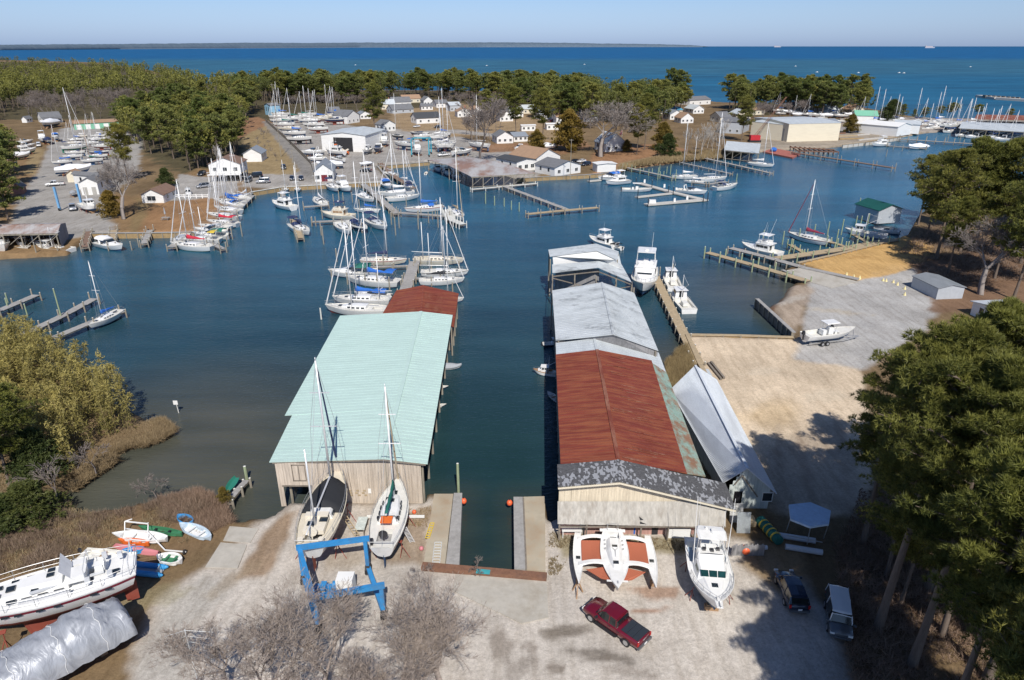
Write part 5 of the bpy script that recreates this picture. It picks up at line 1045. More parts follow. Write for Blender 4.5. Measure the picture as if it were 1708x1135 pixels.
mb = MB(); a, b = U(704,945,1.3), U(912,963,1.3); mb.bar(a,b,.75,.45); o = mb.build('beam', [M['rust_steel']]); tag(o, 'rusty brown beam across the head of the haul out slip', 'beam')
mb = MB(); a, b = lerp(U(704,945,1.55),U(912,963,1.55),.44), lerp(U(704,945,1.55),U(912,963,1.55),.55); mb.bar(a,b,.55,.06); o = mb.build('panel', M['canvas_green']); o.data.materials[0] = pm('turquoise', (.05,.33,.36), .6, .12); tag(o, 'turquoise board lying on the rusty beam', 'board')
def slab_ground(nm, pts, z, mat, th=.1):
    W = [U(x, y, z) for x, y in pts]; q = [(p.x,p.y,p.z) for p in W]
    if (W[1]-W[0]).cross(W[2]-W[0]).z < 0: q = q[::-1]
    mb = MB(); mb.slab(q, th); o = mb.build(nm, M[mat]); return tag(o, kind='structure')
slab_ground('concrete_apron', [(760,958),(912,966),(915,1030),(870,1040),(755,985)], 1.115, 'concrete')
slab_ground('concrete_apron', [(1312,451),(1336,447),(1432,470),(1386,480),(1350,470)], 1.12, 'concrete')
slab_ground('launch_ramp', [(368,905),(412,909),(396,948),(342,946)], 1.12, 'concrete'); slab_ground('launch_ramp', [(383,878),(431,882),(417,906),(372,902)], 1.1, 'concrete')
mb = MB()
for (x0,y0),(x1,y1) in (((1336,445.5),(1432,466)),):
    mb.bar(U(x0,y0,1.25),U(x1,y1,1.25),1.4,.2)
tag(mb.build('walkway', M['dock_grey']), kind='structure')
# lone piles
PG = {}
def pile(px, py, top, kind, label, group, r=.16, name='mooring_pile'):
    p = U(px, py, 0); h = round(max(.8, top_z(p, top))*4)/4; o = link(name, pile_mesh(kind, h, r)); o.location = p
    return tag(o, label, 'mooring pile', group)
for (x, y, t) in ((540,408,378),(538,366,345),(536,393,372),(527,378,362),(566,337,318),(573,340,322),(588,338,321),(557,344,325),(600,352,333),(572,387,363),(604,389,366),(620,378,362),(660,393,363)):
    pile(x, y, t, 'pile_wood', 'bare wooden mooring pile among the boats of the middle marina', 'mooring piles in the middle marina')
for (x, y, t) in ((666,381,349),(698,383,352),(715,372,353),(731,380,352),(728,350,333),(678,345,329),(653,375,355)):
    pile(x, y, t, 'pile_wood', 'bare wooden mooring pile by the cross head pier of the middle marina', 'mooring piles by the cross head pier')
for (x, y, t) in ((655,398+60,440),(640,445,425),(562,437,415),(554,470,450),(580,475,455),(610,478,455),(630,480,458),(650,485,462),(672,480,460),(693,447,430),(720,452,430),(745,455,432),(766,455,436),(720,478,462),(755,488,470)):
    pile(x, y, t, 'pile_wood', 'wooden pile beside the sailboats beyond the red rusty roof', 'piles beyond the red rusty roof')
pile(536,533,514,'pile_white','single pale pile at the bow of the outermost sailboat', None)
for (x, y, t) in ((841,345,330),(853,350,335),(866,353,338),(825,343,328),(810,340,322)):
    pile(x, y, t, 'pile_green', 'pale thin pile in the water left of the walkway pier', 'thin piles left of the walkway pier')
for (x, y, t) in ((1118,292,275),(1112,290,278),(1100,287,274),(1097,300,280),(1127,300,283),(1142,298,285),(1228,305,290)):
    pile(x, y, t, 'pile_green', 'greenish mooring pile standing in the marsh cove', 'mooring piles in the marsh cove')
for (x, y, t) in ((1305,408,385),(1332,402,381),(1357,396,375),(1380,393,370),(1395,405,383),(1403,392,366),(1435,378,360),(1427,378,361),(1433,345,330),(1447,375,356),(1273,398,384),(1318,420,398)):
    pile(x, y, t, 'pile_green', 'tall yellowish mooring pile between the boats of the right hand docks', 'mooring piles at the right hand docks')
for (x, y, t) in ((104,537,480+2),(46,528,508),(13,505,489),(15,520,497)):
    pile(x, y, t, 'pile_green', 'lone pale pile by the three grey docks at the left', 'piles by the left docks', .14)
for (x, y, t) in ((318,412,400),(300,415,404),(404,395,372),(398,372,350),(388,400,380),(380,412,395),(232,413,398),(220,418,404),(62,428,405),(98,425,408),(141,418,400)):
    pile(x, y, t, 'pile_wood', 'wooden mooring pile along the left shore', 'mooring piles along the left shore')
for (x, y, t) in ((1580,238,226),(1600,240,226),(1490,250,240),(1505,252,242),(1478,262,250),(1700,250,220)):
    pile(x, y, t, 'pile_wood', 'mooring pile in the far right basin', 'mooring piles in the far right basin')
pile(765,826,772,'pile_green','tall green stained pile at the corner of the left haul out pier',None,.17); pile(412,802,778,'pile_green','yellow streaked pile on the broken jetty by the reeds',None,.2)
for (x, y, t) in ((1120,470,440),(1100,462,445),(1060,0,0)):
    if y: pile(x, y, t, 'pile_wood', 'mooring pile beside the long tan dock', 'mooring piles at the long tan dock')
o = dock('small broken jetty in the reeds left of the mint green shed', [(381,836),(397,816),(411,801)], .7, 'dock_grey', 1.0, 2.6, ph=1.2)
mb = MB(); a, b = U(380,822,.6), U(396,797,.9); rings = []
for k in range(7):
    t = k/6; p = lerp(a,b,t); w_ = .55*math.sin(math.pi*(.12+.76*t))**.6; rings.append([(p.x-w_,p.y,p.z+.3),(p.x-w_*.6,p.y,p.z),(p.x+w_*.6,p.y,p.z),(p.x+w_,p.y,p.z+.3)])
mb.loft(rings, 0, closed=False, cap=(False,False)); tag(mb.build('skiff', M['hull_green']), 'old green skiff lying on the broken jetty in the reeds', 'skiff')
# marker sign in the creek
p = U(299,689,0); sg = thing('sign', 'white square notice board on a post standing in the shallow creek', 'sign', p)
mb = MB(); mb.cyl((0,0,-1.5),(-.16,0,1.55),.07,.06,7); mb.build('post', M['pile_white'], sg); mb = MB(); mb.box((-.19,-.09,1.66),(.62,.04,.62)); bd = mb.build('board', M['trim_white'], sg)
# orange buoys at the slip mouth
for px_, py_, lab in ((773.5,836,'orange round buoy hung on the left wall of the haul out slip'),(850,839,'orange round buoy hung on the right wall of the haul out slip')):
    q = U(px_,py_,1.0); t = thing('buoy', lab, 'buoy', q); mb = MB(); mb.ball((0,0,0),(.33,.33,.36),0,12,8); mb.build('float', pm('buoy_orange',(.80,.14,.05),.4,.08), t, True); mb = MB(); mb.cyl((0,0,.34),(0,0,.5),.06,.05,6); mb.build('eye', M['rubber'], t)
# ------------------------------------------------------------------ boats afloat
S, K = sailboat, motorboat
# beyond the red roof
S('outermost white sloop with two furled headsails beyond the mint green shed', (539,517), (648,523), cover=None, mastk=1.25, dodger=None, bottom='bottom_red')
S('white sloop with bright blue sail cover just behind the outermost sloop', (555,502), (652,505), cover='canvas_blue', mastk=1.25, ketch=True)
K('small white cruiser with blue canvas tops between the sloops left of the red roof', (590,493), (652,497), 'express', canvas='canvas_blue')
S('heavy white motorsailer with long blue sail cover left of the grey plank pier', (560,467), (667,476), cover='canvas_blue', mastk=1.1, hull='gelcoat', jib='canvas_white', bimini='canvas_blue')
K('white express cruiser with radar arch and blue green canvas left of the plank pier', (548,459), (668,456), 'express', canvas='canvas_green')
S('cream sloop with navy sail cover and red stripe furthest out left of the plank pier', (679,438), (602,437.5), cover='canvas_navy', stripe='hull_red', mastk=1.35, jib=None, hull='gelcoat_cream')
S('cream ketch with black furled headsail at the far right of the plank pier', (775,438), (690,437), cover=None, jib='canvas_black', hull='gelcoat_cream', ketch=True, deckm='deck_cream', mastk=1.15)
S('white sloop with grey stripe and two masts right of the plank pier', (782,457), (702,458), cover=None, stripe='hull_black', ketch=True, mastk=1.3)
S('white sloop with black sail cover half hidden by the red roof', (775,469), (699,472), cover='canvas_black', mastk=1.15)
S('white sloop whose bow shows past the right edge of the red roof', (774,500), (712,503), cover=None, mastk=1.0)
# middle marina
S('small white sloop at the quay, left of its twin by the office', (478,323), (474,311), cover=None, jib=None, L=8)
S('small white sloop at the quay, second left of the office', (499,322.5), (494,311), cover=None, jib=None, L=7.5)
K('white sport boat with dark cabin windows at the left branch pier', (476,328), (490,349), 'cruiser', boot='hull_black')
S('sloop wrapped in white covers at the left branch pier', (530,330), (542,346), cover='canvas_white', jib=None, dodger='canvas_white', ketch=True, boot='hull_black')
S('white sloop with navy dodger and bimini at the outer left finger pier', (517,393), (501,366), cover='canvas_navy', dodger='canvas_navy', bimini='canvas_navy', jib=None, mastk=1.3, hull='gelcoat')
K('cream trawler yacht with wood framed windows and long bowsprit', (524,360), (590,364), 'cruiser', hull='gelcoat_cream', deckm='deck_cream', canvas='canvas_navy', boot='hull_red', glass='teak')
S('white mastless sloop hull in front of the cream trawler', (584,392), (569,370), no_mast=True, cover=None)
S('navy hulled sloop with navy dodger in front of the cream trawler', (613,388), (593,361), hull='hull_navy', dodger='canvas_navy', cover=None, jib=None, mastk=1.35)
S('grey hulled sloop with dark bimini by the main pier of the middle marina', (646,384), (622,358), hull='gelcoat_grey', dodger='canvas_navy', bimini='canvas_navy', cover=None, mastk=1.3)
S('sloop with navy bimini moored under the office windows', (564,320), (556,304), bimini='canvas_navy', cover=None, jib=None)
K('white flybridge cruiser moored bow out at the marina quay', (586,320), (578,300), 'cruiser', hull='gelcoat')
S('white sloop lying along the main pier of the middle marina', (624,337), (597,328), cover=None, mastk=1.3, dodger='canvas_white')
S('sloop with blue sail cover lying behind the navy hulled sloop', (590,351), (634,353), cover='canvas_blue', mastk=1.35)
S('large white sloop with blue hatch in the slip right of the main pier', (700,329), (644,335), cover='canvas_white', mastk=1.2, boot='hull_green')
S('white sloop with navy canvas behind the large white sloop', (630,326), (692,324), cover='canvas_white', bimini='canvas_navy', mastk=1.2)
S('white sloop with red stripes and blue sail cover on the cross head pier', (675,353), (740,348), cover='canvas_blue', stripe='hull_red', mastk=1.3, dodger='canvas_blue', jib=None)
S('white sloop with tan furled sail at the white posted end pier', (772,369), (756,345), cover='canvas_tan', jib='canvas_tan', mastk=1.5)
K('small cruiser with bright blue canvas by the brown ramp', (653,316), (647,300), 'express', canvas='canvas_blue')
S('first white sloop beside the brown ramp', (665,297), (643,290), cover=None, mastk=1.3)
S('second white sloop beside the brown ramp with stern gear', (691,307), (664,303), cover='canvas_white', mastk=1.4)
K('little navy covered launch right of the brown ramp', (687,318), (679,310), 'express', canvas='canvas_navy')
K('white dinghy boat under the corner of the open covered slip', (712,285), (709,291), 'skiff', L=5)
for i, (a, b) in enumerate((((735,287),(727,281)),((752,294),(744,286)),((768,300),(760,292)))):
    K('dark shaded powerboat under the open covered slip, %s from the left' % ('first','second','third')[i], a, b, 'express', hull='gelcoat_grey')
# row along the left boardwalk, numbered from the front
S('long white ketch with bright red sail cover at the front of the left marina row', (285,411), (356,416.5), cover='canvas_red', jib='canvas_white', ketch=True, hull='gelcoat', boot='bottom_green', mastk=1.25)
S('white sloop with yellow canvas behind the red covered ketch', (298,402), (369,404), cover=None, mastk=1.1, bimini='yellow_plastic')
K('white and green covered launch third from the front of the left marina row', (322,394), (382,396), 'express', canvas='canvas_green', hull='gelcoat')
K('white express boat with dark windshield fourth from the front of the left marina row', (323,386.5), (381,388), 'express')
S('white sloop with small navy flag cover fifth from the front of the left marina row', (331,379), (386,382), cover='canvas_navy', no_mast=True)
S('white sloop with red canvas amid the left marina row', (345,372), (398,377), cover='canvas_red', bimini='canvas_red', mastk=1.2)
S('white sloop with pale bimini left of the red canvas in the left marina row', (339,360), (400,367), cover=None, bimini='canvas_white', mastk=1.25, stripe='hull_navy')
S('white sloop with plain boom behind the red canvas in the left marina row', (358,349), (402,356), cover='canvas_white', mastk=1.2)
S('white sloop with first blue sail cover in the left marina row', (366,339), (404,348), cover='canvas_blue', dodger='canvas_blue', mastk=1.3)
S('white sloop with second blue sail cover further back in the left marina row', (368,331), (408,342), cover='canvas_blue', bimini='canvas_blue', mastk=1.3)
S('white sloop with bare boom near the far end of the left marina row', (375,324), (414,337), cover=None, mastk=1.35)
S('white sloop pointing at open water at the far end of the left marina row', (421,324), (400,334), cover='canvas_white', mastk=1.2)
# left shore
K('white cabin boat with flybridge at the left edge under the rusty roof', (12,424), (6,396), 'cruiser')
K('cream open boat under the left covered slip', (48,419), (48,398), 'console', hull='gelcoat_cream')
K('white runabout in the right bay of the left covered slip', (88,414), (80,394), 'express')
K('white workboat with orange cabin beside the brown finger pier', (124,386), (119,418), 'workboat', hull='gelcoat')
K('broad white cabin cruiser moored bow out at the left cottage lawn', (206,417), (220,381), 'express', boot='hull_navy', canvas='canvas_white')
K('small grey skiff tied right of the broad white cabin cruiser', (242,401), (248,388), 'skiff', hull='gelcoat_grey')
S('grey covered small sloop at the landing beside the red covered ketch', (290,410), (312,393), cover='canvas_grey', jib=None, no_mast=True, hull='gelcoat_grey')
S('white sloop with blue sail cover tied alone at the left grey dock', (148,547), (202,520), cover='canvas_blue', jib=None, mastk=1.28, dodger=None, boot='gelcoat', z=.4)
# right docks and cove
K('white sportfisher with flybridge and tall outriggers at the right dock', (1226,405), (1302,428), 'sportfish')
S('sloop with maroon stripe and maroon sail covers at the right boardwalk', (1313,393), (1384,408), cover='canvas_maroon', stripe='stripe_maroon', boot='hull_navy', jib='canvas_maroon', mastk=1.2)
K('long low grey white workboat with yellow gear beside the orange sand', (1399,381), (1480,395), 'workboat', hull='gelcoat')
K('small white cabin boat by the teal roofed boathouse', (1456,384), (1500,388), 'express')
S('white sloop with navy canvas moored outermost in the cove', (1252,307), (1191,317), cover=None, dodger='canvas_navy', bimini='canvas_navy', jib=None, mastk=.01 or 1, no_mast=True)
K('white express cruiser with dark windshield at the corner of the floating dock', (1179,324), (1117,308), 'express', glass='boat_glass')
K('white centre console boat in front of the floating dock', (1088,318), (1037,317), 'console')
K('white sedan cruiser with navy stripe behind the centre console boat', (1010,308), (1066,302), 'cruiser', stripe='hull_navy', canvas='canvas_white')
K('navy striped cruiser with blue canvas nearest the marsh dock', (997,300), (1046,295), 'express', canvas='canvas_blue', stripe='hull_navy')
S('white sloop left of the others in the marsh cove with a very tall mast', (1120,297), (1163,296), cover='canvas_white', mastk=1.9, jib=None)
S('white sloop in the marsh cove with furled headsail leaning to the right', (1212,299), (1166,302), cover=None, mastk=1.9)
S('slim white sloop close behind the express cruiser in the cove', (1140,303), (1175,305), cover='canvas_white', mastk=2.1, jib=None)
S('white ketch with sails furled at the end of the boat house pier', (1291,278), (1248,274), cover='canvas_white', mastk=1.5)
K('white motor yacht anchored alone in the far basin', (1454,243.5), (1481,242), 'cruiser')
K('low white covered boat at the far basin float', (1515,248), (1545,246), 'express', covered='shrinkwrap')
# channel by the right hand shed
K('tall white motor yacht with two antennas beside the grey roofed shed', (1071,493), (1061,428), 'cruiser', boot='hull_black', z=.9, glass='boat_glass')
K('white cruiser with radar mast behind the end of the slip cover', (986,402), (1022,412), 'cruiser', L=9)
K('dark covered launch behind the end of the slip cover', (1010,408), (1034,414), 'express', canvas='canvas_black', L=6)
K('white deadrise workboat with tan boom nearest on the long tan dock', (1112,470), (1150,520), 'workboat')
K('white trap boat with red gear further out on the long tan dock', (1102,440), (1126,483), 'workboat', hull='gelcoat')
K('white cabin boat with wooden foredeck poking out left of the red roof', (889,618), (945,622), 'workboat', deckm='teak')
K('small white boat with its stern in the shadow left of the red roof', (913,652), (940,672), 'skiff', hull='gelcoat')
K('white outboard boat whose engine shows left of the grey roof', (950,570), (905,573), 'console', hull='hull_navy')
K('white boat with navy cover poking out right of the mint green roof', (770,611), (722,611), 'express', covered='canvas_grey')
K('navy runabout showing right of the mint green roof', (748,643), (712,646), 'console', hull='hull_navy')
K('low white bow right of the mint green roof nearest the slip', (744,672), (708,678), 'skiff')
K('white bow at the corner of the small red roof', (759,549), (730,545), 'express')
# far right marina
ordw = 'first second third fourth fifth sixth seventh eighth ninth tenth eleventh twelfth thirteenth fourteenth fifteenth sixteenth seventeenth eighteenth'.split()
far = [(1462,146,206),(1472,151,208),(1503,167,206),(1532,148,205),(1565,155,206),(1571,144,204),(1591,166,212),(1600,175,216),(1615,165,219),(1624,167,208),(1629,180,222),(1636,183,223),(1652,187,226),(1554,178,214),(1582,165,211),(1498,158,204),(1660,190,229),(1642,176,214)]
for i, (mx_, mt, yb) in enumerate(far):
    p = U(mx_, yb+2, 0); h = top_z(p, mt); k = h/(p-U(mx_-18,yb+2,0)).length
    fl_ = yb > 213
    S('white sloop in the far right marina, its mast %s from the left' % ordw[sorted(t[0] for t in far).index(mx_)], (mx_-17, yb+3), (mx_+17, yb+1), 'sailboats in the far right marina', cover=('canvas_blue','canvas_white',None,'canvas_navy')[i%4], mastk=max(1.1,min(2.2, (h-2)/((p-U(mx_-34,yb+2,0)).length))), hard=not fl_, jib=None)
for i, (x, y) in enumerate(((1590,217),(1612,222),(1634,226),(1565,213),(1650,228))):
    K('white cruiser moored in the far right marina, %s by its bow' % ('second from the left','third from the left','second from the right','leftmost','rightmost')[i], (x-14,y+2), (x+14,y), 'cruiser' if i%2 else 'express', 'cruisers in the far right marina')

rq = random.Random(61)
for i, (x, y) in enumerate(((1548,203),(1560,208),(1578,204),(1596,207),(1612,211),(1632,213),(1645,219),(1662,222),(1676,219),(1540,209),(1585,220),(1605,227),(1622,229),(1645,233),(1668,233),(1690,229))):
    (S if rq.random() < .45 else K)('white boat packed in the far right marina, %s of a close row' % ordw[i], (x-13,y+1), (x+13,y), group='boats packed in the far right marina')
# ------------------------------------------------------------------ boats ashore
words = ['first','second','third','fourth','fifth','sixth','seventh']
def yard_row(rowname, y, spans, dy, masts, group):
    for i, (x0, x1) in enumerate(spans):
        c = rnd.choice(['canvas_blue','canvas_white',None,None,'canvas_navy','canvas_green']); hl_ = rnd.choice(['gelcoat']*5+['hull_navy','gelcoat_cream','gelcoat'])
        S('%s sloop ashore, %s from left in the %s' % ({'gelcoat':'white','hull_navy':'navy hulled','gelcoat_cream':'cream'}[hl_], words[i], rowname), (x0,y), (x1,y+dy), group, hull=hl_, cover=c, hard=True, jib='canvas_white' if rnd.random() < .5 else None, bottom=rnd.choice(['bottom_blue','bottom_red','bottom_black']), mastk=rnd.uniform(1.15,1.75)*(.95 if masts > 0 else 1), no_mast=(rnd.random() > masts), dodger=rnd.choice([None,'canvas_navy','canvas_blue',None,None]))
G1 = 'sailboats stored ashore behind the boat hall'
yard_row('back row by the road fence', 199, [(448,486),(490,528),(533,570)], -1, .95, G1)
yard_row('rearmost row by the road fence', 195, [(452,484),(497,528),(545,576)], -1, 1, G1)
yard_row('inner row by the road fence', 202, [(470,504),(515,549)], -1, 1, G1)
yard_row('second row by the road fence', 205, [(450,492),(497,536),(541,577)], -1, .95, G1)
yard_row('third row by the road fence', 212, [(456,500),(505,545)], -1, .9, G1)
yard_row('fourth row by the road fence', 219, [(463,508),(513,548)], -1, .8, G1)
yard_row('fifth row by the road fence', 227, [(471,520)], -1, .7, G1)
S('long white mastless sloop at the corner of the boat hall', (478,237), (526,235), G1, hard=True, no_mast=True, cover=None, bottom='bottom_black')
for i, (a, b, kd, cv, hl_) in enumerate(((( 503,258),(540,255),'express',None,'gelcoat'),((545,255),(575,258),'cruiser','canvas_black','gelcoat'),((513,268),(545,266),'cruiser',None,'gelcoat'),((550,266),(574,268),'express','canvas_grey','gelcoat'),((528,279),(572,277),'express',None,'gelcoat'))):
    K('%s in the boats behind the office' % ('white open cruiser at the upper left','white flybridge boat at the upper right','white cabin cruiser at the middle left','white boat with grey canvas at the middle right','long white wrapped cruiser nearest the office')[i], a, b, kd, 'powerboats stored behind the office', canvas=cv, hard=True, covered='shrinkwrap' if i == 4 else None)
K('boat in white shrink wrap standing alone on the marina yard', (600,275), (619,272), 'express', hard=True, covered='shrinkwrap')
K('grey wrapped centre console right of the boat hall door', (606,256), (620,249), 'console', hard=True, trailer=True)
K('navy hulled boat right of the grey wrapped console', (625,254), (637,247), 'express', hull='hull_navy', hard=True)
K('white cabin boat in front of the gable storage shed', (640,243), (650,233), 'cruiser', hard=True)
K('white boat with upper deck under the teal travel lift', (701,258), (704,240), 'cruiser', hard=True)
G2 = 'sailboats stored ashore behind the teal lift'
S('dark hulled sloop ashore left of the blue covered boat', (653,228), (672,230), G2, hull='hull_black', hard=True, cover=None, jib=None, mastk=2.4)
S('sloop with blue bow cover ashore left of the teal lift', (664,238), (690,247), G2, hard=True, cover='canvas_blue', bimini='canvas_blue', no_mast=True)
S('white sloop ashore behind the teal lift, left one of the back row', (690,232), (724,230), G2, hard=True, cover=None, no_mast=True)
S('white sloop ashore behind the teal lift, right one of the back row', (748,231), (716,233), G2, hard=True, cover='canvas_white', mastk=1.75, jib=None)
S('white sloop with very tall mast ashore just right of the teal lift', (760,240), (716,244), G2, hard=True, cover=None, mastk=1.9, jib=None)
S('long white sloop ashore with leaning furled headsail', (779,243), (729,250), G2, hard=True, cover='canvas_white', mastk=1.35)
S('white sloop ashore alone at the edge of the brown bank', (784,239), (816,249), G2, hard=True, cover=None, mastk=1.7, jib=None)
K('white express cruiser with dark stripe ashore by the white pickup', (790,249), (755,258), 'express', hard=True, stripe='hull_black')
for i, (a, b, kd, cv) in enumerate((((858,252),(872,248),'express',None),((892,250),(925,247),'express','shrinkwrap'),((897,243),(914,241),'console',None))):
    K('%s ashore in the yard behind the restaurant' % ('small white boat','large white wrapped boat','little open boat')[i], a, b, kd, hard=True, covered=cv)
# west yard
G3 = 'boats stored ashore in the west yard'
K('very long boat in white shrink wrap beside the tan shed', (154,283), (92,287), 'express', G3, hard=True, covered='shrinkwrap', bottom='bottom_blue', z=2.2)
S('sloop with two blue sail covers in the west yard', (86,273), (121,270), G3, hard=True, cover='canvas_blue', bimini='canvas_blue', mastk=1.9)
S('sloop with green sail cover in the west yard', (135,271), (172,268), G3, hard=True, cover='canvas_green', mast='mast_wood', mastk=1.6)
S('white sloop with green bottom and navy bimini in the west yard', (150,248), (102,252), G3, hard=True, cover=None, bimini='canvas_navy', bottom='bottom_green', mastk=2.1)
yard_row('middle row of the west yard', 257, [(108,142),(148,182)], -2, .4, G3)
yard_row('far row of the west yard', 240, [(106,134),(140,170),(176,200)], -1, 1, G3)
yard_row('last row in front of the green workshop', 228, [(122,146),(150,176)], -1, 1, G3)
yard_row('crowded third row of the west yard', 263, [(104,138),(144,180)], -2, .3, G3)
yard_row('second crowded row of the west yard', 246, [(112,146),(152,186)], -1, .8, G3)
yard_row('crowded fifth row of the west yard', 234, [(112,140),(146,178)], -1, .9, G3)
yard_row('rear row behind the teal lift', 226, [(684,716),(722,752)], 1, .8, G2)
yard_row('front row right of the teal lift', 246, [(722,755)], 3, .8, G2)
for i, (a, b, kd, cv) in enumerate((((60,243),(30,246),'express',None),((62,252),(25,256),'cruiser',None),((52,260),(12,265),'express','canvas_white'),((56,236),(28,238),'express',None),((30,275),(-4,280),'express',None))):
    K('%s in the boat line by the west yard pines' % ('second boat from the back','green keeled boat third from the back','long boat second from the front','rearmost boat','boat nearest the front')[i], a, b, kd, G3, hard=True, bottom='bottom_green' if i == 1 else 'bottom_blue', covered=cv if i == 2 else None)
K('white flybridge boat at the back of the west yard', (72,238), (70,226), 'cruiser', G3, hard=True); K('navy covered boat at the back of the west yard', (81,239), (80,232), 'express', G3, hard=True, covered='canvas_navy'); K('white boat with bright blue top at the back of the west yard', (95,234), (90,226), 'express', G3, hard=True, canvas='canvas_blue')
K('grey wrapped boat on tall stands before the white house of the west yard', (70,213), (98,208), 'express', G3, hard=True, covered='shrinkwrap')
K('grey covered runabout between the blue lift legs', (121,330), (122,316), 'express', G3, hard=True, covered='canvas_grey', L=6)
K('white pilothouse workboat ashore right of the blue lift', (159,352), (158,336), 'workboat', G3, hard=True)
K('white boat glimpsed under the big pines at the right edge', (1618,640), (1662,625), 'express', hard=True); K('second white boat under the big pines near the right edge', (1640,700), (1690,690), 'express', hard=True, covered='shrinkwrap')
# far yard behind the factory
G4 = 'boats stored ashore behind the factory'
for i in range(14):
    x, y = 1300+15*i+rq.uniform(-4,4), 188+.9*i+rq.uniform(-2,5); (S if i%3 == 0 else K)('white boat on stands in the crowded rear line behind the factory, %s from the left' % ordw[i], (x-11,y), (x+11,y-.4), group=G4, hard=True, **({} if i%3 == 0 else dict(covered=rq.choice([None,'shrinkwrap','canvas_blue']))))
for i, (a, b) in enumerate((((1315,191),(1338,192)),((1293,190),(1310,190)),((1360,198),(1380,199)),((1388,203),(1408,203)),((1340,200),(1358,201)),((1415,196),(1430,196)))):
    if i == 0: S('white sloop with short mast ashore behind the factory', a, b, G4, hard=True, cover=None, jib=None)
    else: K('white powerboat ashore behind the factory, %s from the left' % ('first','fourth','fifth','second','sixth')[i-1] if i != 4 else 'white powerboat ashore behind the factory, third from the left', a, b, 'express' if i % 2 else 'cruiser', G4, hard=True)
# ------------------------------------------------------------------ boats ashore in the near yard
t = sailboat('big white ketch ashore under a black cover in front of the mint green shed', (566,787), (517,921), hull='gelcoat', boot='hull_navy', stripe='hull_navy', bottom='bottom_red', cover=None, jib='canvas_navy', ketch=True, hard=True, z=3.75, mastk=1.12, mx=2.15, deckm='deck_cream', mast='alu', mizx=-2.4)
def cov(b):
    st, _ = stations('sail', 10, 3.25, 1.12, -.55); rings = []
    for s, x, hb_, sh, zk in st:
        if .36 <= s <= .80:
            h = .95-.3*abs(s-.6)+.05*math.sin(s*33); rings.append([(x,-hb_-.02,sh-.05),(x,-hb_*.5,sh+h*.62+.04*math.sin(s*51)),(x,0,sh+h),(x,hb_*.5,sh+h*.62+.04*math.cos(s*47)),(x,hb_+.02,sh-.05)])
    b.loft(rings, 0, closed=False, cap=(True,True))
o = link('cover', cached(('cover','ketch'), cov, ['canvas_black'], True), t); o.location.z = 1.75
def ckp(b):
    b.box((-3.0,0,1.45),(1.5,1.5,.35)); b.box((-2.0,.1,1.55),(.5,1.7,.5)); b.cyl((-4.1,0,1.2),(-4.1,0,1.9),.05,.05,6); b.cyl((-4.16,0,1.85),(-4.1,0,1.85),.42,.42,14)
    b.cyl((-4.5,-.75,1.3),(-4.5,-.75,1.55),.22,.22,10); b.cyl((-4.5,.75,1.3),(-4.5,.75,1.55),.22,.22,10)
o = link('cockpit_fitting', cached(('cockpit_fitting',1), ckp, ['gelcoat_cream']), t); o.location.z = 1.75
o = link('hatch', cached(('hatch',1), lambda b: (b.box((-2.95,.35,1.65),(.5,.5,.06)), b.box((-2.4,-.5,1.66),(.7,.6,.05))), ['boat_glass']), t); o.location.z = 1.75
t = sailboat('white sloop on stands with dark green sail cover in front of the mint green shed', (665,801), (637,917), hull='gelcoat', boot='hull_navy', bottom='bottom_blue', cover='canvas_green', jib='canvas_tan', hard=True, z=3.55, mastk=1.15, mx=2.0)
o = link('board', cached(('board',1), lambda b: b.box((-2.2,0,1.9),(.9,1.0,.1)), ['orange_plastic']), t); o.location.z = 1.75
def gear(b):
    b.cyl((-4.0,0,1.2),(-4.0,0,1.9),.05,.05,6); b.cyl((-4.05,0,1.8),(-4.0,0,1.8),.4,.4,14); b.box((-4.6,.9,1.5),(.35,.25,.5)); b.bar((-4.9,-1,1.7),(-4.9,1,1.7),.05,.05); b.box((1.6,.55,1.25),(.5,.3,.12))
    b.box((-1.6,-.85,1.68),(.25,.2,.12)); b.box((-1.6,.85,1.68),(.25,.2,.12)); b.tube([(-1.75,-.8,1.3),(-1.75,-.7,1.95),(-1.75,.7,1.95),(-1.75,.8,1.3)],.03,5)
o = link('deck_gear', cached(('deck_gear',1), gear, ['hull_black']), t); o.location.z = 1.75
t = sailboat('large white yacht with maroon stripe along its side, stored at the lower left', (-125,1046), (231,952), hull='gelcoat', stripe='gelcoat', boot='stripe_maroon', bottom='bottom_red', cover=None, jib=None, hard=True, z=4.1, no_mast=True, deckm='gelcoat')
sc_ = t.scale[0]
def band(b):
    st, _ = stations('sail', 10, 3.25, 1.12, -.55)
    for sg in (-1,1):
        for (s0,x0,b0,h0,k0),(s1,x1,b1,h1,k1) in zip(st[:-1],st[1:]):
            if s1 > .97: continue
            def yy(bb,h,k,z,s): return bb*((z-k)/(h-k))**(.36+max(0,(s-.6)/.4)*.5)+.006
            def xx(x,h,k,z,s): return x-.10*10*(1-(z-k)/(h-k))**1.2*max(0,(s-.62)/.38)**2+(10*.05*(1-(z-k)/(h-k))*(1-s/.12) if s < .12 else 0)
            zt0,zt1,zb0,zb1 = h0-.10,h1-.10,h0-.30,h1-.30
            q = [(xx(x0,h0,k0,zb0,s0),sg*yy(b0,h0,k0,zb0,s0),zb0),(xx(x1,h1,k1,zb1,s1),sg*yy(b1,h1,k1,zb1,s1),zb1),(xx(x1,h1,k1,zt1,s1),sg*yy(b1,h1,k1,zt1,s1),zt1),(xx(x0,h0,k0,zt0,s0),sg*yy(b0,h0,k0,zt0,s0),zt0)]
            b.poly(q if sg < 0 else q[::-1])
o = link('stripe', cached(('stripe','yacht'), band, ['stripe_maroon']), t); o.location.z = 1.75
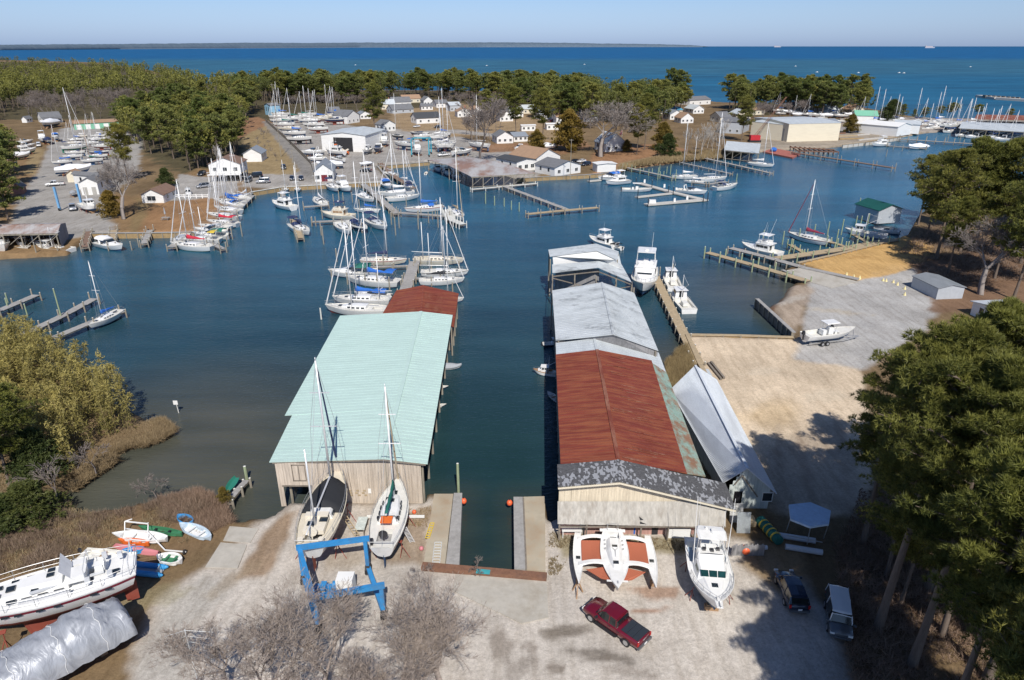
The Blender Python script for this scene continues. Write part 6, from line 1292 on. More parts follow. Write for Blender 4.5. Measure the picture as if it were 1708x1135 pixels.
def ports(b):
    st, _ = stations('sail', 10, 3.25, 1.12, -.55)
    for sg in (-1,1):
        for xw in (-3.6,-2.9,-1.2,-.4,.6,1.2,2.0,2.6):
            bb = np.interp(xw,[q[1] for q in st],[q[2] for q in st]); b.box((xw,sg*(bb-.02-.02),.92),(.34,.10,.11))
o = link('porthole', cached(('porthole','yacht'), ports, ['boat_glass']), t); o.location.z = 1.75
def top(b):
    lb(b,[(-4.3,1.0,.9,1.05,1.22),(-2.9,1.15,1.05,1.05,1.3)],0,.05); lb(b,[(-1.5,.8,.7,1.5,1.85),(.6,.62,.5,1.5,1.78)],0,.1)
    b.box((-2.2,.4,1.75),(.9,.9,.4)); b.box((-2.2,-.6,1.7),(.7,.5,.3)); b.box((-3.2,0,1.5),(.4,.5,.6)); b.cyl((-3.5,0,1.7),(-3.45,0,1.7),.35,.35,12)
o = link('cabin_top', cached(('cabin_top','yacht'), top, ['gelcoat']), t); o.location.z = 1.75
o = link('hatch', cached(('hatch','yacht'), lambda b: [b.box((x,y,z),(.36,.3,.06)) for x,y,z in ((-.9,.0,1.87),(1.6,.35,1.55),(1.6,-.35,1.55),(-4.0,.4,1.32),(-.2,.6,1.64),(-.9,-.45,1.84),(2.6,0,1.42))], ['boat_glass']), t); o.location.z = 1.75
o = link('awning', cached(('awning','yacht'), lambda b: (b.add([(-1.9,1.2,1.2),(.6,1.15,1.2),(.4,1.35,1.75),(-1.8,1.4,1.75)],[(0,1,2,3)]), b.add([(-1.9,-.6,1.9),(-1.4,-.9,2.5),(-1.5,.8,2.5),(-2.0,.9,1.9)],[(0,1,2,3)])), ['canvas_white']), t); o.location.z = 1.75
o = link('gear', cached(('gear','yacht'), lambda b: (b.tube([(-4.7,-1,1.2),(-4.75,-.95,2.1),(-4.75,.95,2.1),(-4.7,1,1.2)],.03,5), [b.box((x,y,1.6),(.25,.2,.35)) for x,y in ((-3.8,.9),(-3.4,-.95),(-2.7,1.0),(-4.2,-.6))], b.tube([(-2.6,-1,1.3),(-2.6,-.9,2.3),(-2.6,.9,2.3),(-2.6,1,1.3)],.025,5), b.bar((-3.4,.3,1.4),(.0,.9,1.65),.12,.12)), ['gelcoat_grey']), t); o.location.z = 1.75
# tarpaulin covered boat
A, B_ = U(-150,1235,2.4), U(208,1035,2.8); d = A-B_; L_ = d.length; c = (A+B_)/2
t = thing('covered_boat', 'red hulled boat under a wrinkled silver tarpaulin at the lower left corner', 'boat', (c.x,c.y,1.0), math.atan2(d.y,d.x))
st, _ = stations('motor', L_, 4.3, 1.25, -.5, 24)
mb = MB(); make_hull(mb, 'motor', L_, 4.3, 1.25, -.5, n=24); o = mb.build('hull', [M['bottom_red'], M['bottom_red'], M['hull_black'], M['bottom_red']], t, True); o.location.z = 1.1
m, nt, b, ns, ls = nodes('silver_tarp'); M['silver_tarp'] = m
tc = N(nt,'ShaderNodeTexCoord'); mp = N(nt,'ShaderNodeMapping'); mp.inputs['Scale'].default_value = (1.1,.35,.6); ls.new(tc.outputs['Object'], mp.inputs[0])
n1 = N(nt,'ShaderNodeTexNoise', Scale=.9, Detail=5.0, Roughness=.5, Distortion=1.6); ls.new(mp.outputs[0], n1.inputs['Vector'])
r_ = ramp(nt, n1.outputs['Fac'], [(.3,(.29,.31,.345)),(.7,(.43,.45,.485))]); ls.new(r_.outputs[0], b.inputs['Base Color']); b.inputs['Roughness'].default_value = .45; b.inputs['Metallic'].default_value = .2
bp = N(nt,'ShaderNodeBump', Strength=.6, Distance=.2); ls.new(n1.outputs['Fac'], bp.inputs['Height']); ls.new(bp.outputs[0], b.inputs['Normal'])
mb = MB(); rings = []; nn = 46
for k in range(nn+1):
    u = k/nn; x = lerp(-L_/2-.15, L_/2, u); s_ = max(0,min(1,u)); hbm = np.interp(x,[q[1] for q in st],[q[2] for q in st])+.12; sh = np.interp(x,[q[1] for q in st],[q[3] for q in st])
    h = 1.5+.5*math.sin(u*5.0)+(.35 if .12 < u < .3 else 0); r = []
    for i in range(19):
        a = math.pi*i/18; f = .10*math.sin(a*9+k*.9)*math.sin(a)+.05*math.sin(k*2.1+i); y = -hbm*math.cos(a)*(1+.03*math.sin(k*1.3)); z = sh-.75*(1-math.sin(a)**.5)+h*math.sin(a)**.9+f
        if k == 0: z = min(z, sh+.6)
        r.append((x+.12*math.sin(i*1.7+k), y, z))
    rings.append(r)
mb.loft(rings, 0, closed=False, cap=(True,True)); o = mb.build('tarpaulin', M['silver_tarp'], t, True); o.location.z = 1.1
mb = MB()
for u in (.16,.36,.58,.8):
    k = int(u*nn); pts = [(p[0]+.02,p[1]*1.01,p[2]+.04) for p in rings[k]]; mb.tube(pts,.02,4)
o = mb.build('rope', M['white_line'], t); o.location.z = 1.1
mb = MB(); [mb.box((x,0,-.75),(.5,1.2,.7)) for x in np.linspace(-L_*.35,L_*.35,4)]; o = mb.build('block', M['teak'], t); o.location.z = 1.1
mb = MB(); x0 = -L_/2; mb.loft([[(x0-.2,-.05,-.1),(x0+.8,-.05,-.1),(x0+.8,.05,-.1),(x0-.2,.05,-.1)],[(x0+.0,-.04,-1.0),(x0+.8,-.04,-1.0),(x0+.8,.04,-1.0),(x0,.04,-1.0)]],0); o = mb.build('rudder', M['bottom_red'], t); o.location.z = 1.1
# trimaran
A, B_ = U(1030.5,992,2.1), U(1021,886,2.5); d = A-B_; L_ = d.length; c = (A+B_)/2
t = thing('trimaran', 'white trimaran with orange net trampolines in front of the torn shingle roof', 'trimaran', (c.x,c.y,1.0), math.atan2(d.y,d.x))
st, _ = stations('dbl', L_, 2.5, 1.0, -.3); off = .75
def pt(mb, nm, mat, par=None, sm=False, dz=None):
    o = mb.build(nm, [M[x] for x in mat] if isinstance(mat, list) else M[mat], par or t, sm); o.location.z = (off if dz is None else dz) if par is None else 0; return o
st, _ = stations('sail', L_, 2.7, .95, -.35, 18)
mb = MB(); make_hull(mb, 'sail', L_, 2.7, .95, -.35, n=18); pt(mb, 'hull', ['gelcoat','gelcoat','gelcoat','gelcoat'], sm=True)
mb = MB(); make_deck(mb, st, (.05,.22), .6, .4, .12); pt(mb, 'deck', ['gelcoat','gelcoat_grey'])
mb = MB(); lb(mb,[(-L_*.27,.75,.6,.95,1.45),(-L_*.1,.8,.6,1.0,1.5),(L_*.1,.55,.4,1.05,1.35),(L_*.2,.25,.2,1.1,1.2)],0,.2); cb = pt(mb, 'cabin', 'gelcoat')
mb = MB(); mb.box((L_*.13,0,1.33),(.35,.5,.1)); mb.box((-L_*.32,0,1.0),(.4,.6,.1)); mb.box((-L_*.12,0,1.5),(.3,.5,.05)); pt(mb, 'hatch', 'boat_glass', cb)
mb = MB(); mb.bar((.6,0,1.3),(-.3,0,1.56),.05,.05); mb.bar((-.3,0,1.56),(-.75,-.3,1.5),.04,.04); mb.bar((-.3,0,1.56),(-.75,.3,1.5),.04,.04); [mb.box((x,y,1.15),(.16,.12,.1)) for x in (-2.2,-1.6,-1.0) for y in (-.85,.85)]; mb.cyl((-L_*.46,-.5,1),(-L_*.46,-.5,1.9),.03,.03,5); mb.cyl((-L_*.46,.5,1),(-L_*.46,.5,1.9),.03,.03,5); mb.bar((-L_*.46,-.5,1.9),(-L_*.46,.5,1.9),.04,.04); mb.box((L_*.42,0,1.1),(.35,.12,.14)); pt(mb, 'deck_fitting', 'steel')
mb = MB(); mb.bar((-L_*.47,-1.25,1.0),(-L_*.47,1.25,1.0),.35,.1); pt(mb, 'crossbar', 'gelcoat'); mb = MB(); mb.bar((L_*.38,-.95,.98),(L_*.38,.95,.98),.16,.08); pt(mb, 'crossbar', 'gelcoat')
AY = 3.45
for sg in (-1,1):
    la = L_*.86; sta, _ = stations('ama', la, .95, .62, -.35, 16)
    mb = MB(); make_hull(mb, 'ama', la, .95, .62, -.35, n=16); o = pt(mb, 'float', ['gelcoat','gelcoat','gelcoat','gelcoat'], sm=True); o.location = (-.15, sg*AY, off+.05)
    mb = MB(); make_deck(mb, sta, None, .3, .2, .03); o2 = mb.build('deck', M['gelcoat'], o); mb = MB(); mb.box((.1,0,.66),(.35,.4,.08)); mb.build('hatch', M['boat_glass'], o)
    for xb, wd in ((L_*.10,.62),(-L_*.34,.5)):
        mb = MB(); rr_ = []
        for k in range(7):
            u = k/6; y = sg*lerp(.7,AY,u); z = .95+.32*math.sin(math.pi*u)*.8-.35*u; w_ = wd*(1-.25*math.sin(math.pi*u)); q_ = [(xb-w_/2,y,z),(xb+w_/2,y,z),(xb+w_/2*.8,y,z+.16),(xb-w_/2*.8,y,z+.16)]; rr_.append(q_ if sg > 0 else q_[::-1])
        mb.loft(rr_,0); pt(mb, 'beam', 'gelcoat', sm=False)
if 'net_orange' not in M:
    m, nt, b, ns, ls = nodes('net_orange'); M['net_orange'] = m; tc = N(nt,'ShaderNodeTexCoord'); ck = N(nt,'ShaderNodeTexChecker', Scale=9.0); ls.new(tc.outputs['Object'], ck.inputs[0])
    ls.new(mixc(nt, ck.outputs['Fac'], (.46,.14,.075), (.35,.10,.05)), b.inputs['Base Color']); b.inputs['Roughness'].default_value = .8
for sg in (-1,1):
    mb = MB(); x0, x1 = -L_*.30, L_*.05; n_ = 6
    for i in range(n_):
        for j in range(4):
            P = lambda i_, j_: (lerp(x0,x1,i_/n_), sg*lerp(1.2 if .2 < i_/n_ < .9 else 1.15,AY-.32,j_/4), .86-.12*math.sin(math.pi*j_/4)*math.sin(math.pi*i_/n_)-.1*j_/4)
            q_ = [P(i,j),P(i+1,j),P(i+1,j+1),P(i,j+1)]; mb.poly(q_ if sg > 0 else q_[::-1])
    pt(mb, 'trampoline', 'net_orange')
    mb = MB(); a_, b_, c_, e_ = (L_*.14,sg*.95,.8),(L_*.36,sg*.45,.85),(L_*.30,sg*1.4,.62),(L_*.16,sg*(AY-.75),.55); q_ = [a_,b_,c_,e_]; mb.poly(q_ if sg < 0 else q_[::-1]); mb.tube([b_,c_,e_],.05,5); pt(mb, 'bow_net', 'net_orange')
for x, y in ((-2.5,0),(1.8,0),(-2,AY),(1.5,AY),(-2,-AY),(1.5,-AY)):
    mb = MB(); mb.box((x,y,.18),(.5,.4,.36)); mb.box((x,y,.46),(.3,.3,.2)); o = pt(mb, 'block', 'teak', dz=0)
# sportfisher ashore
A, B_ = U(1197,1021,2.9), U(1172,908,2.6); d = A-B_; L_ = d.length; c = (A+B_)/2
t = thing('motorboat', 'white sport fishing boat with hardtop and green windshield ashore beside the trimaran', 'motorboat', (c.x,c.y,1.0), math.atan2(d.y,d.x)); off = 1.05; k = L_/9; BW = 4.0
st, _ = stations('motor', L_, BW, 1.25, -.55, 22)
mb = MB(); make_hull(mb, 'motor', L_, BW, 1.25, -.55, n=22); pt(mb, 'hull', ['gelcoat','bottom_blue','gelcoat','hull_navy'], sm=True)
mb = MB(); make_deck(mb, st, (.02,.40), BW/2-.3, .75, .05); pt(mb, 'deck', ['gelcoat','deck_blue'])
lx = lambda u: -L_/2+L_*u
mb = MB(); lb(mb,[(lx(.40),1.45,1.25,1.2,2.2),(lx(.50),1.5,1.25,1.3,2.25),(lx(.60),1.42,1.15,1.35,2.15),(lx(.66),1.35,.95,1.4,1.8),(lx(.80),.95,.65,1.55,1.75),(lx(.90),.4,.3,1.68,1.72)],0,.15); cb = pt(mb, 'cabin', 'gelcoat')
def hx(u): return lx(u)
mb = MB()
for y0, y1 in ((-1.12,-.42),(-.36,.36),(.42,1.12)): mb.add([(hx(.602),y0,2.12),(hx(.602),y1,2.12),(hx(.658),y1*.93,1.82),(hx(.658),y0*.93,1.82)],[(0,1,2,3),(3,2,1,0)])
for sg in (-1,1): mb.add([(hx(.50),sg*1.40,1.75),(hx(.60),sg*1.34,1.72),(hx(.595),sg*1.27,2.02),(hx(.50),sg*1.33,2.06)],[(0,1,2,3),(3,2,1,0)])
o = pt(mb, 'windshield', 'green_glass', cb); o.location.z = .035; o.location.x = .03
mb = MB(); mb.box((hx(.76),0,1.74),(.5,.55,.07)); pt(mb, 'hatch', 'boat_glass', cb)
mb = MB(); lb(mb,[(lx(.36),1.3,1.25,2.25,2.75),(lx(.44),1.25,1.15,2.25,2.8),(lx(.47),1.1,1.0,2.25,2.4)],0,.1); mb.box((lx(.34),0,2.5),(.7,.7,.7)); mb.box((lx(.30),.5,2.2),(.6,.6,.9)); mb.box((lx(.30),-.5,2.2),(.6,.6,.9)); br_ = pt(mb, 'bridge', 'gelcoat')
mb = MB(); [mb.box((lx(.39)+dx,y,2.85),(.3,.3,.3)) for dx, y in ((0,-.6),(.1,.1),(-.1,.65))]; mb.cyl((lx(.36),.0,2.6),(lx(.35),0,2.75),.28,.28,12); mb.tube([(lx(.45),-1,2.8),(lx(.47),0,3.0),(lx(.45),1,2.8)],.03,5); pt(mb, 'instrument', 'hull_black', br_)
mb = MB(); lb(mb,[(lx(.22),1.2,1.1,4.15,4.27),(lx(.30),1.35,1.3,4.2,4.36),(lx(.42),1.25,1.1,4.15,4.27)],0,.06); ht = pt(mb, 'hardtop', 'gelcoat')
[(mb := MB(), mb.cyl((lx(u),y,z0),(lx(u2),y*.9,4.2),.042,.042,6), pt(mb, 'post', 'steel', ht)) for u, u2, y, z0 in ((.24,.25,-1.3,1.3),(.24,.25,1.3,1.3),(.42,.40,-1.3,1.3),(.42,.40,1.3,1.3),(.34,.33,-.9,2.7),(.34,.33,.9,2.7))]
mb = MB(); mb.cyl((lx(.32),.2,4.36),(lx(.32),.2,4.6),.3,.26,12); mb.box((lx(.27),-.4,4.42),(.2,.2,.16)); pt(mb, 'radar', 'gelcoat', ht)
for y in (-1.45,1.45):
    mb = MB(); mb.cyl((lx(.42),y,1.4),(lx(.33),y*1.12,8.2),.045,.02,6); pt(mb, 'outrigger', 'mast_white')
for y in (-1.1,1.15):
    mb = MB(); mb.cyl((lx(.26),y,4.3),(lx(.22),y*1.05,7.6),.02,.01,4); pt(mb, 'antenna', 'mast_white', ht)
mb = MB(); rail_line(mb, st, .55, .985, .55, .93, .022, True, 0, True); pt(mb, 'rail', 'steel')
mb = MB(); lb(mb,[(lx(.96),.35,.35,1.78,1.88),(lx(1.07),.28,.26,1.84,1.94)],0,.03); mb.box((lx(.97),0,1.95),(.5,.25,.12)); pp_ = pt(mb, 'pulpit', 'gelcoat'); mb = MB(); mb.bar((lx(1.0),0,1.99),(lx(1.07),0,1.97),.08,.08); mb.bar((lx(1.06),-.15,1.97),(lx(1.06),.15,1.97),.06,.05); pt(mb, 'anchor', 'steel', pp_)
for x in (-L_*.32,-L_*.05,L_*.25):
    mb = MB(); mb.box((x,0,.22),(.5,1.2,.44)); mb.box((x,0,.5),(.35,.9,.16)); pt(mb, 'block', 'teak', dz=0)
for x in (-L_*.3,L_*.12):
    for sg in (-1,1): mb = MB(); [mb.cyl((x+.45*math.cos(a),sg*1.75+.45*math.sin(a),0),(x,sg*1.6,.9),.035,.035,5) for a in (0,2.1,4.2)]; mb.cyl((x,sg*1.6,.8),(x,sg*1.5,1.25),.035,.035,5); pt(mb, 'stand', 'bottom_red', dz=0)
# cuddy boat on its trailer at the gravel
motorboat('white cuddy boat with T top on a trailer at the edge of the sand lot', (1424,557), (1341,566), 'console', hard=True, trailer=True, z=1.6, boot='gelcoat', stripe='gelcoat')
# blue travel lift
def post(mb, a, b_, w): mb.bar(a, b_, w, w)
P = lambda x, y, z: U(x,y,z)
tl = thing('travel_lift', 'old bright blue steel boat hoist gantry standing among the bare bushes', 'travel lift', U(560,1000)); pm('lift_blue', (.035,.235,.52), .45, .14, 1.5, dirt=(.10,.12,.16), damt=.5, dscale=.9)
fl_, fr_ = U(508,988), U(606,968); H_ = 3.9
ftl, ftr = U(500,918,H_+1), U(609,902,H_+1); fbl, fbr = Vector((ftl.x,ftl.y,1)), Vector((ftr.x,ftr.y,1))
ntl, ntr = U(524,1003,H_+.6), U(636,980,H_+.6); nbl, nbr = Vector((ntl.x,ntl.y,1)), Vector((ntr.x,ntr.y,1))
mb = MB()
for a, b_ in ((fbl,ftl),(fbr,ftr),(nbl,ntl),(nbr,ntr)): mb = MB(); mb.bar(a+Vector((0,0,.5)),b_,.34,.34); at_root(mb, 'leg', 'lift_blue', tl)
mb = MB(); mb.bar(ftl+Vector((-.3,0,.25)),ftr+Vector((.4,0,.25)),.34,.44); at_root(mb, 'beam', 'lift_blue', tl)
mb = MB(); mb.bar(ntl+Vector((-.5,0,.25)),ntr+Vector((.3,0,.25)),.36,.46); at_root(mb, 'beam', 'lift_blue', tl)
mb = MB(); mb.bar(ftl+Vector((0,0,-.1)),ntl+Vector((0,0,.05)),.4,.5); mb.bar(ftl+Vector((.1,0,-.6)),nbl+Vector((0,0,1.6)),.22,.22); at_root(mb, 'side_beam', 'lift_blue', tl)
mb = MB(); mb.bar(fbl+Vector((0,0,.7)),nbl+Vector((0,0,.7)),.4,.5); mb.bar(fbr+Vector((0,0,.7)),nbr+Vector((0,0,.7)),.4,.5); at_root(mb, 'side_beam', 'lift_blue', tl)
mb = MB(); a, b_ = lerp(fbl,nbl,.62)+Vector((0,0,1.6)), lerp(fbr,nbr,.62)+Vector((0,0,1.6)); mb.bar(a,b_,.35,.3); at_root(mb, 'spreader', 'rust_steel', tl)
mb = MB(); q = U(577,975,2.0); mb.box((q.x,q.y,2.2),(1.5,1.2,1.5)); at_root(mb, 'engine_housing', 'trim_white', tl)
mb = MB(); [mb.box((q.x-2.6+dx,q.y-.1,1.6+dz),(.5,.6,.6)) for dx, dz in ((0,0),(.6,.3),(1.1,0))]; mb.cyl((q.x-1.2,q.y,1.9),(q.x-.8,q.y,1.9),.4,.4,10); at_root(mb, 'winch', 'lift_blue', tl)
for p in (fbl,fbr,nbl,nbr):
    mb = MB(); mb.cyl((p.x-.22,p.y,1.55),(p.x+.22,p.y,1.55),.55,.55,14); at_root(mb, 'wheel', 'rubber', tl)
# teal travel lift and blue west lift
def gantry(label, p0, p1, depth, h, matn, w=.45):
    a, b_ = U(*p0), U(*p1); root = thing('travel_lift', label, 'travel lift', a)
    for p in ((a, b_, a+Vector((0,depth,0)), b_+Vector((0,depth,0))) if depth else (a, b_)): mb = MB(); mb.bar(p+Vector((0,0,.4)), p+Vector((0,0,h)), w, w); at_root(mb, 'leg', matn, root); mb = MB(); mb.cyl(p+Vector((-.25,0,.5)), p+Vector((.25,0,.5)), .5,.5,10); at_root(mb, 'wheel', 'rubber', root)
    if depth: 
        mb = MB(); mb.bar(a+Vector((0,depth,h)), b_+Vector((0,depth,h)), w, w); [mb.bar(p+Vector((0,0,h)), p+Vector((0,depth,h)), w, w) for p in (a,b_)]; at_root(mb, 'beam', matn, root)
    return root
pm('lift_teal', (.03,.32,.42), .5, .1); gantry('teal travel lift gantry holding a white boat', (687,262), (716,262), 9, 7.2, 'lift_teal')
pm('lift_paleblue', (.16,.36,.60), .5, .1); gantry('tall pale blue boat lift between the west yard sheds', (100,352), (137,346), 0, 7.2, 'lift_paleblue', .55)
# canopy frame in the shade on the right
q = U(1345,918); t = thing('canopy_boat', 'pontoon boat frame with pale blue white canopy in the shade of the pines', 'boat', q)
cz = 4.3; cs = [U(1316,842,cz), U(1352,838,cz), U(1386,852,cz), U(1383,874,cz), U(1352,879,cz), U(1319,866,cz)]
mb = MB(); mb.slab([tuple(p) for p in cs][::-1], .22); o = at_root(mb, 'canopy', pm('canvas_paleblue', (.50,.62,.74), .7, .15, 2).name, t)
f_ = [U(1305,905,1.4), U(1378,922,1.4)]
[(mb := MB(), mb.cyl((p.x,p.y,1.5),(lerp(p,c_,.85).x,lerp(p,c_,.85).y,cz-.2),.05,.05,6), at_root(mb, 'post', 'steel', t)) for p, c_ in ((U(1310,893,1),cs[5]),(U(1345,915,1),cs[4]),(U(1372,905,1),cs[3]),(U(1330,880,1),cs[0]))]; mb = MB(); mb.bar(U(1310,893,2.4),U(1372,905,2.4),.06,.06); at_root(mb, 'frame', 'steel', t)
for dy in (0,1.7):
    mb = MB(); a, b_ = U(1310,912,1.35)+Vector((0,dy,0)), U(1372,922,1.35)+Vector((0,dy,0)); mb.cyl(a,b_,.3,.3,10); at_root(mb, 'pontoon', 'gelcoat_grey', t)
# green rolled cover with yellow straps
mb = MB(); a, b_ = U(1268,868,1.6), U(1300,903,1.6); t = thing('rolled_cover', 'dark green roll with yellow straps lying beside the pale green gable', 'rolled cover', (a.x,a.y,1)); mb.cyl(a,b_,.55,.5,12); at_root(mb, 'roll', 'canvas_green', t)
for u in (.2,.4,.6,.8):
    mb = MB(); p = lerp(a,b_,u); dd = (b_-a).normalized()*.08; mb.cyl(p-dd,p+dd,.58,.58,12); at_root(mb, 'strap', 'yellow_plastic', t)
# ------------------------------------------------------------------ small craft in the brush at the lower left
def dinghy(label, pa, pb, w_, mat, inner, cat='dinghy', z=1.05, h=.5, upturned=False, name='dinghy', form='dbl'):
    A, B_ = U(*pa, z+.3), U(*pb, z+.3); d = A-B_; L_ = d.length; c = (A+B_)/2; t = thing(name, label, cat, (c.x,c.y,z), math.atan2(d.y,d.x))
    st, _ = stations(form, L_, w_, h, -.05, 12); mb = MB(); make_hull(mb, form, L_, w_, h, -.05, n=12); o = mb.build('hull', [M[mat]]*4, t, True)
    if upturned: o.rotation_euler.x = math.pi; o.location.z = h
    else:
        mb = MB(); make_deck(mb, st, (.08,.85), w_*.36, h*.7, .01); mb.build('interior', [M[mat], M[inner]], t)
        mb = MB(); [mb.box((x,0,h*.75),(.25,w_*.75,.05)) for x in (-L_*.2,L_*.12)]; mb.build('thwart', M[inner], t)
    return t
pm('plastic_pink', (.55,.20,.22), .5, .1); pm('plastic_skyblue', (.05,.30,.62), .45, .1); pm('plastic_green', (.05,.20,.10), .5, .15); pm('plastic_paleblue', (.50,.60,.68), .5, .08)
dinghy('green kayak in the grass behind the small catamaran', (232,881), (303,892), .75, 'plastic_green', 'hull_black', 'kayak', name='kayak')
dinghy('white pram dinghy with blunt stern beside the green kayak', (300,876), (350,898), 1.5, 'plastic_paleblue', 'gelcoat')
dinghy('white sailing dinghy hull leaning on the brush', (188,893), (278,900), 1.5, 'gelcoat', 'gelcoat', z=1.2)
dinghy('orange kayak under the white sailing dinghy', (198,903), (248,908), .7, 'orange_plastic', 'orange_plastic', 'kayak', name='kayak')
dinghy('faded pink kayak in front of the orange kayak', (186,908), (265,922), .75, 'plastic_pink', 'plastic_pink', 'kayak', name='kayak', upturned=True)
dinghy('sky blue kayak behind the grey console skiff', (205,921), (240,918), .8, 'plastic_skyblue', 'plastic_skyblue', 'kayak', name='kayak')
motorboat('grey outboard skiff with small console at the lower left', (226,930), (136,921), 'skiff', hull='gelcoat_grey', z=1.3, boot='gelcoat_grey', stripe='gelcoat_grey', bottom='gelcoat_grey')
dinghy('upturned white dinghy with green bottom beside the blue inflatable', (262,930), (302,937), 1.5, 'gelcoat', 'plastic_green')
dinghy('small blue and grey punt at the edge of the reeds', (297,862), (320,874), 1.2, 'plastic_skyblue', 'hull_black')
A, B_ = U(222,948,1.3), U(270,953,1.3); t = thing('inflatable_boat', 'bright blue inflatable dinghy behind the stern of the maroon striped yacht', 'inflatable boat', (A.x,A.y,1.0))
for dy in (-.55,.55): mb = MB(); a, b_ = A+Vector((0,dy,0)), B_+Vector((0,dy,0)); mb.cyl(a,b_,.3,.26,12); mb.cyl(b_,b_+Vector((.35,0,.02)),.26,.08,12); at_root(mb, 'tube', 'plastic_skyblue', t, None, True)
mb = MB(); mb.boxb(A.x,B_.x,A.y-.5,A.y+.5,1.08,1.16); mb.boxb(B_.x-.4,B_.x-.34,B_.y-.45,B_.y+.45,1.1,1.6); at_root(mb, 'floor', 'canvas_grey', t)
t = thing('boat_trailer', 'white steel boat trailer frame standing over the sailing dinghy', 'trailer', U(250,905)); mb = MB(); a = [U(208,882,1.6),U(246,888,1.9),U(275,918,1.3),U(310,921,1.3)]
mb.bar(a[0],a[1],.1,.1); mb.bar(a[1],a[2],.1,.1); mb.bar(a[2],a[3],.1,.1); mb.bar(U(208,896,1.2),U(208,870,2.4),.08,.08); mb.bar(U(246,904,1.2),U(247,872,2.4),.08,.08); mb.bar(U(208,870,2.4),U(247,874,2.4),.1,.1); mb.bar(U(208,870,2.4),U(220,866,2.6),.08,.08); at_root(mb, 'frame', 'trim_white', t)
mb = MB(); q = U(308,922,1.2); mb.cyl((q.x-.1,q.y,1.25),(q.x+.1,q.y,1.25),.26,.26,10); at_root(mb, 'wheel', 'rubber', t)
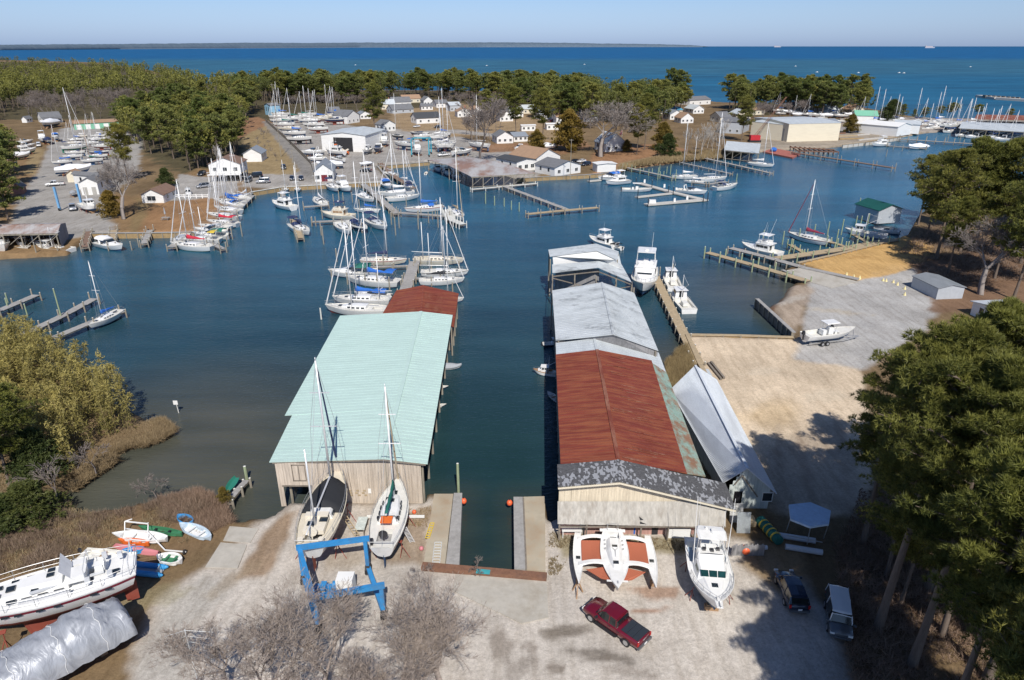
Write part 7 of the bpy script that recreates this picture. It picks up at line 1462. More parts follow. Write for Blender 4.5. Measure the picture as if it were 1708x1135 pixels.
# ------------------------------------------------------------------ vehicles
pm('car_red', (.125,.006,.016), .22, .05, coat=.8); pm('car_black', (.010,.012,.016), .2, .05, coat=.8); pm('car_navy', (.015,.025,.05), .2, .05, coat=.8); pm('car_white', (.72,.72,.71), .25, .04, coat=.6); pm('car_silver', (.48,.49,.51), .25, .05, metal=.5, coat=.6); pm('car_grey', (.09,.10,.11), .25, .05, coat=.7); pm('lamp_red', (.45,.01,.01), .2, .05); pm('lamp_clear', (.75,.75,.72), .15, .03); pm('tonneau', (.025,.032,.042), .55, .12, 4); pm('plate', (.75,.75,.74), .5, .03)
def car(label, pa, pb, kind='suv', paint='car_navy', group=None, name='parked_car', cat='car', L=None, roof=None):
    """front pixel, rear pixel"""
    A, B_ = U(*pa,1.5), U(*pb,1.5); d = A-B_; c = (A+B_)/2; L0 = dict(suv=4.8, pickup=5.9, sedan=4.7, van=4.9)[kind]; L_ = L or L0
    t = thing(name, label, cat, (c.x,c.y,1.02), math.atan2(d.y,d.x), group, L_/L0); W = dict(suv=1.9,pickup=2.0,sedan=1.82,van=1.9)[kind]/2; h = L0/2
    def bd(b):
        if kind == 'pickup': prof = [(-h,.5,1.12),(-h+.06,.42,1.14),(-h+1.9,.42,1.14),(-.9,.42,1.16),(h-1.7,.42,1.16),(h-.55,.42,1.1),(h-.1,.45,.95),(h,.5,.75)]
        elif kind == 'van': prof = [(-h,.4,1.1),(-h+.05,.35,1.15),(0,.35,1.15),(h-1.1,.35,1.15),(h-.3,.38,1.02),(h-.05,.42,.95),(h,.45,.7)]
        else: prof = [(-h,.45,.95),(-h+.15,.36,1.05),(-h+.8,.36,1.06),(0,.36,1.02),(h-1.3,.36,1.0),(h-.35,.38,.86),(h-.05,.42,.72),(h,.5,.6)]
        rings = []
        for x, z0, z1 in prof:
            e = min(1, (h-abs(x))/.45); w_ = W*(.88+.12*max(0,e)**.5); rings.append([(x,-w_*.94,z0),(x,w_*.94,z0),(x,w_,z0+(z1-z0)*.35),(x,w_,z0+(z1-z0)*.7),(x,w_*.93,z1),(x,0,z1+.045),(x,-w_*.93,z1),(x,-w_,z0+(z1-z0)*.7),(x,-w_,z0+(z1-z0)*.35)])
        b.loft(rings, 0)
    link('body', cached(('body',kind,paint), bd, [paint], True), t)
    if kind == 'pickup': cabp = [(-.78,.86,1.13,1.55),(-.62,.90,1.12,1.86),(.55,.90,1.12,1.92),(.95,.88,1.12,1.84),(1.62,.80,1.12,1.2)]
    elif kind == 'van': cabp = [(-h+.05,.90,1.12,1.75),(-h+.2,.92,1.12,2.0),(h-1.6,.92,1.12,2.0),(h-1.25,.86,1.12,1.9),(h-.95,.82,1.12,1.25)]
    elif kind == 'suv': cabp = [(-h+.12,.84,1.0,1.2),(-h+.45,.84,1.0,1.66),(-h+1.2,.85,1.0,1.74),(.35,.84,1.0,1.72),(.75,.80,1.0,1.6),(1.35,.74,1.0,1.06)]
    else: cabp = [(-h+.5,.78,.98,1.08),(-h+1.15,.78,.98,1.4),(-.2,.80,.98,1.45),(.35,.76,.98,1.38),(1.1,.72,.98,1.03)]
    def gl(b):
        rings = [[(x,-w_-.035,z0),(x,w_+.035,z0),(x,w_*.84,z1-.02),(x,0,z1),(x,-w_*.84,z1-.02)] for x, w_, z0, z1 in cabp]; b.loft(rings, 0)
    g_ = link('window', cached(('window','car',kind), gl, ['car_glass'], False), t)
    def rf(b):
        zz_ = [q for q in cabp if q[3] > max(r[3] for r in cabp)-.16]; x0, x1 = zz_[0][0]-.06, zz_[-1][0]+.05
        rings = []
        for u in (0,.08,.5,.92,1):
            x = lerp(x0,x1,u); w_ = np.interp(x,[q[0] for q in cabp],[q[1] for q in cabp])*.86; z1 = np.interp(x,[q[0] for q in cabp],[q[3] for q in cabp]); rings.append([(x,-w_,z1-.05),(x,w_,z1-.05),(x,w_*.96,z1+.02),(x,0,z1+.06),(x,-w_*.96,z1+.02)])
        b.loft(rings, 0)
        for sg in (-1,1):                     # pillars
            for xa, xb in ((cabp[-1][0]-.1, zz_[-1][0]),(lerp(x0,x1,.45),lerp(x0,x1,.45)),(cabp[0][0]+.1,x0+.08)):
                wa = np.interp(xa,[q[0] for q in cabp],[q[1] for q in cabp]); wb = np.interp(xb,[q[0] for q in cabp],[q[1] for q in cabp])*.85; za = np.interp(xa,[q[0] for q in cabp],[q[2] for q in cabp])+.03; zb = np.interp(xb,[q[0] for q in cabp],[q[3] for q in cabp])-.04; b.bar((xa,sg*(wa+.03),za),(xb,sg*(wb+.02),zb),.09,.05)
    link('roof', cached(('roof','car',kind,roof or paint), rf, [roof or paint], False), t)
    for i, (x, sg) in enumerate(((x, sg) for x in (h-1.0,-h+1.15) for sg in (-1,1))):
        r = .40 if kind in ('pickup','van') else .35
        w_ = link('wheel', cached(('wheel','car',r), lambda b: (b.cyl((0,-.14,0),(0,.14,0),r,r,18), b.cyl((0,-.15,0),(0,.15,0),r*.62,r*.62,14,1)), ['rubber','steel']), t); w_.location = (x, sg*(W-.1), r)
    if kind == 'pickup':
        link('bed_cover', cached(('bed_cover',1), lambda b: [b.box((-h+.38+.58*i,0,1.20),(.55,1.62,.05)) for i in range(3)], ['tonneau']), t)
        link('running_board', cached(('running_board',1), lambda b: [b.box((.25,sg*(W+.03),.42),(2.3,.2,.08)) for sg in (-1,1)], ['rubber']), t)
    link('door_seam', cached(('door_seam',kind), lambda b: [(b.box((x,sg*(W+.001),.8),(.02,.02,.62)), b.box((x-.16,sg*(W+.012),.98),(.2,.03,.04))) for sg in (-1,1) for x in ((1.15,.1,-.85) if kind != 'van' else (1.3,.2,-.9))], ['hull_black']), t)
    link('bumper', cached(('bumper',kind), lambda b: (b.box((-h-.06,0,.52),(.18,W*1.86,.2)), b.box((h+.0,0,.5),(.14,W*1.7,.2))), ['car_grey']), t)
    for sg in (-1,1):
        link('headlight', cached(('headlight',kind,sg), lambda b, sg=sg: b.box((h-.06,sg*W*.74,.80),(.16,.36,.16)), ['lamp_clear']), t)
        link('tail_lamp', cached(('tail_lamp',kind,sg), lambda b, sg=sg: b.box((-h+.02,sg*W*.86,.92),(.1,.17,.34)), ['lamp_red']), t)
        link('mirror', cached(('mirror',kind,sg), lambda b, sg=sg: b.box((cabp[-2][0]+.25,sg*(W+.12),1.18),(.12,.24,.18)), [paint if kind != 'pickup' else 'hull_black']), t)
    link('number_plate', cached(('number_plate',kind), lambda b: b.box((-h-.155,0,.62 if kind == 'pickup' else .75),(.03,.34,.17)), ['plate']), t)
    return t
t = car('dark red crew cab pickup with black bed cover parked on the pale yard', (985,1012), (1071,1071), 'pickup', 'car_red', name='pickup_truck', cat='pickup truck')
o = link('emblem', cached(('emblem',1), lambda b: (b.box((-2.97,0,.99),(.02,.44,.05)), b.box((-2.97,.1,.90),(.02,.2,.03))), ['car_silver']), t)
car('dark navy SUV parked in the tree shade right of the sport fishing boat', (1309,962), (1330,1012), 'suv', 'car_navy')
car('dark grey boxy van with white roof facing the camera under the pines', (1402,1060), (1394,1000), 'van', 'car_grey', roof='car_white', name='parked_van', cat='van')
car('white pickup parked across the road in the west yard', (77,309), (106,307), 'pickup', 'car_white', name='pickup_truck', cat='pickup truck'); car('silver pickup under the pale blue boat lift', (122,353), (120,342), 'pickup', 'car_silver', name='pickup_truck', cat='pickup truck')
car('white pickup in front of the boats ashore by the teal lift', (729,260), (752,258), 'pickup', 'car_white', name='pickup_truck', cat='pickup truck')
for lab, a, b_, kd, pt_ in (('dark car behind the stilted house yard',(333,292),(340,289),'suv','car_black'),('navy car on the quay, left of two parked side by side',(487,302),(487,294),'sedan','car_navy'),('navy car on the quay, right of two parked side by side',(502,302),(502,294),'sedan','car_navy'),('dark car beside the lamp post on the boatyard road',(473,283),(473,277),'suv','car_black'),('black car parked near the marina ramp',(602,285),(618,285),'sedan','car_black'),('white camper van on the cottage drive',(315,327),(313,318),'van','car_white'),('silver covered car on the grey parking yard',(331,312),(347,310),'suv','car_silver'),
    ('dark SUV by the restaurant',(968,276),(987,273),'suv','car_navy'),('white car behind the dark SUV at the restaurant',(962,271),(978,268),'sedan','car_white'),('red and dark car at the restaurant lot',(950,271),(966,268),'sedan','car_black'),('black car roof by the open covered slip',(802,281),(826,283),'sedan','car_black'),('dark SUV next to the flat roofed shed',(830,281),(846,277),'suv','car_black'),('navy car in front of the flat roofed shed',(858,291),(872,287),'sedan','car_navy'),('white sedan on the village road',(690,212),(700,211),'sedan','car_white'),('dark car in front of the slate roofed house',(722,213),(738,212),'suv','car_black'),('maroon car by the metal roofed house',(914,203),(926,202),'suv','car_red'),
    ('silver van beside the black wrapped boats on the quay',(428,304),(449,303),'van','car_silver'),('black covered vehicle at the left end of the quay',(413,295),(440,293),'van','car_black'),('dark vehicle at the left end of the quay lot',(404,297),(412,292),'suv','car_grey'),('white van at the west yard back line',(64,246),(65,240),'van','car_white'),('grey car beside the stilted house',(410,304),(418,299),'suv','car_grey')):
    car(lab, a, b_, kd, pt_)
# odds and ends
t = thing('boom_lift', 'orange boom lift parked in the door of the boat hall', 'boom lift', U(576,259)); mb = MB(); p = U(576,258); mb.box((p.x,p.y,1.8),(3.4,2,1.2)); at_root(mb, 'chassis', 'orange_plastic', t); mb = MB(); mb.bar((p.x,p.y,2.6),(p.x-3.5,p.y,5.2),.5,.5); mb.bar((p.x,p.y,2.6),(p.x+1.6,p.y,3.4),.6,.7); at_root(mb, 'boom', 'gelcoat_cream', t); mb = MB(); mb.box((p.x-4,p.y,5.2),(1.2,1,1)); at_root(mb, 'basket', 'orange_plastic', t)
for dx in (-1.1,1.1): mb = MB(); mb.cyl((p.x+dx,p.y-1.1,1.5),(p.x+dx,p.y+1.1,1.5),.5,.5,10); at_root(mb, 'wheel', 'rubber', t)
t = thing('crane', 'red crawler crane with its lattice boom raised beside the factory', 'crane', U(1258,237)); p = U(1258,237); mb = MB(); mb.box((p.x,p.y,3.2),(5,3,2.4)); at_root(mb, 'cab', pm('crane_red',(.45,.02,.03),.5,.1).name, t); mb = MB(); mb.box((p.x,p.y,1.5),(6,3.6,1)); at_root(mb, 'track', 'rubber', t); mb = MB(); tip = U(1310,175,18); 
for o1 in (-.6,.6):
    for o2 in (-.5,.5): mb.bar((p.x+o1,p.y+o2,4),(tip.x+o1*.5,tip.y+o2*.5,22),.09,.09)
for k in range(14): a = lerp(Vector((p.x,p.y,4)),Vector((tip.x,tip.y,22)),k/14); b_ = lerp(Vector((p.x,p.y,4)),Vector((tip.x,tip.y,22)),(k+1)/14); mb.bar(a+Vector((-.5,0,0)),b_+Vector((.5,0,0)),.06,.06)
at_root(mb, 'boom', 'rust_steel', t)
t = thing('barge', 'flat barge with red deck moored by the far slipway', 'barge', U(1300,256,0)); mb = MB(); q = [U(1273,253,.7),U(1322,263,.7),U(1336,256,.7),U(1290,247,.7)]; mb.slab([tuple(x) for x in q], 1.2); at_root(mb, 'deck', pm('deck_red',(.36,.12,.09),.8,.15).name, t); mb = MB(); c_ = U(1290,253,.7); mb.ball((c_.x,c_.y,1.6),(1.6,1.6,1.1)); at_root(mb, 'tarp', 'canvas_blue', t)
t = thing('slipway', 'dark timber marine railway trestle in front of the factory', 'slipway', U(1345,246)); mb = MB()
for k in range(9):
    a, b_ = U(1318+8*k,244+.6*k,1.6), U(1335+8*k,254,1.4); mb.bar(a,b_,.4,.4)
    for w_ in (0,.5,1): pz = lerp(a,b_,w_); mb.cyl((pz.x,pz.y,-1.5),(pz.x,pz.y,1.5),.2,.18,5)
mb.bar(U(1318,246,1.9),U(1392,250,1.9),.5,.4); mb.bar(U(1330,252,1.7),U(1400,254,1.7),.5,.4); at_root(mb, 'trestle', 'rust_steel', t)
for i, (x0,y0,x1,y1) in enumerate(((1390,228,1430,226),(1425,226,1450,224),(1400,232,1440,231),(1432,234,1480,229),(1380,224,1410,222))):
    mb = MB(); mb.bar(U(x0,y0,1.4),U(x1,y1,1.4),.9,.7); tag(mb.build('timber_beam', M[('dock_tan','dock_concrete','timber_wall','dock_concrete','rust_steel')[i]]), ('tan beam at the left','short pale beam at the back','brown timber beam in the middle','long pale beam nearest the jetty','rusty beam furthest left')[i]+' of the far slipway yard', 'beam')
for (x0,y0,x1,y1,lb_) in ((1181,606,1203,633,'left of two long timbers lying on the sand lot'),(1186,604,1208,631,'right of two long timbers lying on the sand lot')):
    mb = MB(); mb.bar(U(x0,y0,1.2),U(x1,y1,1.2),.32,.3); tag(mb.build('timber_beam', M['timber_old']), lb_, 'beam')
mb = MB(); mb.box((0,0,.06),(1.6,2.2,.08)); o = mb.build('metal_plate', M['roof_galv_clean']); o.location = U(1176,622,1.0); tag(o, 'grey metal sheet on the sand beside the two timbers', 'metal sheet')
pm('cone_yellow', (.72,.62,.32), .8, .15); xs_ = ((1412,459),(1424,463),(1433,466),(1434,465),(1478,470),(1473,469),(1490,472),(1497,476),(1509,483),(1509,493))
for i, (x, y) in enumerate(xs_):
    p = U(x,y); mb = MB(); mb.cyl((0,0,0),(0,0,.7),.32,.05,5); o = mb.build('bollard', M['cone_yellow']); o.location = p; tag(o, 'small pale yellow cone block at the edge of the gravel lot', 'cone block', 'pale yellow cone blocks around the gravel lot')
mb = MB(); [mb.boxb(x,x+.16,-.03,.03,0,1.2+.1*(k%3)) for k, x in enumerate(np.arange(0,3.1,.17))]; mb.boxb(0,3.1,.035,.1,.3,.4); mb.boxb(0,3.1,.035,.1,.9,1.0); o = mb.build('fence', M['wall_greywood']); o.location = U(1219,927); tag(o, 'short grey picket fence beside the sport fishing boat', 'fence')
q = U(1242,924); t = thing('buoy', 'orange ball buoy standing at the end of the short grey fence', 'buoy', q); mb = MB(); mb.ball((0,0,.5),(.5,.5,.5),0,12,8); mb.build('float', M['buoy_orange'], t, True); mb = MB(); mb.cyl((0,0,.98),(0,0,1.12),.08,.06,6); mb.build('eye', M['rubber'], t)
for lab, x, y, dims, mt in (('white chest freezer under the awning of the torn shingle roof',1129,893,(2.4,1.0,1.1),'trim_white'),('white work table left under the awning',953,893,(2.0,1.0,.9),'trim_white'),('blue drum by the pink wall',1057,889,(.6,.6,.9),'canvas_blue'),('white tarp roll beside the fence',1266,918,(1.5,.6,.3),'canvas_white'),('tan crate beside the pale green gable',1249,873,(1.2,1.2,.6),'dock_tan'),('grey sheet leaning near the pale green gable',1240,890,(1.5,.15,2.2),'roof_galv_clean'),('pale sheet beside the pale green gable door',1228,872,(.9,.15,2.0),'trim_white')):
    t = thing('_'.join(lab.split(' ')[1:3]) if False else {'t':'stored_item'}['t'], lab, 'yard item', U(x,y)); mb = MB()
    if 'drum' in lab: mb.cyl((0,0,0),(0,0,.9),.3,.3,12); mb.cyl((0,0,.3),(0,0,.34),.315,.315,12); mb.cyl((0,0,.6),(0,0,.64),.315,.315,12); t.name = 'drum'
    elif 'table' in lab: mb.box((0,0,.85),(2.0,1.0,.08)); [mb.box((x_,y_,.41),(.08,.08,.8)) for x_ in (-.9,.9) for y_ in (-.42,.42)]; t.name = 'work_table'
    elif 'roll' in lab: mb.cyl((-.8,0,.25),(.8,.1,.25),.25,.22,10); t.name = 'tarp_roll'
    elif 'freezer' in lab: mb.box((0,0,.5),(2.4,1.0,.9)); mb.box((0,0,1.0),(2.44,1.04,.1)); t.name = 'chest_freezer'
    elif 'crate' in lab: [mb.box((0,0,.08+.14*k),(1.2,1.2,.1)) for k in range(4)]; [mb.box((x_,y_,.3),(.1,.1,.6)) for x_ in (-.5,.5) for y_ in (-.5,.5)]; t.name = 'crate'
    else: mb.add([(-.7,0,0),(.7,0,0),(.7,.6,dims[2]),(-.7,.6,dims[2])],[(0,1,2,3),(3,2,1,0)]); t.name = 'metal_sheet'
    mb.build('body', M[mt], t)
mb = MB(); a = [U(955,985),U(962,1000),U(972,988)]; [mb.bar(p,Vector((a[0].x+.5,a[0].y+.1,2.0)),.1,.1) for p in a]; tag(mb.build('sawhorse', M['teak']), 'rusty brown tripod stand at the left bow of the trimaran', 'tripod stand')
# wooden ladders and stands leaning on the two yachts
for a, b_, z0, z1, lab in ((( 567,850),(603,905),3.4,1.0,'long wooden ladder leaning on the black covered ketch'),((674,880),(688,905),3.0,1.0,'aluminium ladder leaning on the green covered sloop')):
    mb = MB(); p, q = U(*a,z0), U(*b_,z1); s_ = Vector((.22,.05,0)); mb.bar(p-s_,q-s_,.07,.07); mb.bar(p+s_,q+s_,.07,.07); [mb.bar(lerp(p,q,u)-s_,lerp(p,q,u)+s_,.05,.05) for u in np.linspace(.05,.95,11)]; tag(mb.build('ladder', M['dock_tan' if z0 > 3.1 else 'alu']), lab, 'ladder')
mb = MB(); mb.bar(U(612,862,1.3),U(708,862,1.3),.22,.22); tag(mb.build('timber_beam', M['trim_white']), 'long white timber lying behind the green covered sloop', 'beam')
t = thing('workbench', 'pale green bench between the two yachts ashore', 'bench', U(604,885)); mb = MB(); mb.box((0,0,.9),(1.0,2.0,.1)); mb.build('top', M['wall_palegreen'], t); [(mb := MB(), mb.box((x_,y_,.42),(.1,.1,.84)), mb.build('leg', M['timber_old'], t)) for x_ in (-.4,.4) for y_ in (-.9,.9)]
for x, y, lab in ((691,857,'orange float lying near the shed wall'),(703,918,'pinkish float lying beside the left haul out pier')):
    mb = MB(); mb.ball((0,0,.22),(.24,.24,.24),0,10,6); o = mb.build('float', M['buoy_orange' if x < 700 else 'plastic_pink'], None, True); o.location = U(x,y); tag(o, lab, 'float')
t = thing('television_antenna', 'thin metal lattice mast and antenna rods at the bottom left', 'antenna', U(333,1135)); mb = MB(); p = U(333,1150,1); mb.cyl((p.x,p.y,1),(p.x,p.y,7.2),.04,.04,5); [mb.cyl((p.x,p.y,7.1-.55*k),(p.x+1.9-.1*k,p.y+.3,6.6-.7*k),.018,.018,4) for k in range(5)]; [mb.cyl((p.x,p.y,7.1-.55*k),(p.x-1.9,p.y+.2,6.2-.7*k),.018,.018,4) for k in range(5)]; at_root(mb, 'rods', 'pale_steel', t)
for i, (x, yb, yt) in enumerate(((469,262,140),(363,262,0),(490,282,250),(40,0,0),(951,300,232),(1140,275,205))):
    if yt:
        p = U(x,yb); h = top_z(p,yt); mb = MB(); mb.cyl((0,0,0),(0,0,h-1),.14,.1,6); mb.bar((-.8,0,h-1.4),(.8,0,h-1.4),.1,.12); o = mb.build('utility_pole', M['pile_wood']); o.location = p; tag(o, 'wooden utility pole %s' % ('at the boats ashore by the road fence','','by the boatyard gate','','on the bank by the restaurant','among the white trees of the cove')[i], 'pole')
t = thing('fence', 'long dark fence along the boatyard road', 'fence', U(443,202)); mb = MB(); W_l = [U(443,203),U(480,236),U(518,274),U(526,300)]
for a, b_ in zip(W_l[:-1],W_l[1:]): mb.bar(a+Vector((0,0,.9)),b_+Vector((0,0,.9)),.12,1.7)
at_root(mb, 'panel', 'timber_old', t)
t = thing('fence', 'white rail fence between the camper van and the brown lawn', 'fence', U(288,331)); mb = MB(); a, b_ = U(288,331),U(348,331); [mb.bar(a+Vector((0,0,h)),b_+Vector((0,0,h)),.1,.25) for h in (.5,1.1)]; at_root(mb, 'rail', 'trim_white', t)
for u in np.linspace(0,1,7): mb = MB(); p = lerp(a,b_,u); mb.boxb(p.x-.15,p.x+.15,p.y-.15,p.y+.15,1,2.4); at_root(mb, 'post', 'trim_white', t)
t = thing('picnic_table', 'picnic table with folded blue parasol on the brown lawn', 'picnic table', U(277,367)); mb = MB(); mb.box((0,0,.75),(2.2,.9,.08)); mb.box((0,-.9,.45),(2.2,.3,.06)); mb.box((0,.9,.45),(2.2,.3,.06)); [mb.bar((x_,-.9,0),(x_,.0,.75),.08,.08) for x_ in (-.8,.8)]; [mb.bar((x_,.9,0),(x_,.0,.75),.08,.08) for x_ in (-.8,.8)]; mb.build('table', M['dock_grey'], t); mb = MB(); mb.cyl((0,0,.7),(0,0,3.6),.04,.04,5); mb.cyl((0,0,1.8),(0,0,3.6),.28,.06,7); mb.build('parasol', M['canvas_grey'], t)
t = thing('storage_locker', 'white dock locker on the outer floating dock', 'locker', U(1088,339,.6)); mb = MB(); mb.box((0,0,.5),(2.2,1.2,1.0),0,0,.9); mb.build('box', M['trim_white'], t); mb = MB(); mb.box((0,0,1.04),(2.1,1.15,.1)); mb.build('lid', M['gelcoat'], t)
for x, y, lab in ((1125,337,'white power post in the middle of the outer floating dock'),(1146,333,'white power post at the right of the outer floating dock'),(1075,305,'white power post at the root of the floating dock'),(1108,313,'white power post in the middle of the inner floating dock'),(1128,319,'white power post beside the express cruiser')):
    mb = MB(); mb.box((0,0,.55),(.7,.5,1.1),0,0,.8); mb.box((0,0,1.14),(.6,.45,.1)); o = mb.build('power_post', M['trim_white']); o.location = U(x,y,.6); tag(o, lab, 'power post')
t = thing('flag_pole', 'flag pole with hanging flag at the cottage behind the round bare tree', 'flag pole', U(1036,252)); p = U(1036,252); h = top_z(p,216); mb = MB(); mb.cyl((0,0,0),(0,0,h-1),.08,.05,6); mb.build('pole', M['trim_white'], t); mb = MB(); mb.add([(0,0,h-1.2),(-1.2,.1,h-2.6),(-1.0,.2,h-4.0),(0,0,h-3.0)],[(0,1,2,3),(3,2,1,0)]); mb.build('flag', M['plastic_pink'], t)
# breakwater and ships out in the bay
t = thing('breakwater', 'low pale stone breakwater with timber end in the bay at the right edge', 'breakwater', U(1680,163,0)); mb = MB(); W_l = [U(1633,161,.8),U(1665,165,.8),U(1740,170,.8),U(1800,174,.8)]
for a, b_ in zip(W_l[:-1],W_l[1:]): mb.bar(a,b_,7,2.6)
at_root(mb, 'wall', 'dock_concrete', t); mb = MB(); [mb.bar(U(1640+8*k,160.5+.5*k,2),U(1640+8*k+5,161+.5*k,2),1.2,2.2) for k in range(8)]; at_root(mb, 'rocks', 'timber_old', t)
for x, lab, sc_ in ((1551,'pale cargo ship on the horizon at the right',1.0),(1297,'faint cargo ship on the horizon near the middle right',.7)):
    p = U(x,80.4 if x > 1500 else 79.0,0); L_ = p.y/FPX*15*sc_*1.0; t = thing('cargo_ship', lab, 'cargo ship', (p.x,p.y,0)); hh = L_*.10; pm('ship_pale', (.50,.42,.42), .8, .05); pm('ship_hull', (.38,.40,.46), .8, .05)
    mb = MB(); mb.loft([[(-L_/2,-9,0),(-L_/2,9,0),(-L_/2,9,hh),(-L_/2,-9,hh)],[(L_*.42,-9,0),(L_*.42,9,0),(L_*.45,9,hh),(L_*.45,-9,hh)],[(L_/2,0,0),(L_/2,.5,0),(L_*.53,.5,hh*1.1),(L_*.53,0,hh*1.1)]],0); mb.build('hull', M['ship_hull'], t); mb = MB(); mb.box((-L_*.05,0,hh*1.35),(L_*.66,16,hh*.7)); mb.box((-L_*.42,0,hh*1.7),(L_*.08,14,hh*1.4)); mb.build('deckhouse', M['ship_pale'], t)
for i, (x, y) in enumerate(((593,109),(975,108),(1327,111),(1500,122),(1508,122.5),(1619,112),(812,110),(1363,121),(1432,122))):
    p = U(x,y,0); L_ = max(6, p.y/FPX*2.0); t = thing('motorboat', 'tiny white boat out on the bay', 'motorboat', p, 0, 'tiny white boats scattered on the bay'); mb = MB(); make_hull(mb,'motor',L_,L_*.32,L_*.12,-.3,n=6); o = mb.build('hull', [M['gelcoat']]*4, t); mb = MB(); lb(mb,[(-L_*.2,L_*.12,L_*.1,L_*.1,L_*.28),(L_*.15,L_*.1,L_*.07,L_*.1,L_*.25)],0,.1); mb.build('cabin', M['gelcoat'], t)
rr = random.Random(77)
for i in range(46):
    x = rr.uniform(60,1150); yb = np.interp(x,[0,400,800,1170],[83.2,80.2,78.5,78.3]); p = U(x,yb,2); s_ = rr.uniform(14,34)
    mb = MB(); mb.box((0,0,s_*.2),(s_,s_*.5,s_*.4)); mb.add([(-s_/2,-s_*.3,s_*.4),(s_/2,-s_*.3,s_*.4),(s_/2,s_*.3,s_*.4),(-s_/2,s_*.3,s_*.4),(-s_/2,0,s_*.62),(s_/2,0,s_*.62)],[(0,1,5,4),(2,3,4,5),(1,2,5),(3,0,4)]); o = mb.build('house', M[rr.choice(['far_white','far_grey'])] if 'far_white' in M else pm('far_white',(.42,.43,.45),.8,.1)); pm('far_grey',(.30,.31,.33),.8,.1); o.location = (p.x,p.y-20,4); tag(o, 'tiny pale house on the far wooded shore', 'house', 'tiny pale houses along the far shore')
# ------------------------------------------------------------------ vegetation
def leafmat(name, dark, light, hue=.22, trans=.25):
    m, nt, b, ns, ls = nodes(name); M[name] = m
    at = N(nt,'ShaderNodeAttribute',attribute_name='Tint'); oi = N(nt,'ShaderNodeObjectInfo')
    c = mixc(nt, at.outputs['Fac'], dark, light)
    k = ramp(nt, oi.outputs['Random'], [(0,(1-hue,1-hue*.7,1-hue)),(.5,(1,1,1)),(1,(1+hue,1+hue*.55,1))]); c = mixc(nt, 1.0, c, k.outputs[0], 'MULTIPLY')
    ls.new(c, b.inputs['Base Color']); b.inputs['Roughness'].default_value = .55; b.inputs['Specular IOR Level'].default_value = .3
    if trans:
        tr = N(nt,'ShaderNodeBsdfTranslucent'); ls.new(c, tr.inputs[0]); mx = N(nt,'ShaderNodeMixShader'); mx.inputs[0].default_value = trans
        ls.new(b.outputs[0], mx.inputs[1]); ls.new(tr.outputs[0], mx.inputs[2]); ls.new(mx.outputs[0], nt.nodes['Material Output'].inputs[0])
leafmat('pine_needles', (.022,.040,.012), (.285,.275,.065)); leafmat('pine_far', (.046,.062,.024), (.25,.27,.075), .34)  # pine dark and light tones stand for shaded and sunlit needles
leafmat('cedar_leaf', (.03,.055,.02), (.11,.13,.04)); leafmat('gold_leaf', (.09,.075,.018), (.27,.20,.05)); leafmat('bamboo_leaf', (.14,.13,.044), (.47,.41,.14), .1)
leafmat('dry_grass', (.16,.115,.065), (.40,.31,.185), .1, .1); leafmat('brush_twig', (.13,.085,.06), (.34,.245,.18), .1, 0); leafmat('marsh_grass', (.17,.12,.06), (.44,.33,.18), .1, .1); leafmat('litter', (.10,.055,.03), (.25,.14,.075), .1, 0)
pm('bark_pine', (.15,.115,.09), .9, .3, 3, stretch=(3,3,.5)); pm('bark_grey', (.27,.235,.21), .9, .25, 4); pm('bark_pale', (.33,.275,.235), .9, .25, 4); pm('bark_far', (.22,.185,.165), .9, .2, 2); pm('bark_white', (.42,.39,.35), .9, .2, 3)
def tri_mesh(name, P, Cc, mat, nv=3):
    """P (n, nv, 3) loose faces, Cc (n,) brightness"""
    n = len(P); me = bpy.data.meshes.new(name); me.vertices.add(n*nv); me.vertices.foreach_set('co', P.reshape(-1).astype(np.float32))
    me.loops.add(n*nv); me.loops.foreach_set('vertex_index', np.arange(n*nv, dtype=np.int32)); me.polygons.add(n); me.polygons.foreach_set('loop_start', (np.arange(n)*nv).astype(np.int32))
    at = me.attributes.new('Tint','FLOAT_COLOR','POINT'); q = np.repeat(np.clip(Cc,0,1), nv); at.data.foreach_set('color', np.stack([q,q,q,np.ones_like(q)],1).reshape(-1).astype(np.float32))
    me.update(calc_edges=True); me.materials.append(M[mat]); return me
def unit(v): return v/(np.linalg.norm(v,axis=-1,keepdims=True)+1e-9)
def blades(g, C0, per, ln, wd, up=.35, light=None, spread=1.0, outward=None):
    """a brush of narrow leaves round each tuft centre"""
    n = len(C0); c = np.repeat(C0, per, 0); d = g.normal(size=(n*per,3))*spread; d[:,2] += up
    if outward is not None: d += np.repeat(outward, per, 0)
    d = unit(d); s = unit(np.cross(d, g.normal(size=d.shape))); L_ = ln*g.uniform(.6,1.25,(n*per,1)); w_ = wd*g.uniform(.7,1.2,(n*per,1))
    P = np.stack([c-s*w_*.5, c+s*w_*.5, c+d*L_], 1)
    br = (np.repeat(light, per) if light is not None else .5)+g.normal(size=n*per)*.13+d[:,2]*.12  # upward blades are painted brighter, like leaves lit from above
    return P, br
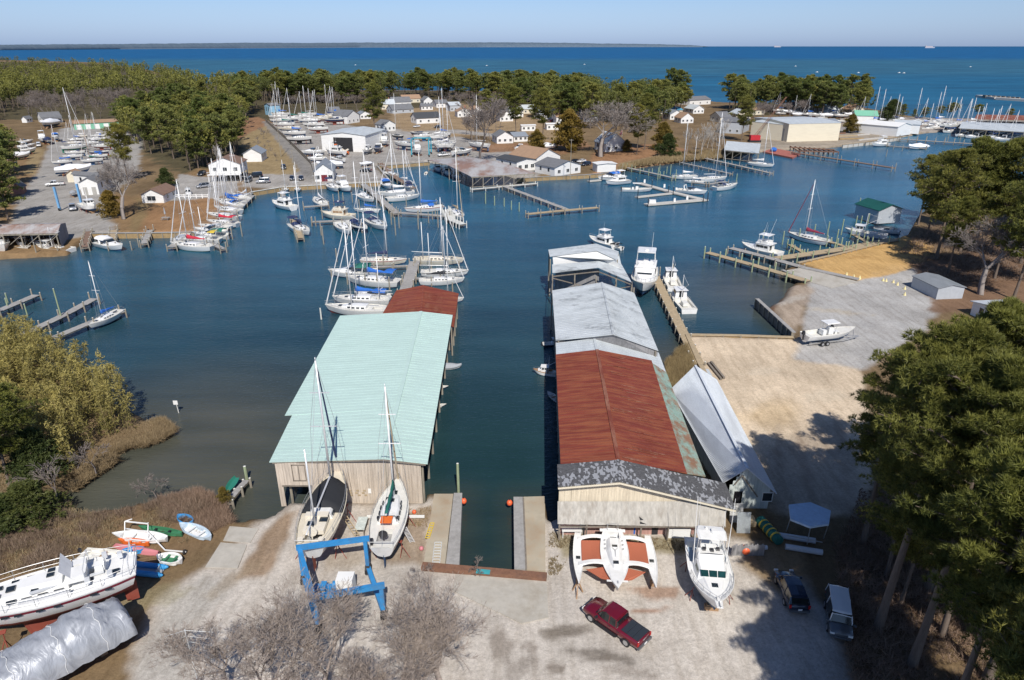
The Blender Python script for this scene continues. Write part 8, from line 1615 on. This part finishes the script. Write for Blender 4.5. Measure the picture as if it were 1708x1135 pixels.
def tubes(name, segs, mat, sides=3):
    """segs (n, 8): p0, p1, r0, r1"""
    s = np.array(segs); p0, p1, r0, r1 = s[:,:3], s[:,3:6], s[:,6:7], s[:,7:8]; d = unit(p1-p0); h = np.where(np.abs(d[:,2:3]) < .9, np.array([[0,0,1.]]), np.array([[1.,0,0]])); a = unit(np.cross(d,h)); b = np.cross(d,a); V = []
    for p, r in ((p0,r0),(p1,r1)):
        for k in range(sides): t = 2*math.pi*k/sides; V.append(p+a*math.cos(t)*r+b*math.sin(t)*r)
    V = np.stack(V,1); n = len(s); F = np.array([[k,(k+1)%sides,sides+(k+1)%sides,sides+k] for k in range(sides)]); F = (np.arange(n)[:,None,None]*2*sides+F[None]).reshape(-1)
    me = bpy.data.meshes.new(name); me.vertices.add(V.shape[0]*V.shape[1]); me.vertices.foreach_set('co', V.reshape(-1).astype(np.float32)); me.loops.add(len(F)); me.loops.foreach_set('vertex_index', F.astype(np.int32)); me.polygons.add(n*sides); me.polygons.foreach_set('loop_start', (np.arange(n*sides)*4).astype(np.int32))
    me.update(calc_edges=True); me.materials.append(M[mat]); return me
def pine(seed, H=20, cb=.45, cr=4.2, limbs=34, pads=4, tpp=9, per=5, ln=.85, wd=.42, mat='pine_far', flat=.45, trunk_r=.24, shape=0, pk=.30):
    g = np.random.default_rng(seed); segs = []; pts = []; lx, ly = g.normal(size=2)*.5
    def tr(u): return np.array([lx*u*u+.15*math.sin(u*5+seed), ly*u*u+.15*math.cos(u*4+seed), H*u])
    for k in range(9): u0, u1 = k/9, (k+1)/9; segs.append([*tr(u0), *tr(u1), trunk_r*(1-u0*.85)*(1.25 if k == 0 else 1), trunk_r*(1-u1*.85)])
    C0, Lt, Out = [], [], []
    for i in range(limbs):
        v = (i+g.uniform(0,1))/limbs; u = cb+(.985-cb)*v**.85; az = i*2.4+g.normal()*.5
        if shape == 0: pr = (math.sin(math.pi*min(1,.16+.80*v))**.75)*(1 if v < .8 else .85)
        else: pr = (1-v)**.75*.95+.12
        L_ = cr*pr*g.uniform(.55,1.12); ut = .18+.5*v if shape == 0 else .05
        p0 = tr(u); d = unit(np.array([math.cos(az), math.sin(az), ut+g.normal()*.12])); p1 = p0+d*L_; mid = p0+d*L_*.5+np.array([0,0,-.12*L_*(1-v)])
        segs.append([*p0,*mid,trunk_r*.32*(1-v*.5),trunk_r*.2]); segs.append([*mid,*p1,trunk_r*.2,.03])
        for q in range(pads):
            s = g.uniform(.35,1.05) if q else 1.0; c = p0+(p1-p0)*s+g.normal(size=3)*np.array([.34,.34,.16])*L_*.45; rp = (pk*L_**.7+.35)*g.uniform(.75,1.25)
            lt = g.uniform(.25,.7); segs.append([*(p0+d*L_*min(s,.9)*.85),*c,.05,.02])
            o = g.normal(size=(tpp,3)); o = unit(o)*g.uniform(.25,1,(tpp,1))**.5; o[:,2] = np.abs(o[:,2])*flat*1.5-.2*flat
            C0.append(c+o*rp); Lt.append(lt+.38*o[:,2]/(flat+.1)+.08*(v-.5)); Out.append(o*.6+d*.35)  # sunlit pad tops and shaded undersides are set in the tint
    C0 = np.concatenate(C0); Lt = np.concatenate(Lt); Out = np.concatenate(Out)
    P, br = blades(g, C0, per, ln, wd, .45, Lt, .75, Out)
    return tubes('trunk', segs, 'bark_pine', 5 if H > 22 else 4), tri_mesh('crown', P, br, mat)
PN = [pine(101+i, 20, .22+.06*(i%4), 4.6+.5*(i%3), 30+3*(i%3), 5, 10, 5, .78, .36) for i in range(7)]
PB = [pine(151+i, 17, .14, 3.6, 44, 3, 9, 5, .7, .34, shape=1) for i in range(3)]
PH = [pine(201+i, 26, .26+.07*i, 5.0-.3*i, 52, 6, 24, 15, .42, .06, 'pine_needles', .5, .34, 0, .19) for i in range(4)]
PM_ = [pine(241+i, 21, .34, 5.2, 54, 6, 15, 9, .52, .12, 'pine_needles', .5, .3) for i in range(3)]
CD = [pine(261+i, 6, .05, 2.3, 46, 4, 14, 9, .34, .12, 'cedar_leaf', .7, .14, 1) for i in range(2)]
GD = [pine(281, 8, .04, 3.0, 50, 4, 12, 7, .5, .2, 'gold_leaf', .7, .16, 1)]
def bare(seed, H, depth, spread, kids, r0, mat, twig=.012, sides=3, upk=.25, trunk=.28, fan=1.0):
    g = random.Random(seed); segs = []
    def go(p, d, L_, r, k):
        n = 2; 
        for i in range(n):
            d2 = (d+Vector((g.gauss(0,.13),g.gauss(0,.13),g.gauss(0,.1)+upk*.12))).normalized(); q = p+d2*(L_/n); r2 = max(twig, r*.82); segs.append([*p,*q,r,r2]); p, d, r = q, d2, r2
            if k > 0 and i == 0 and k < depth: kid(p, d, L_*.62, r*.55, k)
        if k > 0:
            for _ in range(kids if k > 1 else kids+1): kid(p, d, L_*g.uniform(.58,.82), r*.62, k)
    def kid(p, d, L_, r, k):
        ax = Vector((g.gauss(0,1),g.gauss(0,1),g.gauss(0,.7))).normalized(); d2 = (d*1.0+ax*spread*g.uniform(.6,1.3)+Vector((0,0,upk))).normalized(); go(p, d2, L_, max(twig, r), k-1)
    go(Vector(), Vector((0,0,1)), H*trunk, r0, depth)
    return tubes('branches', segs, mat, sides)
BR = [bare(11+i, 14, 5, .75, 3, .22, 'bark_far', .022) for i in range(4)]
BW = [bare(31+i, 14, 4, .62, 3, .2, 'bark_white', .03, upk=.4) for i in range(2)]
BF = [bare(51+i, 8.0, 6, .8, 3, .14, 'bark_pale', .005, upk=.30, trunk=.20) for i in range(3)]
BD = [bare(71+i, 13, 6, .85, 3, .36, 'bark_grey', .014, upk=.12, trunk=.22) for i in range(2)]
BS = [bare(91+i, 5, 4, .8, 3, .08, 'bark_far', .014, upk=.1, trunk=.25) for i in range(3)]
def extent(me): return max(v.co.z for v in me.vertices)
HB = {me: extent(me) for L_ in (BR,BW,BF,BD,BS) for me in L_}
tr_ = random.Random(4242)
def put_pine(base, h, protos, H0, label, group=None, name='pine_tree', cat='pine tree', wide=1.0):
    t, c = protos[tr_.randrange(len(protos))]; s = h/H0; root = thing(name, label, cat, base, tr_.uniform(0,6.28), group); root.scale = (s*wide,s*wide,s)
    link('trunk', t, root); link('crown', c, root); return root
def put_bare(base, h, protos, label, group=None, wide=1.0, name='bare_tree', cat='bare tree'):
    me = protos[tr_.randrange(len(protos))]; s = h/HB[me]; o = link(name, me); o.location = base; o.rotation_euler.z = tr_.uniform(0,6.28); o.scale = (s*wide,s*wide,s); return tag(o, label, cat, group)
def in_poly(pts, x, y):
    c = False; n = len(pts)
    for i in range(n):
        (x0,y0),(x1,y1) = pts[i], pts[(i+1)%n]
        if (y0 > y) != (y1 > y) and x < (x1-x0)*(y-y0)/(y1-y0)+x0: c = not c
    return c
def wood(poly, n, h, fn, sep=1.0):
    xs, ys = [p[0] for p in poly], [p[1] for p in poly]; got = []; tries = 0
    while len(got) < n and tries < n*60:
        tries += 1; x, y = tr_.uniform(min(xs),max(xs)), tr_.uniform(min(ys),max(ys))
        if not in_poly(poly, x, y): continue
        p = U(x, y, 1.0)
        if any((p-q).length < sep*(4.5+p.y/260) for q in got): continue
        got.append(p); fn(p, tr_.uniform(*h))
pine_w = lambda lab, grp, protos=PN, H0=20, wide=1.15: (lambda p, h: put_pine(p, h, protos, H0, lab, grp, wide=wide))
wood([(190,222),(300,180),(395,170),(440,172),(405,215),(398,262),(375,292),(300,292),(285,270),(235,262),(215,240)], 50, (17,23), pine_w('pine tree in the grove between the west yard and the dry lawn','pines of the grove between the two yards', PN+PB))
wood([(20,226),(-60,215),(-60,400),(14,372),(26,320),(30,262)], 15, (15,21), pine_w('pine tree at the left edge beside the west yard','pines at the left edge'))
wood([(395,172),(440,165),(470,176),(520,172),(600,176),(640,172),(640,160),(520,158),(400,158)], 42, (20,26), pine_w('pine tree in the belt behind the masts of the middle yard','pines behind the middle yard', PN, 20, 1.25))
wood([(640,158),(760,158),(860,160),(960,164),(1000,172),(990,190),(900,178),(800,172),(740,168),(640,166)], 48, (20,26), pine_w('pine tree in the village wood toward the bay','pines of the village wood', PN, 20, 1.3))
wood([(800,205),(850,195),(960,210),(1000,205),(1090,210),(1150,190),(1100,180),(1010,186),(900,188),(820,185)], 34, (18,24), pine_w('pine tree above the marsh cove','pines above the marsh cove', PN+PB, 20, 1.2))
wood([(1212,180),(1300,177),(1440,184),(1452,198),(1380,200),(1300,190),(1222,196)], 42, (19,26), pine_w('pine tree in the clump on the far point','pines on the far point', PN, 20, 1.15))
wood([(1455,198),(1600,199),(1708,202),(1760,204),(1708,199),(1500,194)], 14, (7,11), pine_w('small pine at the far marina shore','small pines at the far marina shore', PN+PB, 20, 1.5))
for x, y, top, pr_, lab in ((214,302,208,PM_,'pine with rounded crown standing over the middle of the west yard'),(626,228,140,PM_,'tall bushy pine right of the masts behind the boat hall'),(1075,250,158,PM_,'tall pine right of the round bare tree above the marsh'),(1062,258,176,PM_,'leaning pine beside the cottage with the metal roof'),(905,236,150,PM_,'pine standing in front of the village left of the round bare tree'),(1236,236,162,PM_,'yellowish pine beside the cream factory'),(985,215,140,PN,'pine just behind the round bare tree'),(1118,178,115,PN,'tall dark pine on the shore left of the far gap'),(1132,180,118,PN,'second tall dark pine on the shore left of the far gap'),(860,228,146,PM_,'pine above the white bungalow')):
    p = U(x,y); put_pine(p, top_z(p,top)-1, pr_, 21 if pr_ is PM_ else 20, lab)
for x, y, top, lab, g_ in ((280,312,282,'round dark green shrub on the lawn behind the brown cottage',CD),(1105,250,206,'golden green bush tree at the marsh edge',GD),(948,252,186,'orange tinted cedar left of the round bare tree',GD),(895,255,218,'golden shrub by the white bungalow',GD),(187,362,320,'olive shrub at the foot of the tall bare tree',GD),(1045,254,234,'small golden bush beside the metal roofed cottage',GD),(1480,205,168,'dense dark cedar beside the green roofed building',CD),(1418,222,192,'wide yellow green tree before the white warehouse',GD),(1110,262,225,'dark shrub among the white trunks',CD)):
    p = U(x,y); put_pine(p, top_z(p,top)-1, g_, 6 if g_ is CD else 8, lab, None, 'shrub', 'shrub', 1.1)
# bare trees
for x, y, top, lab, pr_, wd in ((207,366,262,'tall grey bare tree beside the brown roofed cottage',BD,.9),(800,288-15,158,'tall bare tree left of the bungalow',BR,1.3),(1002,262,168,'broad round crowned bare tree by the metal roofed cottage',BD,1.75),(1636,492,362,'spreading bare tree with ivied trunk behind the grey shed',BD,1.15)):
    p = U(x,y); put_bare(p, top_z(p,top)-1, pr_, lab, None, wd)
bw = lambda lab, grp, pr_, wd=1.1: (lambda p, h: put_bare(p, h, pr_, lab, grp, wd))
wood([(50,205),(40,178),(130,160),(235,176),(185,195),(150,206),(115,206)], 42, (11,15), bw('grey leafless tree in the stand behind the west yard','grey leafless trees behind the west yard',BR))
wood([(755,212),(790,205),(838,214),(835,236),(790,245),(762,240)], 10, (10,15), bw('leafless tree in the thicket left of the bungalow','leafless trees left of the bungalow',BR))
wood([(1128,262),(1180,240),(1215,235),(1195,262)], 10, (9,14), bw('pale trunked leafless tree at the cove','pale leafless trees at the cove',BW,1.0))
wood([(455,190),(600,188),(660,176),(900,196),(1000,196),(960,178),(640,168),(500,172)], 34, (9,13), bw('bare tree scattered among the village pines','bare trees among the village pines',BR))
wood([(330,262),(398,250),(375,286),(300,286)], 6, (9,13), bw('pale bare trunk at the front of the pine grove','pale bare trunks at the grove front',BW,.8))
wood([(425,252),(440,212),(447,208),(455,232),(470,272),(462,276)], 9, (3,5), bw('small bare street tree along the boatyard road','small bare trees along the boatyard road',BS,1.0))
wood([(1390,196),(1440,190),(1300,188),(1240,200),(1262,206)], 14, (9,13), bw('brownish bare tree on the far point','bare trees on the far point',BR))
for x, y, h, wd, lab in ((455,1180,9.2,1.6,'grey leafless bush tree at the bottom left of the blue gantry'),(385,1165,7.4,1.6,'leafless bush tree furthest left at the bottom of the yard'),(530,1172,8.2,1.6,'leafless bush tree just left of the gantry legs'),(665,1170,9.0,1.6,'leafless bush tree right of the gantry legs'),(735,1155,9.2,1.6,'leafless bush tree at the bottom, rightmost of the group'),(590,1195,7.0,1.7,'leafless bush tree at the bottom edge in front of the gantry'),(450,1110,5.4,1.7,'low leafless bush at the left foot of the gantry'),(690,1085,5.6,1.7,'low leafless bush at the right foot of the gantry')):
    put_bare(U(x,y), h, BF, lab, None, wd)
for x, y, h, lab in ((262,838,3.6,'small bare sapling at the edge of the muddy cove'),(95,842,5.5,'pale fallen branches below the bamboo'),(160,790,4.2,'bleached branches leaning over the muddy cove'),(700,972,1.6,'twiggy weed at the head of the slip'),(800,962,1.5,'twiggy weed on the rusty beam'),(178,650,3.0,'bare grey sapling on the edge of the bamboo'),(1300,470,2.0,'little bare bush on the gravel beach')):
    put_bare(U(x,y), h, BS, lab, None, 1.3)
# near trees
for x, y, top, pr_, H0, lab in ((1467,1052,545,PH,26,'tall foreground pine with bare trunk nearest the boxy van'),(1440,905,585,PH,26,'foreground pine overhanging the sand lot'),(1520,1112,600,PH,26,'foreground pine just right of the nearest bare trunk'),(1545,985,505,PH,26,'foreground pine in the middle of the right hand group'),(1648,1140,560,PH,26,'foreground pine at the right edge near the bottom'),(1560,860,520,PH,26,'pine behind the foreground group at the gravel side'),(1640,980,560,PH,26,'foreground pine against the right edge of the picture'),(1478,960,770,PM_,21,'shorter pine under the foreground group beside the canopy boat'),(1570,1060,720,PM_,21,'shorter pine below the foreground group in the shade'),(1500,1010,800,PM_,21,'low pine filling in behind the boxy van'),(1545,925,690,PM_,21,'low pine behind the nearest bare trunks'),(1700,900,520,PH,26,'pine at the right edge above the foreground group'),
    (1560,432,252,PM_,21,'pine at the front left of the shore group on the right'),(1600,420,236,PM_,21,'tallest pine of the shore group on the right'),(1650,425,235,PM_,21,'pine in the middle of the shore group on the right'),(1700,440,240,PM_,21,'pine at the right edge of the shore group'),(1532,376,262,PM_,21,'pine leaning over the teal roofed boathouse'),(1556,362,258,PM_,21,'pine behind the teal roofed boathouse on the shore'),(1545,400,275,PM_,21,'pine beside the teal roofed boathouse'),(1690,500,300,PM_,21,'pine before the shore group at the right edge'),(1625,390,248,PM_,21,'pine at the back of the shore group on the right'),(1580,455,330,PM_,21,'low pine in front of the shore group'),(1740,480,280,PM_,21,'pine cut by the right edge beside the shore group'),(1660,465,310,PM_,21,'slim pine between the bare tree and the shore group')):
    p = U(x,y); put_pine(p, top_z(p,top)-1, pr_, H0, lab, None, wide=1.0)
for X_, Y_, h in ((28,24,25),(33,31,24),(25,14,26),(36,22,26),(20,8,25),(42,36,24),(47,44,25),(29.5,32,25),(32,27,24),(30,18,25),(26,21,26)):
    put_pine(Vector((X_,Y_,1)), h, PH, 26, 'pine on the near side of the yard beyond the lower right edge', 'pines rooted beyond the lower right edge')
for x, y, top, pr_, H0, lab in ((20,815,640,PM_,21,'pine at the left edge in front of the bamboo'),(-40,790,610,PM_,21,'darker pine cut by the left edge before the bamboo'),(70,800,725,CD,6,'dark cedar between the pine and the bamboo')):
    p = U(x,y); put_pine(p, top_z(p,top)-1, pr_, H0, lab, None, wide=1.15)
for x, y, h, lab in ((52,872,4.4,'low bushy pine beside the muddy cove'),(20,880,3.6,'second low bushy pine at the left edge by the cove')):
    put_pine(U(x,y), h, CD, 6, lab, None, 'shrub', 'shrub', 1.5)
put_pine(U(375,838), 1.9, GD, 8, 'small golden shrub by the broken jetty', None, 'shrub', 'shrub', .9)
# ------------------------------------------------------------------ growth nobody could count
def pts_in(poly, n, g, z=1.0):
    W = PL(poly, 1.0); xs = [p[0] for p in W]; ys = [p[1] for p in W]; out = np.empty((0,2))
    while len(out) < n:
        x, y = g.uniform(min(xs),max(xs),n*2), g.uniform(min(ys),max(ys),n*2); out = np.concatenate([out, np.stack([x,y],1)[sdf(W,x,y) > 0]])
    return out[:n]
def stuff(nm, poly, n, per, ln, wd, mat, z=.75, up=1.2, spread=.6, seed=1, clump=3.0, hump=0.0, label=None):
    g = np.random.default_rng(seed); p = pts_in(poly, n, g); k = vnoise(p[:,0], p[:,1], clump, seed); keep = k > .34; p, k = p[keep], k[keep]
    C0 = np.concatenate([p, (z+hump*np.clip(k-.35,0,1)*2.2*g.uniform(0,1,len(p)))[:,None]],1); P, br = blades(g, C0, per, ln, wd, up, np.clip(.1+k*.8+g.normal(size=len(k))*.1,0,1), spread)
    o = link(nm, tri_mesh(nm, P, br, mat)); return tag(o, label, None, None, 'stuff')
g = np.random.default_rng(5)
BP = [(-160,630),(-60,578),(60,588),(145,628),(212,680),(236,706),(215,722),(180,735),(160,762),(110,790),(60,770),(-160,800)]
p = pts_in(BP, 340, g); segs = []; C0 = []; Lt = []
for x, y in p:
    h = g.uniform(6.2,9.2)*(.78+.4*vnoise(np.array([x]),np.array([y]),6,3)[0]); a = g.uniform(0,6.28); ln_ = g.uniform(.3,1.6); q = [np.array([x+math.cos(a)*ln_*u*u, y+math.sin(a)*ln_*u*u, .8+h*(u-.12*u**4)]) for u in np.linspace(0,1,5)]
    for i in range(4): segs.append([*q[i],*q[i+1],.045*(1-i*.2),.045*(.8-i*.2)])
    u = g.uniform(.06,1.0,115)**.85; cc = np.stack([x+math.cos(a)*ln_*u*u, y+math.sin(a)*ln_*u*u, .8+h*(u-.12*u**4)],1)+g.normal(size=(115,3))*np.array([.42,.42,.22])*(1.25-u[:,None]*.75); C0.append(cc); Lt.append(np.clip(.16+.5*u+g.normal()*.12,0,1)+np.zeros(115))
C0 = np.concatenate(C0); P, br = blades(g, C0, 4, .42, .10, -.25, np.concatenate(Lt), .9)
tag(link('bamboo_leaves', tri_mesh('bamboo_leaves', P, br, 'bamboo_leaf')), None, None, None, 'stuff'); tag(link('bamboo_stems', tubes('bamboo_stems', segs, 'gold_stem' if 'gold_stem' in M else pm('gold_stem',(.36,.29,.14),.6,.15).name)), None, None, None, 'stuff')
stuff('shore_grass', [(180,735),(236,706),(270,694),(296,714),(272,728),(240,740),(190,768),(120,815),(100,800)], 9000, 5, .8, .05, 'dry_grass', .55, 1.1, .8, 2)
stuff('brush', [(-200,830),(60,840),(120,862),(200,855),(262,838),(330,825),(350,850),(300,872),(230,868),(180,900),(130,915),(90,945),(0,960),(-200,1000)], 20000, 5, .95, .045, 'brush_twig', .8, .9, 1.0, 3, 3.5, .9)
stuff('dry_weeds', [(-200,780),(90,800),(125,850),(200,862),(330,830),(372,860),(330,905),(180,915),(110,950),(-200,990)], 14000, 4, .6, .06, 'dry_grass', .9, .9, .9, 4, 4)
stuff('brush', [(262,835),(330,815),(372,838),(390,872),(350,890),(300,872)], 5000, 5, .8, .04, 'brush_twig', .8, 1.0, .9, 6, 2.5, .6)
stuff('reeds', [(1112,640),(1110,605),(1130,585),(1146,575),(1160,612),(1140,640),(1125,660)], 5000, 4, 1.2, .05, 'marsh_grass', .6, 2.2, .5, 7, 2)
stuff('marsh_grass', [(1028,291),(1050,279),(1100,273),(1142,268),(1200,264),(1235,258),(1190,252),(1120,257),(1080,268),(1036,276)], 6000, 4, 1.5, .22, 'marsh_grass', .9, 1.6, .6, 8, 8)
stuff('brush', [(1390,900),(1430,850),(1720,800),(1800,1300),(1480,1300),(1410,1110),(1400,1000)], 11000, 5, .9, .04, 'brush_twig', .9, .9, 1.0, 9, 4, .8)
stuff('leaf_litter', [(1400,920),(1440,800),(1720,760),(1800,1300),(1480,1300),(1430,1150)], 14000, 3, .22, .12, 'litter', 1.03, .4, 1.0, 10, 5)
stuff('weeds', [(1160,745),(1178,792),(1204,800),(1235,850),(1200,842),(1150,720),(1118,655),(1112,628)], 2500, 4, .5, .05, 'dry_grass', 1.0, 1.2, .8, 11, 2)
stuff('weeds', [(640,852),(720,845),(712,880),(650,875)], 900, 4, .25, .04, 'dry_grass', 1.0, 1.2, .8, 12, 2); stuff('weeds', [(916,890),(960,885),(1160,905),(1150,920),(960,915),(930,960),(915,960)], 2200, 4, .28, .04, 'dry_grass', 1.0, 1.2, .8, 13, 2.5)
stuff('shore_brush', [(1500,420),(1540,380),(1720,360),(1720,470),(1560,470)], 7000, 4, 1.0, .07, 'brush_twig', .9, .9, 1.0, 14, 5, .8)
# woods toward the bay, each one mass of crowns beyond the single pines
def mass(nm, poly, n, h, seed, leaf='pine_far', ps=(1.0,.55), k=120):
    g = np.random.default_rng(seed); C0 = []; Lt = []; segs = []; xs, ys = [q[0] for q in poly], [q[1] for q in poly]
    while len(segs) < n:
        x, py = g.uniform(min(xs),max(xs)), g.uniform(min(ys),max(ys))
        if not in_poly(poly, x, py): continue
        b_ = U(x,py,1); hh = g.uniform(*h); o = unit(g.normal(size=(k,3)))*g.uniform(.45,1,(k,1))**.4; q = unit(g.normal(size=(7,3))); q[:,2] = np.abs(q[:,2])*.8-.1
        w_ = np.argmax(o@q.T, 1); o = o*.55+q[w_]*.5; r_ = g.uniform(4.0,6.2)
        C0.append(np.array([b_.x,b_.y,1+hh*.60])+o*np.array([r_,r_,hh*.38])); Lt.append(np.clip(.36+.42*o[:,2]+g.normal()*.13,0,1)); segs.append([b_.x,b_.y,.8,b_.x,b_.y,hh*.8,.28,.12])  # crown tops tinted lighter, lower parts darker, imitating sun from above
    P, br = blades(g, np.concatenate(C0), 5, ps[0], ps[1], .35, np.concatenate(Lt), .8)
    tag(link(nm, tri_mesh(nm, P, br, leaf)), None, None, None, 'stuff'); tag(link(nm+'_trunks', tubes(nm+'_trunks', segs, 'bark_pine', 4)), None, None, None, 'stuff')
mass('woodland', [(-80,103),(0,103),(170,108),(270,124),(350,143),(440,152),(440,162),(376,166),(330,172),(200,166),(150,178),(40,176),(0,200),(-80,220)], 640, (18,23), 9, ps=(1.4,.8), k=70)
mass('woodland', [(395,160),(520,155),(640,154),(640,170),(520,172),(395,172)], 170, (20,25), 10)
mass('woodland', [(640,154),(760,154),(900,157),(1000,166),(990,186),(900,176),(800,168),(700,164),(640,166)], 240, (20,25), 12)
mass('woodland', [(870,196),(960,206),(1095,208),(1150,186),(1110,166),(1000,168),(960,186)], 150, (17,23), 13)
mass('woodland', [(1212,182),(1300,177),(1440,184),(1452,194),(1380,198),(1300,188),(1222,194)], 80, (18,24), 14)
mass('woodland', [(196,222),(300,176),(395,165),(440,170),(405,212),(396,255),(372,282),(318,286),(300,262),(235,250)], 130, (16,21), 15)
